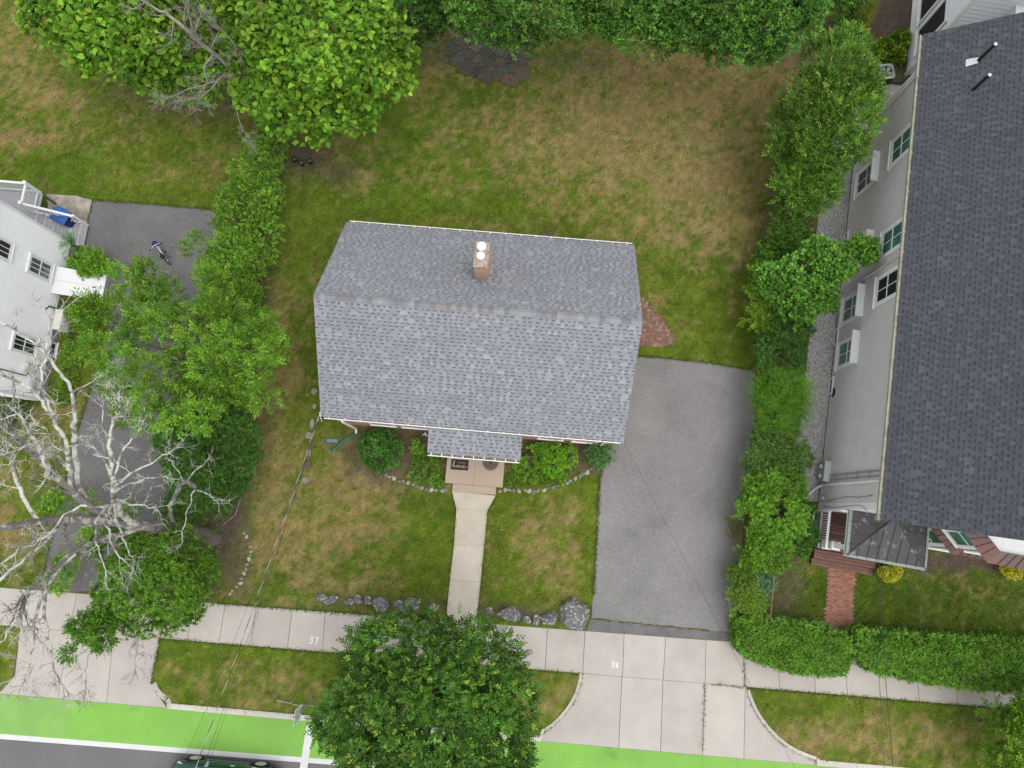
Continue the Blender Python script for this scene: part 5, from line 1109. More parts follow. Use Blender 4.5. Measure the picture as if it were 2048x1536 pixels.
def leaf_mesh(name, pos, d, n, L, W, col, tm):
    T, F = TEMPL[tm]; N = len(pos); d = nrm(d); s = nrm(np.cross(n, d)); n = np.cross(d, s)
    L = np.broadcast_to(np.asarray(L, float), (N,)); W = np.broadcast_to(np.asarray(W, float), (N,))
    V = (pos[:, None, :] + d[:, None, :] * (T[None, :, 0] * L[:, None])[..., None] + s[:, None, :] * (T[None, :, 1] * W[:, None])[..., None] + n[:, None, :] * (T[None, :, 2] * L[:, None])[..., None])
    k = len(T); Fi = (F[None] + (np.arange(N) * k)[:, None, None]).reshape(-1, 3)
    return np_mesh(name, V.reshape(-1, 3), Fi, np.repeat(col, k, 0))
def crown_pts(lobes, n, upb=.25, inner=.25, gap=.0, seed=0, zmin=.1):
    """shoot bases spread over a union of lobes (x,y,z,rx,ry,rz): mostly on the skin, some inside"""
    r = np.random.default_rng(seed); Lb = np.array(lobes, float); w = (Lb[:, 3] * Lb[:, 4] + Lb[:, 3] * Lb[:, 5]); w = w / w.sum()
    k = int(n * 1.9); i = r.choice(len(Lb), k, p=w); u = nrm(r.normal(size=(k, 3))); u[:, 2] = np.where(r.random(k) < .62, np.abs(u[:, 2]), u[:, 2]); u = nrm(u + UP * upb * r.random((k, 1)))
    rad = np.where(r.random(k) < inner, r.uniform(.35, .85, k), r.uniform(.80, 1.05, k)); rad = np.where(r.random(k) < .09, r.uniform(1.05, 1.28, k), rad); p = Lb[i, :3] + u * Lb[i, 3:] * rad[:, None]
    keep = p[:, 2] > zmin
    for j in range(len(Lb)): keep &= ~((((p - Lb[j, :3]) / Lb[j, 3:]) ** 2).sum(1) < .45) | (r.random(k) < inner * .8)
    if gap:
        g = fbm(p[:, 0] * 1.3 + p[:, 2] * .9, p[:, 1] * 1.3 - p[:, 2] * .7, seed + 5, 3); keep &= g > np.quantile(g, gap)
    p, u = p[keep][:n], u[keep][:n]; LT = r.uniform(.72, 1.3, len(Lb)); return p, u, LT[i][keep][:n]
def shoots(p, u, style, k, sl, L, W, c1, c2, tip, ptip, seed, droop=0.0, jit=.35, tint=None):
    """k leaves per shoot -> arrays for leaf_mesh"""
    r = np.random.default_rng(seed); S = len(p); t = nrm(u * .8 + UP * .35 + r.normal(size=(S, 3)) * jit); side = nrm(np.cross(t, UP + r.normal(size=(S, 3)) * .2)); nn = nrm(np.cross(side, t)); nn = np.where(nn[:, 2:3] < 0, -nn, nn)
    f = r.random((S, 1)); base = np.array(c1) * (1 - f) + np.array(c2) * f; base = base * r.uniform(.62, 1.45, (S, 1)) * (1 if tint is None else tint[:, None]); young = r.random(S) < ptip
    P_, D_, N_, C_, L_ = [], [], [], [], []
    sls = sl * r.uniform(.7, 1.3, (S, 1)); ls = r.uniform(.8, 1.2, S)
    for i in range(k):
        q = (i + .5) / k
        if style == 'pinnate':
            sg = 1 if i % 2 else -1; b = p + t * sls * q - UP * droop * q * q * sls; d = t * .55 + side * sg * .95 + nn * .12; 
            if i == k - 1: d = t
        elif style == 'rosette':
            a = 2.4 * i + r.random((S, 1)) * .5; b = p + t * sls * .15 * q; d = (side * np.cos(a) + np.cross(t, side) * np.sin(a)) * (1.05 - .7 * q) + t * (.25 + .6 * q)
        elif style == 'alt':
            a = 2.4 * i + r.random((S, 1)) * 1.2; b = p + t * sls * q; d = side * np.cos(a) + nn * (np.sin(a) * .35) + t * .35
        else:
            b = p + r.normal(size=(S, 3)) * sl * .5; d = nrm(r.normal(size=(S, 3)) * np.array([1, 1, .55]) + u * .5)
        d = nrm(d + r.normal(size=(S, 3)) * .18); m = nrm(nn * .75 + UP * .55 + r.normal(size=(S, 3)) * .38)
        c = base * np.array([2.05, 1.8, 1.35]) * r.uniform(.85, 1.15, (S, 1)); yy = young & (q > .45); c = np.where(yy[:, None], np.array(tip) * r.uniform(.85, 1.2, (S, 1)), c)
        P_.append(b); D_.append(d); N_.append(m); C_.append(c); L_.append(ls * (1.0 if style != 'rosette' else (1.0 - .45 * q)))
    L_ = np.concatenate(L_) * r.uniform(.85, 1.15, S * k)
    return np.concatenate(P_), np.concatenate(D_), np.concatenate(N_), L * L_, W * L_, np.clip(np.concatenate(C_), .003, .6)
def LB(px_, py_, z, r, rz=None): q = P(px_, py_, z); return (q.x, q.y, z, r, r, rz or r * .8)
def auto_lobes(c, R, Rz, n, r0, r1, seed):
    q = random.Random(seed); out = []
    for i in range(n):
        a = i * 2.39996 + q.uniform(-.3, .3); h = 1 - 1.25 * (i + .5) / n; rr = math.sqrt(max(0, 1 - h * h)); r = q.uniform(r0, r1)
        out.append((c[0] + math.cos(a) * rr * (R - r * .75), c[1] + math.sin(a) * rr * (R - r * .75), c[2] + h * (Rz - r * .6), r, r, r * .85))
    return out
def limbs(parent, base, lobes, r0, m, seed=0, sides=7, fork=.45, every=1):
    q = random.Random(seed); base = Vector(base); cx = Vector((sum(l[0] for l in lobes) / len(lobes), sum(l[1] for l in lobes) / len(lobes), sum(l[2] for l in lobes) / len(lobes)))
    fk = base.lerp(cx, fork); fk.z = base.z + (cx.z - base.z) * fork; mid = base.lerp(fk, .5) + Vector((q.uniform(-.1, .1), q.uniform(-.1, .1), 0))
    s = MB(); s.tube([base - Vector((0, 0, .2)), base + Vector((0, 0, .1)), mid, fk], [r0 * 1.35, r0 * 1.1, r0 * .95, r0 * .85], sides + 1); tr = s.build('trunk', m, parent, True)
    for i, l in enumerate(lobes):
        if i % every: continue
        e_ = Vector(l[:3]) + Vector((0, 0, -l[5] * .1)); mm = fk.lerp(e_, .5) + Vector((q.uniform(-.25, .25), q.uniform(-.25, .25), q.uniform(0, .3))); s = MB(); s.tube([fk - Vector((0, 0, .1)), mm, e_], [r0 * .55, r0 * .3, r0 * .1], 6); s.build('limb', m, tr, True)
    return tr
def plant(name, label, cat, base, lobes, n, style, k, sl, L, W, c1, c2, tip=None, ptip=0.0, tm='diamond', seed=1, group=None, m=LEAF, trunk=.0, upb=.25, inner=.25, gap=0.0, bark=BARK, part='crown', every=1, fork=.45, droop=0.0, zmin=.08, jit=.35, rag=True):
    b = Vector((base[0], base[1], 0)); t = thing(name, label, cat, b, 0, group); lo = [(l[0] - b.x, l[1] - b.y, *l[2:]) for l in lobes]
    q5 = random.Random(seed + 9); ex = []
    for l in lo:
        if l[3] > .42 and rag:
            for _ in range(4): a_ = q5.uniform(0, 6.28); e_ = q5.uniform(-.1, .8); f_ = q5.uniform(.30, .48); cr_ = math.sqrt(max(0, 1 - e_ * e_)); ex.append((l[0] + math.cos(a_) * cr_ * l[3] * .88, l[1] + math.sin(a_) * cr_ * l[4] * .88, max(.15, l[2] + e_ * l[5] * .88), l[3] * f_, l[4] * f_, l[5] * f_))
    p, u, ti = crown_pts(lo + ex, n, upb, inner, gap, seed, zmin); a = shoots(p, u, style, k, sl, L, W, c1, c2, tip or c2, ptip, seed + 1, droop, jit, ti)
    link(part, leaf_mesh(part, *a, tm), m, t)
    if trunk: limbs(t, (0, 0, 0), lo, trunk, bark, seed, every=every, fork=fork)
    else:
        s = MB(); q = random.Random(seed)
        for l in lo[:6]: s.tube([(q.uniform(-.12, .12), q.uniform(-.12, .12), -.05), ((l[0]) * .6, (l[1]) * .6, l[2] * .6), (l[0], l[1], l[2] + l[5] * .3)], [.03, .02, .008], 5)
        s.build('stems', bark, t, kind='stuff')
    return t
G_DARK, G_MID, G_BR = (.022, .065, .012), (.045, .115, .014), (.085, .175, .018)
# street tree
c0 = P(862, 1422, 4.7); lob = auto_lobes((c0.x, c0.y, 4.7), 3.35, 2.9, 32, .8, 1.15, 4) + [(c0.x, c0.y, 4.6, 2.4, 2.4, 2.0)]
plant('street_tree', 'round dark green street tree on the verge in front of the front walk', 'tree', (c0.x, c0.y), lob, 7800, 'pinnate', 9, .30, .105, .050, (.015, .055, .009), (.044, .112, .013), (.24, .34, .045), .08, 'oval', 11, m=LEAFG, trunk=.16, every=2, gap=.10, inner=.22)
# open ash-like tree over the neighbouring drive
SP = [(350, 500), (395, 495), (300, 555), (330, 530), (255, 560), (420, 560), (235, 610), (290, 620), (350, 590), (400, 620), (210, 660), (270, 680), (330, 650), (390, 680), (190, 620), (240, 730), (300, 740), (360, 720), (420, 730), (460, 680), (500, 640), (530, 660), (545, 700), (520, 740), (555, 690), (480, 750), (530, 800), (500, 790), (440, 790), (390, 790), (340, 800), (290, 800), (250, 790), (260, 830), (310, 835), (350, 840), (400, 835), (230, 770), (450, 620), (440, 700), (370, 640), (310, 590), (200, 700)]
SP = [q_ for q_ in SP if math.dist(q_, (328, 506)) > 40]
lob = [LB(x, y, random.uniform(3.6, 6.0), random.uniform(.34, .55), .4) for x, y in SP]
plant('ash_tree', 'open leafy tree with yellowish tips spreading over the neighbouring asphalt drive', 'tree', P(432, 742), lob, 3300, 'pinnate', 9, .36, .13, .05, (.040, .110, .014), (.080, .175, .020), (.22, .33, .03), .10, 'diamond', 21, trunk=.13, upb=.5, inner=.15, fork=.3, bark=mat('smooth_bark', (.2, .17, .12), .9, var=.2))
# bottom left shrubby tree
lob = [LB(x, y, z, r) for x, y, z, r in [(240, 1100, 3.0, .9), (300, 1110, 3.4, 1.0), (360, 1110, 3.0, 1.0), (270, 1170, 3.6, 1.1), (340, 1170, 3.6, 1.1), (390, 1160, 2.8, .8), (400, 1130, 2.4, .7), (230, 1200, 3.2, .7), (290, 1220, 3.2, .8), (350, 1220, 2.8, .7), (205, 1225, 3.2, .55), (390, 1205, 2.0, .6), (320, 1080, 2.6, .8)]]
plant('leafy_tree', 'dense bright green young tree overhanging the pavement under the dead tree', 'tree', P(352, 1140), lob, 5600, 'rosette', 10, .22, .13, .034, (.030, .088, .012), (.066, .15, .016), (.20, .32, .025), .10, 'diamond', 31, trunk=.12, gap=.06)
lob = [LB(x, y, z, r, .3) for x, y, z, r in [(175, 1255, 3.6, .38), (205, 1265, 3.6, .4), (215, 1245, 3.5, .4), (160, 1250, 3.7, .25), (210, 1280, 3.5, .3), (143, 1306, 3.4, .18), (235, 1225, 3.4, .35)]]
t = [o for o in C.objects if o.name == 'leafy_tree'][0]; lo = [(l[0] - t.location.x, l[1] - t.location.y, *l[2:]) for l in lob]
p_, u_, _t = crown_pts(lo, 420, .2, .2, 0, 33); link('hanging_branch', leaf_mesh('hanging_branch', *shoots(p_, u_, 'pinnate', 9, .25, .13, .05, (.03, .09, .012), (.06, .15, .016), G_BR, .1, 34), 'diamond'), LEAF, t)
s = MB(); s.tube([(0, 0, 2.2), Vector(lo[6][:3]), Vector(lo[2][:3]), Vector(lo[0][:3]), Vector(lo[3][:3])], [.06, .04, .03, .02, .01], 6); s.build('limb', BARK, t, True)
# dark yew-like shrub
lob = [LB(x, y, z, r) for x, y, z, r in [(400, 860, 1.6, .9), (450, 850, 1.7, .95), (480, 880, 1.5, .8), (370, 900, 1.6, .9), (430, 910, 2.0, 1.1), (470, 930, 1.6, .8), (390, 960, 1.7, .9), (440, 970, 1.7, .9), (380, 1010, 1.3, .8), (420, 1020, 1.2, .7), (360, 870, 1.2, .6)]]
plant('dark_shrub', 'large dark green shrub between the neighbouring drive and the front lawn', 'shrub', P(425, 930), lob, 4600, 'alt', 10, .22, .085, .035, (.018, .064, .014), (.044, .112, .020), (.08, .17, .02), .14, 'diamond', 41, gap=.1)
# vine-covered hedge on the left boundary
lob = [LB(x, y, z, r, 1.0) for x, y, z, r in [(545, 285, 1.1, .6), (535, 310, 1.3, .7), (520, 340, 1.3, .8), (505, 375, 1.3, .8), (530, 380, 1.0, .7), (495, 410, 1.3, .9), (525, 420, 1.0, .7), (480, 450, 1.3, .95), (515, 470, 1.1, .85), (475, 500, 1.4, .9), (505, 520, 1.1, .75), (465, 545, 1.4, .9), (495, 560, 1.1, .7), (455, 590, 1.4, .9), (485, 610, 1.0, .7), (450, 640, 1.3, .9), (475, 660, 1.0, .7), (440, 690, 1.2, .9), (430, 740, 1.2, .9), (465, 730, .9, .7), (420, 790, 1.3, .9), (455, 790, .9, .8)]]
plant('vine_hedge', 'tangled vine covered hedge between the left lawn and the brick house', 'hedge', P(490, 500), lob, 7600, 'alt', 8, .20, .085, .05, (.032, .095, .014), (.075, .165, .018), (.24, .34, .035), .17, 'diamond', 51, inner=.2, gap=.1)
# catalpa with heart-shaped leaves
CL = [(95, 25, 4.6, 1.0), (135, 75, 4.4, .8), (160, 25, 5.2, 1.1), (185, 110, 4.6, .8), (215, 60, 5.4, 1.2), (250, 130, 4.6, .9), (275, 80, 5.4, 1.1), (310, 165, 4.2, .8), (330, 110, 4.6, .9), (375, 165, 3.6, .7), (410, 185, 3.2, .6), (420, 140, 3.6, .8), (360, 40, 4.4, .9), (290, 20, 5.6, 1.2), (450, 60, 4.2, .9), (500, 100, 4.8, 1.0), (520, 40, 6.2, 1.3), (580, 90, 6.4, 1.4), (560, 160, 5.2, 1.1), (520, 200, 4.4, .9), (580, 220, 4.6, 1.0), (625, 255, 4.0, .8), (650, 190, 5.4, 1.2), (700, 220, 4.4, .9), (660, 100, 6.8, 1.5), (720, 140, 6.0, 1.3), (770, 160, 5.0, 1.0), (770, 90, 5.8, 1.1), (800, 120, 5.0, .7), (600, 20, 7.2, 1.6), (690, 30, 6.8, 1.5), (750, 40, 5.6, 1.0), (740, 205, 4.2, .6), (560, 255, 3.4, .5), (640, 280, 3.4, .4), (200, -40, 6, 1.6), (340, -50, 6.4, 1.6), (480, -50, 6.8, 1.8), (620, -60, 7.2, 1.9), (100, -60, 5.5, 1.4)]
lob = [LB(x, y, z, r, r * .75) for x, y, z, r in CL]
plant('catalpa_tree', 'broad tree with large heart shaped leaves at the top left', 'tree', P(500, 130), lob, 17500, 'alt', 1, .12, .225, .19, (.034, .104, .011), (.082, .180, .018), (.21, .32, .03), .16, 'heart', 61, trunk=.2, every=3, upb=.6, inner=.2, gap=.12, jit=.6)
# trees along the back boundary
def back_tree(label, lobs, n, seed, c1=(.026, .082, .018), c2=(.055, .135, .022), base=None, group='trees along the back boundary'):
    lob = []
    q = random.Random(seed)
    for x, y, z, r in lobs:
        c = P(x, y, z); lob.append((c.x, c.y, z, r, r, r * .8))
        for i in range(5): a = q.uniform(0, 6.28); lob.append((c.x + math.cos(a) * r * .8, c.y + math.sin(a) * r * .8, z + q.uniform(-.5, .5), r * .42, r * .42, r * .36))
    return plant('backyard_tree', label, 'tree', base or P(lobs[0][0], lobs[0][1] - 30), lob, n, 'alt', 7, .22, .12, .085, c1, c2, (.10, .19, .03), .12, 'diamond', seed, group, trunk=.2, every=6, gap=.08, inner=.2)
back_tree('dark tree at the top edge just right of the heart leaved tree', [(850, 10, 4.5, 1.1), (800, 15, 4.0, 1.0), (850, 50, 3.6, .8), (740, -10, 5, 1.4), (890, -10, 5, 1.3), (820, -40, 5.5, 1.6)], 3200, 71, (.018, .06, .014), (.040, .105, .018))
back_tree('leafy tree at the top edge behind the flagstone patio', [(980, 20, 5.5, 1.2), (1040, 25, 5.2, 1.2), (1100, 15, 5.5, 1.3), (1010, 45, 4.6, .9), (1140, 5, 5.5, 1.1), (960, -20, 6, 1.5), (1060, -40, 6.5, 1.8), (1150, -40, 6, 1.5)], 4800, 72)
back_tree('leafy tree at the top edge right of the patio', [(1290, 30, 6, 1.3), (1240, 5, 6, 1.2), (1320, 60, 5, .8), (1350, 10, 6.2, 1.3), (1260, -40, 6.5, 1.6), (1360, -40, 6.8, 1.7)], 4000, 73)
back_tree('rightmost big tree along the top edge of the back lawn', [(1430, 50, 5.5, 1.2), (1480, 45, 6, 1.4), (1540, 35, 6, 1.4), (1580, 15, 5.6, .8), (1440, 85, 4.6, .7), (1530, 75, 5, .9), (1410, 5, 6, 1.3), (1500, -20, 6.6, 1.7), (1570, -30, 6, 1.0)], 5600, 74)
# right boundary
def shrub(label, lobs, n, style, k, sl, L, W, c1, c2, tip, ptip, seed, name='shrub', cat='shrub', tm='diamond', trunk=0, group='shrubs beside the driveway', **kw):
    if group == 'shrubs beside the driveway': lobs = [(l[0] - 7, l[1], l[2], l[3] * .86, *l[4:]) for l in lobs]
    lob = [LB(*l) for l in lobs]; b = P(sum(l[0] for l in lobs) / len(lobs), sum(l[1] for l in lobs) / len(lobs), sum(l[2] for l in lobs) / len(lobs))
    kw.setdefault('gap', .12); return plant(name, label, cat, b, lob, n, style, k, sl, L, W, c1, c2, tip, ptip, tm, seed, group, trunk=trunk, **kw)
shrub('tall bushy tree with yellow tips against the rear of the grey house', [(1690, 110, 3.6, .9), (1680, 165, 4.6, 1.2), (1625, 205, 4.0, 1.1), (1700, 232, 4.6, .95), (1595, 295, 3.4, 1.0), (1645, 285, 4.2, 1.1), (1702, 300, 4.0, .55), (1600, 365, 3.0, 1.0), (1632, 385, 3.0, .7), (1645, 120, 3.4, .8), (1728, 200, 4.2, .5), (1580, 240, 3.2, .7), (1662, 340, 3.4, .5), (1700, 95, 3.6, .6)], 5600, 'pinnate', 8, .30, .13, .042, (.028, .085, .016), (.066, .150, .020), (.25, .35, .05), .13, 81, 'bushy_tree', 'tree', trunk=.11, group=None, every=2, gap=.06)
shrub('dark tangled shrub below the tall bushy tree', [(1590, 430, 1.8, .8), (1610, 400, 1.8, .7), (1570, 480, 1.5, .7), (1545, 510, 1.2, .6), (1600, 470, 1.4, .6)], 2000, 'alt', 8, .2, .08, .045, (.022, .075, .012), (.055, .13, .016), G_BR, .1, 82)
shrub('maple sapling reaching across the gravel to the grey wall', [(1560, 565, 2.4, .8), (1615, 550, 3.0, .9), (1670, 530, 3.4, .75), (1715, 510, 3.6, .55), (1740, 500, 3.7, .38), (1638, 595, 2.8, .6), (1600, 610, 2.6, .75), (1655, 605, 2.6, .35), (1640, 505, 3.2, .5)], 2400, 'alt', 6, .24, .14, .11, (.030, .095, .018), (.060, .150, .022), (.12, .22, .03), .15, 83, 'maple_sapling', 'tree', trunk=.07)
shrub('pale green shrub left of the maple sapling at the lawn edge', [(1525, 590, 1.6, .5), (1535, 635, 1.4, .6), (1515, 640, 1.0, .4), (1535, 540, 1.0, .5)], 900, 'pinnate', 9, .28, .11, .04, (.060, .14, .016), (.11, .21, .02), (.2, .3, .03), .15, 84)
shrub('dark fine leaved shrub beside the top end of the driveway', [(1560, 660, 1.5, .8), (1580, 690, 1.6, .8), (1550, 710, 1.4, .8), (1585, 725, 1.3, .7), (1600, 660, 1.2, .6)], 2400, 'alt', 9, .2, .06, .028, (.018, .058, .014), (.040, .10, .020), (.07, .14, .02), .1, 85)
shrub('feathery bright green shrub halfway along the driveway', [(1545, 770, 1.3, .7), (1585, 775, 1.4, .7), (1555, 810, 1.5, .75), (1590, 820, 1.3, .65), (1560, 850, 1.3, .7), (1535, 800, 1.1, .5)], 2100, 'pinnate', 11, .42, .07, .018, (.035, .11, .012), (.065, .165, .016), (.12, .24, .02), .15, 86)
shrub('grey green shrub below the feathery one beside the driveway', [(1540, 890, 1.3, .7), (1580, 890, 1.3, .75), (1530, 925, 1.3, .75), (1575, 930, 1.4, .8), (1600, 915, 1.1, .55)], 2300, 'alt', 9, .22, .065, .03, (.030, .075, .020), (.060, .125, .030), (.10, .17, .04), .1, 87)
shrub('dense bright green shrub beside the lower half of the driveway', [(1530, 980, 1.5, .8), (1575, 975, 1.5, .8), (1520, 1025, 1.6, .85), (1570, 1030, 1.7, .9), (1530, 1070, 1.5, .8), (1580, 1065, 1.4, .7), (1515, 1105, 1.2, .7), (1550, 1110, 1.2, .6)], 3800, 'alt', 9, .2, .075, .045, (.038, .11, .014), (.075, .17, .018), (.13, .24, .025), .12, 88)
shrub('dark shrub between the hedge row and the porch of the grey house', [(1610, 1030, .8, .5), (1615, 1060, .8, .5), (1600, 1085, .7, .5)], 900, 'alt', 8, .2, .07, .04, (.018, .06, .012), (.04, .10, .016), G_MID, .1, 89)
shrub('small bluish plant at the lower end of the shrub row', [(1520, 1155, .7, .5), (1535, 1165, .6, .4)], 500, 'alt', 8, .18, .07, .045, (.04, .105, .06), (.075, .16, .09), (.12, .22, .1), .2, 90)
shrub('low weedy shrub where the driveway meets the clipped hedge', [(1495, 1150, .8, .6), (1490, 1190, .7, .55), (1495, 1225, .8, .5), (1510, 1205, .6, .5), (1500, 1180, .6, .5)], 1500, 'alt', 8, .22, .07, .035, (.04, .11, .014), (.08, .17, .018), (.20, .20, .04), .15, 91)
shrub('reddish brown weed leaning over the driveway edge', [(1462, 1035, .3, .18, .15), (1470, 1070, .3, .2, .15), (1478, 1045, .3, .25, .2), (1480, 1080, .3, .25, .2)], 150, 'pinnate', 9, .35, .07, .02, (.10, .07, .02), (.07, .12, .02), (.2, .08, .03), .2, 92, 'weed', 'weed')
# clipped hedges
def clipped(label, poly, zt, n, seed):
    poly = ccw(pxpoly(poly, zt)); r = np.random.default_rng(seed); cx, cy = sum(p[0] for p in poly) / len(poly), sum(p[1] for p in poly) / len(poly)
    t = thing('clipped_hedge', label, 'hedge', (cx, cy, 0), 0, 'clipped hedges along the pavement'); xs_ = [p[0] for p in poly]; ys_ = [p[1] for p in poly]
    x = r.uniform(min(xs_), max(xs_), n * 4); y = r.uniform(min(ys_), max(ys_), n * 4); k = inpoly(x, y, poly); x, y = x[k][:n], y[k][:n]
    dist = np.full(len(x), 9.0)
    for i in range(len(poly)):
        a, b = np.array(poly[i]), np.array(poly[(i + 1) % len(poly)]); d = b - a; tt_ = np.clip(((x - a[0]) * d[0] + (y - a[1]) * d[1]) / (d @ d), 0, 1); dist = np.minimum(dist, np.hypot(x - a[0] - tt_ * d[0], y - a[1] - tt_ * d[1]))
    z = zt + .16 * (fbm(x * 1.8, y * 1.8, seed, 3) - .5) * 2 - .35 * np.exp(-dist / .12) - (r.random(len(x)) < .25) * r.uniform(.0, .5, len(x)); top = np.stack([x - cx, y - cy, z], 1); ut = nrm(np.stack([r.normal(size=len(x)) * .4, r.normal(size=len(x)) * .4, np.ones(len(x))], 1))
    m = n // 2; per = [math.dist(poly[i], poly[(i + 1) % len(poly)]) for i in range(len(poly))]; ii = r.choice(len(poly), m, p=np.array(per) / sum(per)); f = r.random((m, 1)); A = np.array(poly)[ii]; B = np.array(poly)[(ii + 1) % len(poly)]; q = A + (B - A) * f; dn = nrm(np.stack([(B - A)[:, 1], -(B - A)[:, 0]], 1)); q = q + dn * r.uniform(-.15, .08, (m, 1))
    sd = np.stack([q[:, 0] - cx, q[:, 1] - cy, r.uniform(.05, zt, m)], 1); us = np.concatenate([dn, np.full((m, 1), .4)], 1)
    p_, u_ = np.concatenate([top, sd]), nrm(np.concatenate([ut, us]))
    link('foliage', leaf_mesh('foliage', *shoots(p_, u_, 'alt', 7, .14, .072, .040, (.036, .110, .018), (.074, .175, .022), (.22, .32, .035), .14, seed, tint=.6 + .8 * fbm(p_[:, 0] * 2.2 + 40, p_[:, 1] * 2.2 + p_[:, 2], seed, 3)), 'diamond'), LEAF, t)
    s = MB(); 
    for i in range(0, len(x), max(1, len(x) // 40)): s.tube([(x[i] - cx, y[i] - cy, -.05), (x[i] - cx, y[i] - cy, max(.2, z[i] - .1))], [.025, .01], 5)
    s.build('stems', BARK, t, kind='stuff')
clipped('shorter clipped hedge left of the brick path, between drive and path', [(1478, 1243), (1520, 1240), (1590, 1248), (1655, 1258), (1695, 1275), (1702, 1310), (1696, 1345), (1640, 1348), (1580, 1340), (1520, 1322), (1485, 1300)], 1.2, 4200, 95)
clipped('long clipped hedge right of the brick path, running off the right edge', [(1716, 1262), (1800, 1270), (1900, 1278), (2060, 1285), (2200, 1300), (2200, 1395), (2060, 1384), (1960, 1378), (1850, 1362), (1760, 1345), (1718, 1315)], 1.2, 7600, 96)
# bottom right tree
shrub('light green tree cut off by the bottom right corner', [(2000, 1440, 1.8, .55), (2065, 1480, 2.4, 1.2), (2010, 1505, 1.6, .5), (1965, 1438, 1.6, .28), (2060, 1545, 2.2, 1.0), (2045, 1425, 2, .4), (2120, 1450, 2.6, 1.4), (1990, 1520, 1.4, .35), (2035, 1465, 2.6, .5)], 2200, 'pinnate', 9, .3, .11, .05, (.045, .13, .018), (.10, .21, .02), (.22, .33, .03), .18, 97, 'corner_tree', 'tree', trunk=.05, group=None, every=9)
# foundation planting of the brick house
shrub('glossy rhododendron shrub left of the stoop under the eave', [(745, 895, .7, .55), (775, 890, .7, .55), (755, 920, .6, .5), (785, 915, .6, .45), (760, 875, .6, .4), (740, 912, .5, .4)], 700, 'rosette', 10, .2, .13, .045, (.018, .070, .014), (.040, .115, .018), (.08, .16, .02), .15, 101, group='shrubs in front of the brick house', m=LEAFG)
shrub('bright green azalea shrub right of the stoop', [(1085, 915, .6, .4), (1110, 905, .7, .5), (1135, 915, .6, .42), (1105, 930, .6, .45), (1125, 890, .6, .35), (1080, 900, .5, .3)], 850, 'rosette', 9, .2, .10, .032, (.055, .16, .012), (.09, .22, .016), (.14, .27, .02), .2, 102, group='shrubs in front of the brick house')
shrub('bluish green shrub at the right front corner of the brick house', [(1190, 900, .6, .35), (1210, 905, .6, .35), (1198, 918, .5, .3)], 500, 'alt', 8, .18, .06, .035, (.025, .075, .025), (.05, .115, .04), (.08, .15, .05), .1, 103, group='shrubs in front of the brick house')
shrub('low leafy ground plants between the rhododendron and the stoop', [(835, 895, .15, .22, .15), (862, 940, .15, .25, .12), (822, 930, .12, .22, .1), (872, 962, .12, .2, .1), (832, 955, .12, .2, .1), (872, 915, .15, .2, .12), (845, 918, .1, .2, .1)], 420, 'alt', 7, .16, .075, .05, (.035, .10, .014), (.075, .155, .018), (.19, .26, .06), .12, 104, 'ground_plant', 'plant', group='low plants in the front beds')
shrub('low leafy ground plants between the stoop and the azalea', [(1040, 930, .14, .24, .12), (1060, 955, .14, .24, .12), (1030, 960, .12, .22, .1), (1090, 955, .12, .22, .1), (1050, 905, .15, .2, .12), (1120, 955, .12, .2, .1), (1075, 940, .1, .2, .1)], 480, 'alt', 7, .16, .075, .05, (.045, .12, .014), (.085, .18, .018), (.15, .24, .03), .1, 105, 'ground_plant', 'plant', group='low plants in the front beds')
# yellow shrubs, hostas, conifers of the grey house
for (x, y), lb, sd in (((1777, 1141), 'golden yellow shrub beside the metal porch roof', 111), ((2024, 1137), 'golden yellow shrub below the bay window at the right edge', 112)):
    shrub(lb, [(x - 10, y, .5, .26), (x + 8, y - 2, .5, .28), (x, y + 8, .45, .26), (x + 10, y + 8, .4, .22), (x - 4, y - 8, .5, .22)], 330, 'rosette', 8, .16, .12, .055, (.17, .20, .018), (.26, .28, .028), (.55, .54, .07), .35, sd, 'golden_shrub', 'shrub', group='golden shrubs in front of the grey house')
for (x, y), lb, sd in (((1765, 98), 'lime green hosta left of three in the dark mulch', 113), ((1797, 82), 'lime green hosta at the back of three in the dark mulch', 114), ((1790, 118), 'lime green hosta nearest the air conditioner', 115)):
    shrub(lb, [(x, y, .2, .30, .25), (x + 4, y - 5, .22, .22, .2)], 70, 'rosette', 9, .2, .32, .15, (.060, .125, .014), (.09, .165, .018), (.13, .21, .03), .2, sd, 'hosta', 'plant', 'oval', group='hostas behind the grey house')
for (x0, y0, x1, y1, lb, sd) in ((1698, 72, 1740, 22, 'nearer pointed golden conifer at the top right', 116), (1715, 30, 1750, -15, 'farther pointed golden conifer cut by the top edge', 117)):
    b, tp = P(x0, y0, .4), P(x1, y1, 2.6); lob = []
    for i in range(7): f = i / 6; lob.append((b.x, b.y, .4 + f * 2.3, .62 * (1 - f) + .06, .62 * (1 - f) + .06, .35))
    plant('pointed_conifer', lb, 'conifer', (b.x, b.y), lob, 1000, 'pinnate', 9, .16, .05, .02, (.055, .085, .012), (.085, .115, .014), (.12, .15, .02), .2, 'diamond', sd, 'conifers at the top right', trunk=.06, every=9)
shrub('leafy tangle between the back lawn and the conifers', [(1682, 20, 1.5, .45), (1690, 55, 1.0, .4), (1702, -10, 2, .7)], 700, 'alt', 8, .2, .09, .05, (.02, .065, .012), (.05, .12, .016), G_BR, .08, 118, group=None)
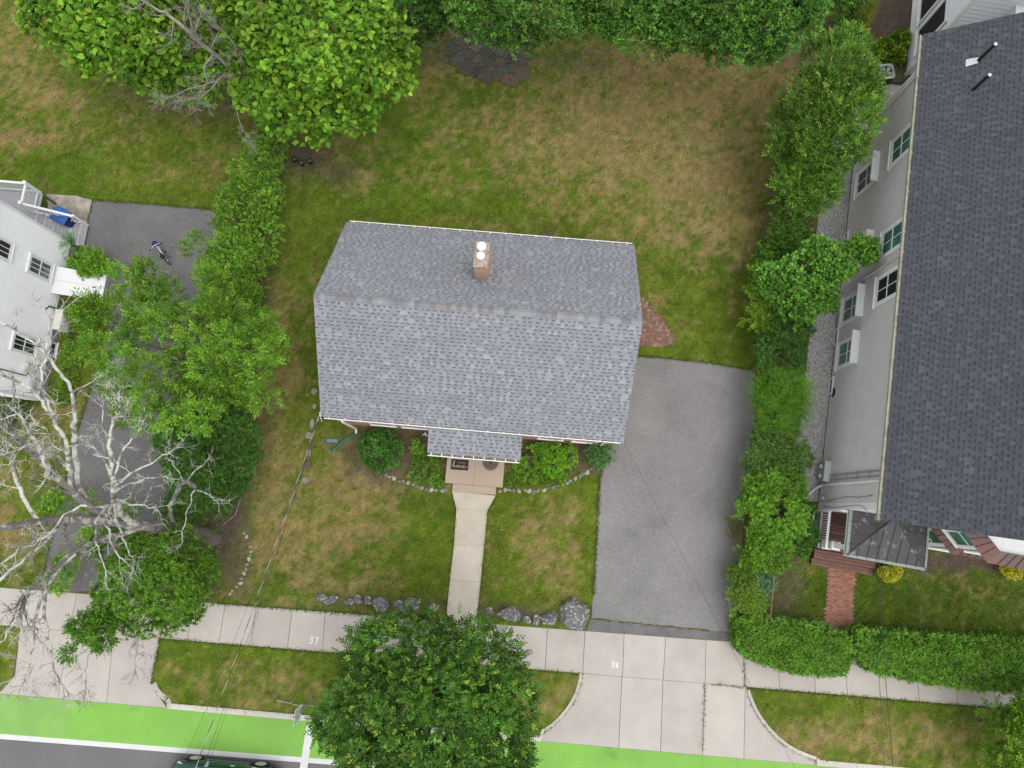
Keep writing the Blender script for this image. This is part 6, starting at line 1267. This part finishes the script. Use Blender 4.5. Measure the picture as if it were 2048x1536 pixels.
# plants by the white house
shrub('round leafy shrub between the deck stairs and the white bulkhead', [(165, 520, .6, .42), (190, 525, .6, .42), (205, 535, .5, .32), (175, 540, .5, .35)], 800, 'alt', 8, .18, .08, .05, (.04, .115, .014), (.08, .175, .018), (.14, .24, .02), .12, 121, group=None)
shrub('daylily clump with orange flowers below the white bulkhead', [(150, 612, .3, .35), (170, 620, .3, .4), (140, 625, .3, .3), (185, 612, .3, .3)], 260, 'rosette', 10, .3, .45, .022, (.06, .12, .014), (.10, .16, .02), (.18, .2, .04), .1, 122, 'daylily', 'plant', group=None)
for x, y in ((143, 596), (134, 599)):
    tdl = [o for o in C.objects if o.name == 'daylily'][0]; c = P(x, y, .6); s = MB(); s.add([(c.x - tdl.location.x + .09 * math.cos(a) * (1 if i % 2 else .3), c.y - tdl.location.y + .09 * math.sin(a) * (1 if i % 2 else .3), .6 + (.06 if i % 2 else 0)) for i, a in enumerate([math.pi * j / 6 for j in range(12)])], [tuple(range(12))]); s.build('flower', mat('orange_petal', (.75, .20, .03), .7), tdl)
shrub('dark leafy shrub in front of the white house at the left edge', [(5, 805, .6, .5), (25, 820, .5, .45), (-20, 815, .6, .6), (10, 835, .4, .4)], 900, 'alt', 8, .2, .08, .05, (.02, .07, .012), (.045, .12, .016), G_BR, .1, 123, group=None)
shrub('small fern leaved seedling at the foot of the deck stairs', [(149, 490, .9, .18, .1)], 12, 'pinnate', 13, .5, .13, .04, (.03, .10, .014), (.05, .14, .02), G_BR, .1, 124, 'seedling', 'plant', group=None)
shrub('leafy ground ivy strip along the left side of the neighbouring drive', [(165, 670, .2, .5, .15), (150, 710, .2, .5, .15), (140, 750, .2, .45, .15), (175, 640, .2, .4, .15), (130, 790, .15, .4, .12)], 900, 'alt', 7, .16, .07, .045, (.045, .125, .014), (.085, .18, .018), (.14, .24, .02), .1, 125, 'ground_plant', 'plant', group=None)
shrub('leafy suckers round the limbs of the dead tree over the left drive', [(110, 1010, 1.2, .45), (125, 995, 1.2, .35), (95, 1030, 1.2, .35), (255, 1025, 1.4, .35), (185, 1075, 1.3, .4), (175, 1000, 1.2, .4), (135, 1130, 1.2, .4), (120, 1160, 1.0, .4)], 900, 'alt', 8, .2, .08, .045, (.04, .12, .012), (.09, .19, .016), (.17, .28, .02), .12, 126, 'sucker_growth', 'plant', group=None)

# ---------------------------------------------------------------- dead trees
def twig(s, a, d, L, r, q, depth):
    pts = [Vector(a)]; d = Vector(d).normalized(); n = 4
    for i in range(n):
        d = (d + Vector((q.uniform(-.34, .34), q.uniform(-.34, .34), q.uniform(-.26, .28)))).normalized(); pts.append(pts[-1] + d * L / n)
    s.tube(pts, [r * (1 - .75 * i / n) for i in range(n + 1)], 5 if r > .03 else 4)
    if depth > 0:
        for i in range(1, n + 1):
            for _ in range(q.choice((1, 1, 2))):
                sd = Vector((q.uniform(-1, 1), q.uniform(-1, 1), q.uniform(-.4, .6))); twig(s, pts[i], d * .7 + sd * .9, L * q.uniform(.35, .6), max(.006, r * .5), q, depth - 1)
def dead_limb(name, parent, o3_, pts, r0, r1, m, q, tw=6, tl=1.2, depth=2, sides=9):
    W_ = [P(x, y, z) - o3_ for x, y, z in pts]; W_ = [Vector(v) for v in smooth_line([tuple(v) for v in W_], 4)]; n = len(W_); W_ = [w + Vector((q.uniform(-.04, .04), q.uniform(-.04, .04), q.uniform(-.04, .04))) for w in W_]
    s = MB(); s.tube(W_, [(r0 + (r1 - r0) * i / (n - 1)) * q.uniform(.9, 1.12) for i in range(n)], sides); o = s.build(name, m, parent, True)
    s = MB()
    for i in range(tw):
        k = q.randint(int(n * .25), n - 2); d = (W_[k + 1] - W_[k]).normalized(); sd = Vector((q.uniform(-1, 1), q.uniform(-1, 1), q.uniform(-.3, .7))); rr = (r0 + (r1 - r0) * k / (n - 1))
        twig(s, W_[k], d * .6 + sd, tl * q.uniform(.6, 1.2), min(.035, rr * .45), q, depth)
    d = (W_[-1] - W_[-2]).normalized()
    for _ in range(3): twig(s, W_[-1], d + Vector((q.uniform(-.6, .6), q.uniform(-.6, .6), q.uniform(-.3, .3))), tl, r1 * .8, q, depth)
    s.build('twigs', m, o, True, 'stuff'); return o
q = random.Random(77); o3 = P(425, 1075)
dt = thing('dead_tree', 'large bare dead tree with pale lichen bark leaning over the left drive', 'tree', o3)
tk = dead_limb('trunk', dt, o3, [(428, 1076, -.1), (405, 1068, .9), (350, 1060, 2.6), (300, 1054, 4.0)], .33, .24, BARK, q, 0, .1, 0, 12)
dead_limb('limb', tk, o3, [(305, 1055, 3.9), (250, 1046, 5.2), (200, 1040, 6.4), (110, 1042, 8.0), (40, 1050, 9.2), (-60, 1062, 10.6)], 0.19, 0.085, LIMB, q, 5, 1.2)
dead_limb('limb', tk, o3, [(225, 1043, 5.8), (170, 1005, 7.0), (110, 950, 8.2), (60, 900, 9.2), (25, 872, 9.8)], 0.155, 0.06, LIMB, q, 5, 1.3)
dead_limb('limb', tk, o3, [(285, 1052, 4.3), (250, 1035, 6.0), (232, 1000, 7.8), (226, 960, 9.0), (222, 915, 9.8), (219, 870, 10.4), (232, 830, 11), (241, 810, 11.4)], 0.119, 0.018, LICH, q, 6, .7)
for pts, r in (([(226, 965, 9), (245, 905, 10), (270, 870, 10.6), (292, 838, 11)], .05), ([(228, 975, 8.8), (260, 950, 9.8), (300, 925, 10.6), (345, 902, 11)], .06), ([(230, 985, 8.6), (275, 962, 9.6), (340, 952, 10.2)], .055), ([(232, 998, 8.2), (265, 1008, 9.0), (308, 1016, 9.4)], .06),
               ([(228, 1000, 8.2), (232, 1030, 9.0), (245, 1075, 9.8), (265, 1115, 10.2)], .09), ([(228, 1005, 8.2), (215, 1040, 9.0), (222, 1080, 9.6), (245, 1120, 9.9), (262, 1138, 10)], .06), ([(222, 1010, 8.2), (195, 1035, 9.0), (190, 1070, 9.6), (200, 1105, 10), (210, 1140, 10)], .06), ([(222, 1012, 8.0), (180, 1012, 8.8), (140, 1020, 9.2), (105, 1062, 9.6), (60, 1095, 9.8)], .06),
               ([(224, 960, 9), (200, 905, 9.8), (165, 890, 10.2), (130, 895, 10.4)], .045), ([(215, 880, 10.2), (205, 850, 10.8), (205, 820, 11)], .03)):
    dead_limb('branch', tk, o3, pts, r * .75, .010, LICH, q, 6, .55, 1, 6)
dead_limb('limb', tk, o3, [(146, 984, 7.4), (140, 960, 8.0), (137, 925, 8.6), (135, 890, 9.4), (112, 850, 10), (90, 810, 10.4), (60, 780, 10.8), (10, 752, 11)], 0.081, 0.036, LICH, q, 7, 1.0)
dead_limb('limb', tk, o3, [(112, 850, 10), (95, 800, 10.4), (82, 760, 10.8), (92, 705, 11), (100, 640, 11.2)], 0.044, 0.022, LICH, q, 5, .8, 1)
dead_limb('limb', tk, o3, [(114, 953, 8.1), (98, 955, 8.5), (92, 925, 9.4), (80, 895, 9.8), (60, 870, 10.2)], 0.081, 0.058, LICH, q, 6, .9)
dead_limb('limb', tk, o3, [(147, 852, 7.6), (146, 800, 7.9), (140, 770, 8.2), (112, 735, 8.6), (85, 700, 9.0), (40, 668, 9.4), (-10, 640, 9.8)], 0.062, 0.026, LICH, q, 6, .9)
dead_limb('branch', tk, o3, [(142, 786, 8.0), (170, 770, 8.4), (200, 752, 8.8), (220, 735, 9)], 0.025, 0.008, LICH, q, 3, .4, 1, 6)
dead_limb('limb', tk, o3, [(170, 1005, 7.0), (155, 950, 7.0), (150, 905, 7.0), (148, 870, 7.3), (147, 850, 7.6)], 0.081, 0.080, LICH, q, 0, .1, 0)
dead_limb('limb', tk, o3, [(78, 1046, 8.6), (48, 1000, 9.1), (32, 960, 9.4), (25, 925, 9.8), (8, 905, 10.2), (-20, 890, 10.6)], 0.062, 0.036, LICH, q, 6, 1.0)
dead_limb('limb', tk, o3, [(290, 1056, 4.2), (210, 1075, 5.6), (150, 1105, 6.8), (95, 1150, 7.8), (50, 1190, 8.6)], 0.105, 0.049, LIMB, q, 5, .9)
dead_limb('limb', tk, o3, [(150, 1108, 6.8), (115, 1140, 7.4), (95, 1175, 8.0), (90, 1230, 8.6), (100, 1290, 9.2), (112, 1350, 9.6)], 0.069, 0.022, LICH, q, 8, .8)
dead_limb('limb', tk, o3, [(95, 1165, 7.8), (70, 1230, 8.6), (65, 1290, 9), (52, 1360, 9.4)], 0.050, 0.014, LICH, q, 7, .7)
dead_limb('branch', tk, o3, [(130, 1050, 7.6), (80, 1075, 8.4), (40, 1100, 8.8), (0, 1130, 9.2)], 0.044, 0.026, LICH, q, 3, .6, 1)
dead_limb('branch', tk, o3, [(120, 1055, 7.8), (70, 1100, 8.6), (10, 1150, 9.2), (-30, 1180, 9.4)], 0.050, 0.036, LICH, q, 3, .6, 1)
dead_limb('branch', tk, o3, [(60, 1190, 8.4), (30, 1240, 8.8), (5, 1280, 9.0), (-20, 1300, 9.2)], 0.037, 0.014, LICH, q, 6, .7, 2)
dead_limb('limb', tk, o3, [(352, 1058, 2.5), (340, 1020, 2.5), (352, 985, 3.2), (372, 962, 4.2), (390, 975, 4.5)], 0.087, 0.077, LIMB, q, 0, .1, 0)
for pts in ([(372, 962, 4.2), (400, 935, 5), (422, 915, 5.6)], [(390, 975, 4.5), (378, 1010, 5.2), (368, 1050, 5.8), (362, 1090, 6)], [(392, 978, 4.5), (420, 990, 5), (432, 1000, 5.4)], [(368, 965, 4.0), (352, 935, 4.8), (335, 915, 5.2)]): dead_limb('branch', tk, o3, pts, .03, .01, LICH, q, 4, .5, 1, 5)
t = [o for o in C.objects if o.name == 'leafy_tree'][0]; tl0 = Vector(t.location)
dead_limb('dead_branch', t, tl0, [(320, 1160, 2.4), (240, 1230, 2.9), (190, 1290, 3.1), (173, 1330, 3.2), (172, 1372, 3.3)], .03, .008, DEADB, q, 10, .6, 2, 5)
dead_limb('dead_branch', t, tl0, [(320, 1165, 2.2), (290, 1235, 2.6), (278, 1275, 2.8), (270, 1330, 2.9)], .025, .008, DEADB, q, 8, .6, 2, 5)
# dead limb lying through the catalpa
ct = [o for o in C.objects if o.name == 'catalpa_tree'][0]; cl_ = Vector(ct.location)
dl = dead_limb('dead_limb', ct, cl_, [(488, 172, 3.0), (470, 145, 4.4), (440, 115, 5.4), (400, 85, 6.4), (370, 55, 7.2), (330, 25, 7.8), (290, 5, 8.3), (255, -20, 8.8)], .10, .03, DEADB, q, 12, 1.2, 2, 7)
for pts in ([(480, 160, 4.2), (482, 115, 5.6), (470, 90, 6.4), (440, 60, 7.0)], [(430, 108, 5.8), (408, 130, 6.0), (412, 160, 5.6), (405, 190, 5.2)], [(478, 165, 4), (450, 150, 5), (410, 190, 5.4), (370, 200, 5.6)], [(470, 160, 4), (470, 200, 4.2), (475, 230, 4.2), (488, 265, 3.8)], [(460, 150, 4.6), (420, 165, 5.4), (345, 190, 5.6)], [(400, 85, 6.4), (380, 40, 7.4), (375, 0, 8)]): dead_limb('dead_branch', ct, cl_, pts, .04, .01, DEADB, q, 5, .7, 2, 5)

# ---------------------------------------------------------------- gravel, grass, weeds
gp_ = [(-1.35, .6), (-1.05, 4), (-1.15, 8), (-1.3, 12), (-1.2, 15.5), (-1.0, 17.5), (-.2, 18.3), (.6, 19.4), (1.2, 19.9), (1.95, 19.9), (3.5, 18.0), (3.5, 17.05), (-.02, 17.05), (-.02, .3), (-.6, .2)]
s = MB(rh_mat); s.prism(ccw(gp_), -.1, .015); tag(s.build('gravel_bed', mat('gravel_base', (.30, .295, .29), 1, var=.35, vscale=22, bump=.8, bscale=25)), kind='structure')
n = 34000; x = rng.uniform(-1.4, 3.5, n * 3); y = rng.uniform(.2, 20, n * 3); k = inpoly(x, y, gp_); x, y = x[k][:n], y[k][:n]; n = len(x); r_ = rng.uniform(.012, .032, n)
OC = np.array([[1, 0, 0], [0, 1, 0], [-1, 0, 0], [0, -1, 0], [0, 0, .8]]); OF = np.array([[0, 1, 4], [1, 2, 4], [2, 3, 4], [3, 0, 4]]); a = rng.uniform(0, 6.28, n)
V = OC[None] * r_[:, None, None] * rng.uniform(.7, 1.3, (n, 5, 1)); V = np.stack([V[..., 0] * np.cos(a)[:, None] - V[..., 1] * np.sin(a)[:, None], V[..., 0] * np.sin(a)[:, None] + V[..., 1] * np.cos(a)[:, None], V[..., 2]], -1) + np.stack([x, y, np.full(n, .012)], -1)[:, None]
gv = link('gravel', np_mesh('gravel', V.reshape(-1, 3), (OF[None] + (np.arange(n) * 5)[:, None, None]).reshape(-1, 3), np.repeat(np.clip(rng.normal(.50, .13, (n, 1)), .15, .8) * np.array([1, .985, .96]), 5, 0)), GRAVM); gv.location = (12.72, -.05, 0); gv.rotation_euler = (0, 0, RA)
tag(gv, 'strip of pale grey gravel along the foot of the grey house', 'gravel', kind='stuff')
def local_rect(M_, x0, x1, y0, y1): return [((M_ @ Vector((a, b, 0))).x, (M_ @ Vector((a, b, 0))).y) for a, b in ((x0, y0), (x1, y0), (x1, y1), (x0, y1))]
hm = rotz(HA, (-1.21, 6.885, 0))
NOGRASS = [pxpoly(DRIVE), pxpoly(LDRIVE), pxpoly(PAD), pxpoly(STRIP), pxpoly([W[0][0], W[0][1], W[1][1], W[4][1], W[4][0], W[1][0]]), pxpoly(PAT), pxpoly([(1657, 1125), (1711, 1130), (1704, 1262), (1649, 1255)]), local_rect(hm, -5.6, 5.6, -3.85, 3.85), local_rect(hm, -1.1, 1.35, -6.35, -3.8), local_rect(lh_mat, -9, .1, 0, 8), local_rect(rh_mat, -1.2, 12, -.3, 30), pxpoly([(1262, 590), (1282, 594), (1300, 612), (1325, 638), (1338, 660), (1351, 675), (1345, 690), (1310, 694), (1262, 690)])]
def grass_ok(x, y):
    ok = (y > RY(x) + .02)
    for v in VERGES: ok |= inpoly(x, y, v)
    for v in NOGRASS: ok &= ~inpoly(x, y, v)
    return ok
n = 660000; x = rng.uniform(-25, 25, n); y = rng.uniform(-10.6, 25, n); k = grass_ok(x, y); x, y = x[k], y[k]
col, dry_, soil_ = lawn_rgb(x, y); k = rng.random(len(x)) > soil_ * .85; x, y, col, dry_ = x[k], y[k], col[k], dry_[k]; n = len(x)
a = rng.uniform(0, 6.28, n); tl_ = rng.uniform(.25, 1.2, n); d = np.stack([np.cos(a), np.sin(a), tl_], 1)
L_ = rng.uniform(.035, .075, n) * (1.1 - .4 * dry_); W_ = rng.uniform(.014, .032, n)
pk = rng.random(n) < np.clip(dry_ * 1.05 - .02, 0, .93)
deep_green = np.exp(-(((to_px(x, y)[0] - 1850) / 330) ** 4 + ((to_px(x, y)[1] - 1210) / 62) ** 4))[:, None]; bc = np.where(pk[:, None], np.array([.245, .195, .078]), np.array([.080, .132, .012]) * (1 - deep_green * np.array([.42, .34, .30]))); col = (.35 * col + .65 * bc) * rng.uniform(.45, 1.85, (n, 1)) * (.72 + .56 * fbm(x * 3.1, y * 3.1, 141, 3))[:, None]
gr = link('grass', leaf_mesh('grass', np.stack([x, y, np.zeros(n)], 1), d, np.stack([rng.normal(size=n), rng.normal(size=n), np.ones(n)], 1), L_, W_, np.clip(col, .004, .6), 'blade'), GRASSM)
tag(gr, 'short patchy green and dry tan grass of the lawns', 'grass', kind='stuff')
# longer grass fringe along paved edges
EDG = [pxpoly([(1187, 1190), (1192, 1100), (1200, 960), (1212, 905)]), pxpoly([(186, 401), (300, 408), (438, 421)]), pxpoly([(1275, 712), (1330, 717), (1420, 727), (1510, 741)]), pxpoly([(904, 1000), (913, 1018), (908, 1090), (900, 1160), (892, 1241)]), pxpoly([(991, 1000), (975, 1021), (968, 1093), (961, 1163), (953, 1246)]), pxpoly([(438, 421), (440, 500), (432, 600)]),
       [(a_, RY(a_)) for a_ in np.linspace(-12, -3, 20)], [(a_, FY(a_) - .02) for a_ in np.linspace(K0[0][0], K1[0][0], 30)], [(a_, FY(a_) - .02) for a_ in np.linspace(K2[0][0], 22, 20)], [(a_, KY(a_) + kw) for a_ in np.linspace(xa, xb, 30)], K0[:3], K1, K2, pxpoly([(82, 1177), (98, 1100), (122, 1000), (150, 880), (175, 800), (205, 700), (222, 620)]), pxpoly([(1410, 1367), (1405, 1503)]), pxpoly([(1420, 1368), (1488, 1374)]), pxpoly([(1190, 1239), (1300, 1250), (1420, 1262)]), pxpoly([(321, 1240), (321, 1276)]), pxpoly([(1488, 1320), (1490, 1374)]), pxpoly([(186, 401), (170, 470)])]
den = [210, 160, 150, 90, 110, 200, 150, 130, 130, 60, 150, 90, 60, 190, 70, 80, 40, 120, 110, 120]
ex_, ey_ = [], []
for poly, dn in zip(EDG, den):
    for (x0, y0), (x1, y1) in zip(poly[:-1], poly[1:]):
        m = int(math.dist((x0, y0), (x1, y1)) * dn) + 1; f = rng.random(m); nx_, ny_ = -(y1 - y0), (x1 - x0); ll = math.hypot(nx_, ny_) or 1; of = rng.normal(0, .035, m) * (.4 + 1.2 * fbm(x0 + f * (x1 - x0) * 3, y0 + f * (y1 - y0) * 3, 5, 2))
        ex_.append(x0 + (x1 - x0) * f + nx_ / ll * of); ey_.append(y0 + (y1 - y0) * f + ny_ / ll * of)
x, y = np.concatenate(ex_), np.concatenate(ey_); n = len(x); a = rng.uniform(0, 6.28, n); c = np.array([.062, .128, .012]) * rng.uniform(.6, 1.6, (n, 1)); c[rng.random(n) < .15] = (.24, .17, .07)
ef = link('edge_grass', leaf_mesh('edge_grass', np.stack([x, y, np.full(n, .012)], 1), np.stack([np.cos(a), np.sin(a), rng.uniform(.3, 1.2, n)], 1), np.stack([rng.normal(size=n), rng.normal(size=n), np.ones(n)], 1), rng.uniform(.05, .12, n), rng.uniform(.014, .028, n), c, 'blade'), GRASSM)
tag(ef, 'longer green grass fringe growing over the edges of paving', 'grass', kind='stuff')
# broad-leaved weeds
n = 5200; x = rng.uniform(-24, 24, n * 2); y = rng.uniform(-10, 24, n * 2); k = grass_ok(x, y); x, y = x[k], y[k]; g = fbm(x * .5, y * .5, 91, 3); k = g > .52; x, y = x[k][:n], y[k][:n]
q_ = np.stack([x, y, np.full(len(x), .02)], 1); ar = shoots(q_, np.tile(UP, (len(x), 1)), 'rosette', 6, .06, .075, .04, (.06, .135, .014), (.10, .20, .02), (.16, .26, .03), .1, 93)
wd = link('weeds', leaf_mesh('weeds', *ar, 'diamond'), LEAF); tag(wd, 'small broad leaved weeds scattered through the lawns', 'weeds', kind='stuff')
# leaf litter and pale specks on soil and under trees
n = 7000; x = rng.uniform(-24, 24, n * 8); y = rng.uniform(-5, 24, n * 8); k = grass_ok(x, y); x, y = x[k], y[k]; _, _, so = lawn_rgb(x, y); k = so > .25; x, y = x[k][:n], y[k][:n]; n = len(x); a = rng.uniform(0, 6.28, n)
x = np.concatenate([x, rng.uniform(-20, 20, 70)]); y = np.concatenate([y, rng.uniform(-4, 20, 70)]); a = np.concatenate([a, rng.uniform(0, 6, 70)]); n += 70
pc = np.array([(.20, .14, .08), (.13, .08, .05), (.26, .19, .12), (.10, .075, .06), (.22, .13, .06)])[rng.integers(0, 5, n)]; pc[-70:] = (.55, .53, .48)
lt = link('leaf_litter', leaf_mesh('leaf_litter', np.stack([x, y, np.full(n, .03)], 1), np.stack([np.cos(a), np.sin(a), rng.uniform(-.1, .4, n)], 1), np.stack([rng.normal(size=n) * .5, rng.normal(size=n) * .5, np.ones(n)], 1), rng.uniform(.04, .09, n), rng.uniform(.025, .05, n), pc, 'diamond'), GRASSM)
tag(lt, 'brown fallen leaves and chips on the bare soil', 'leaf litter', kind='stuff')
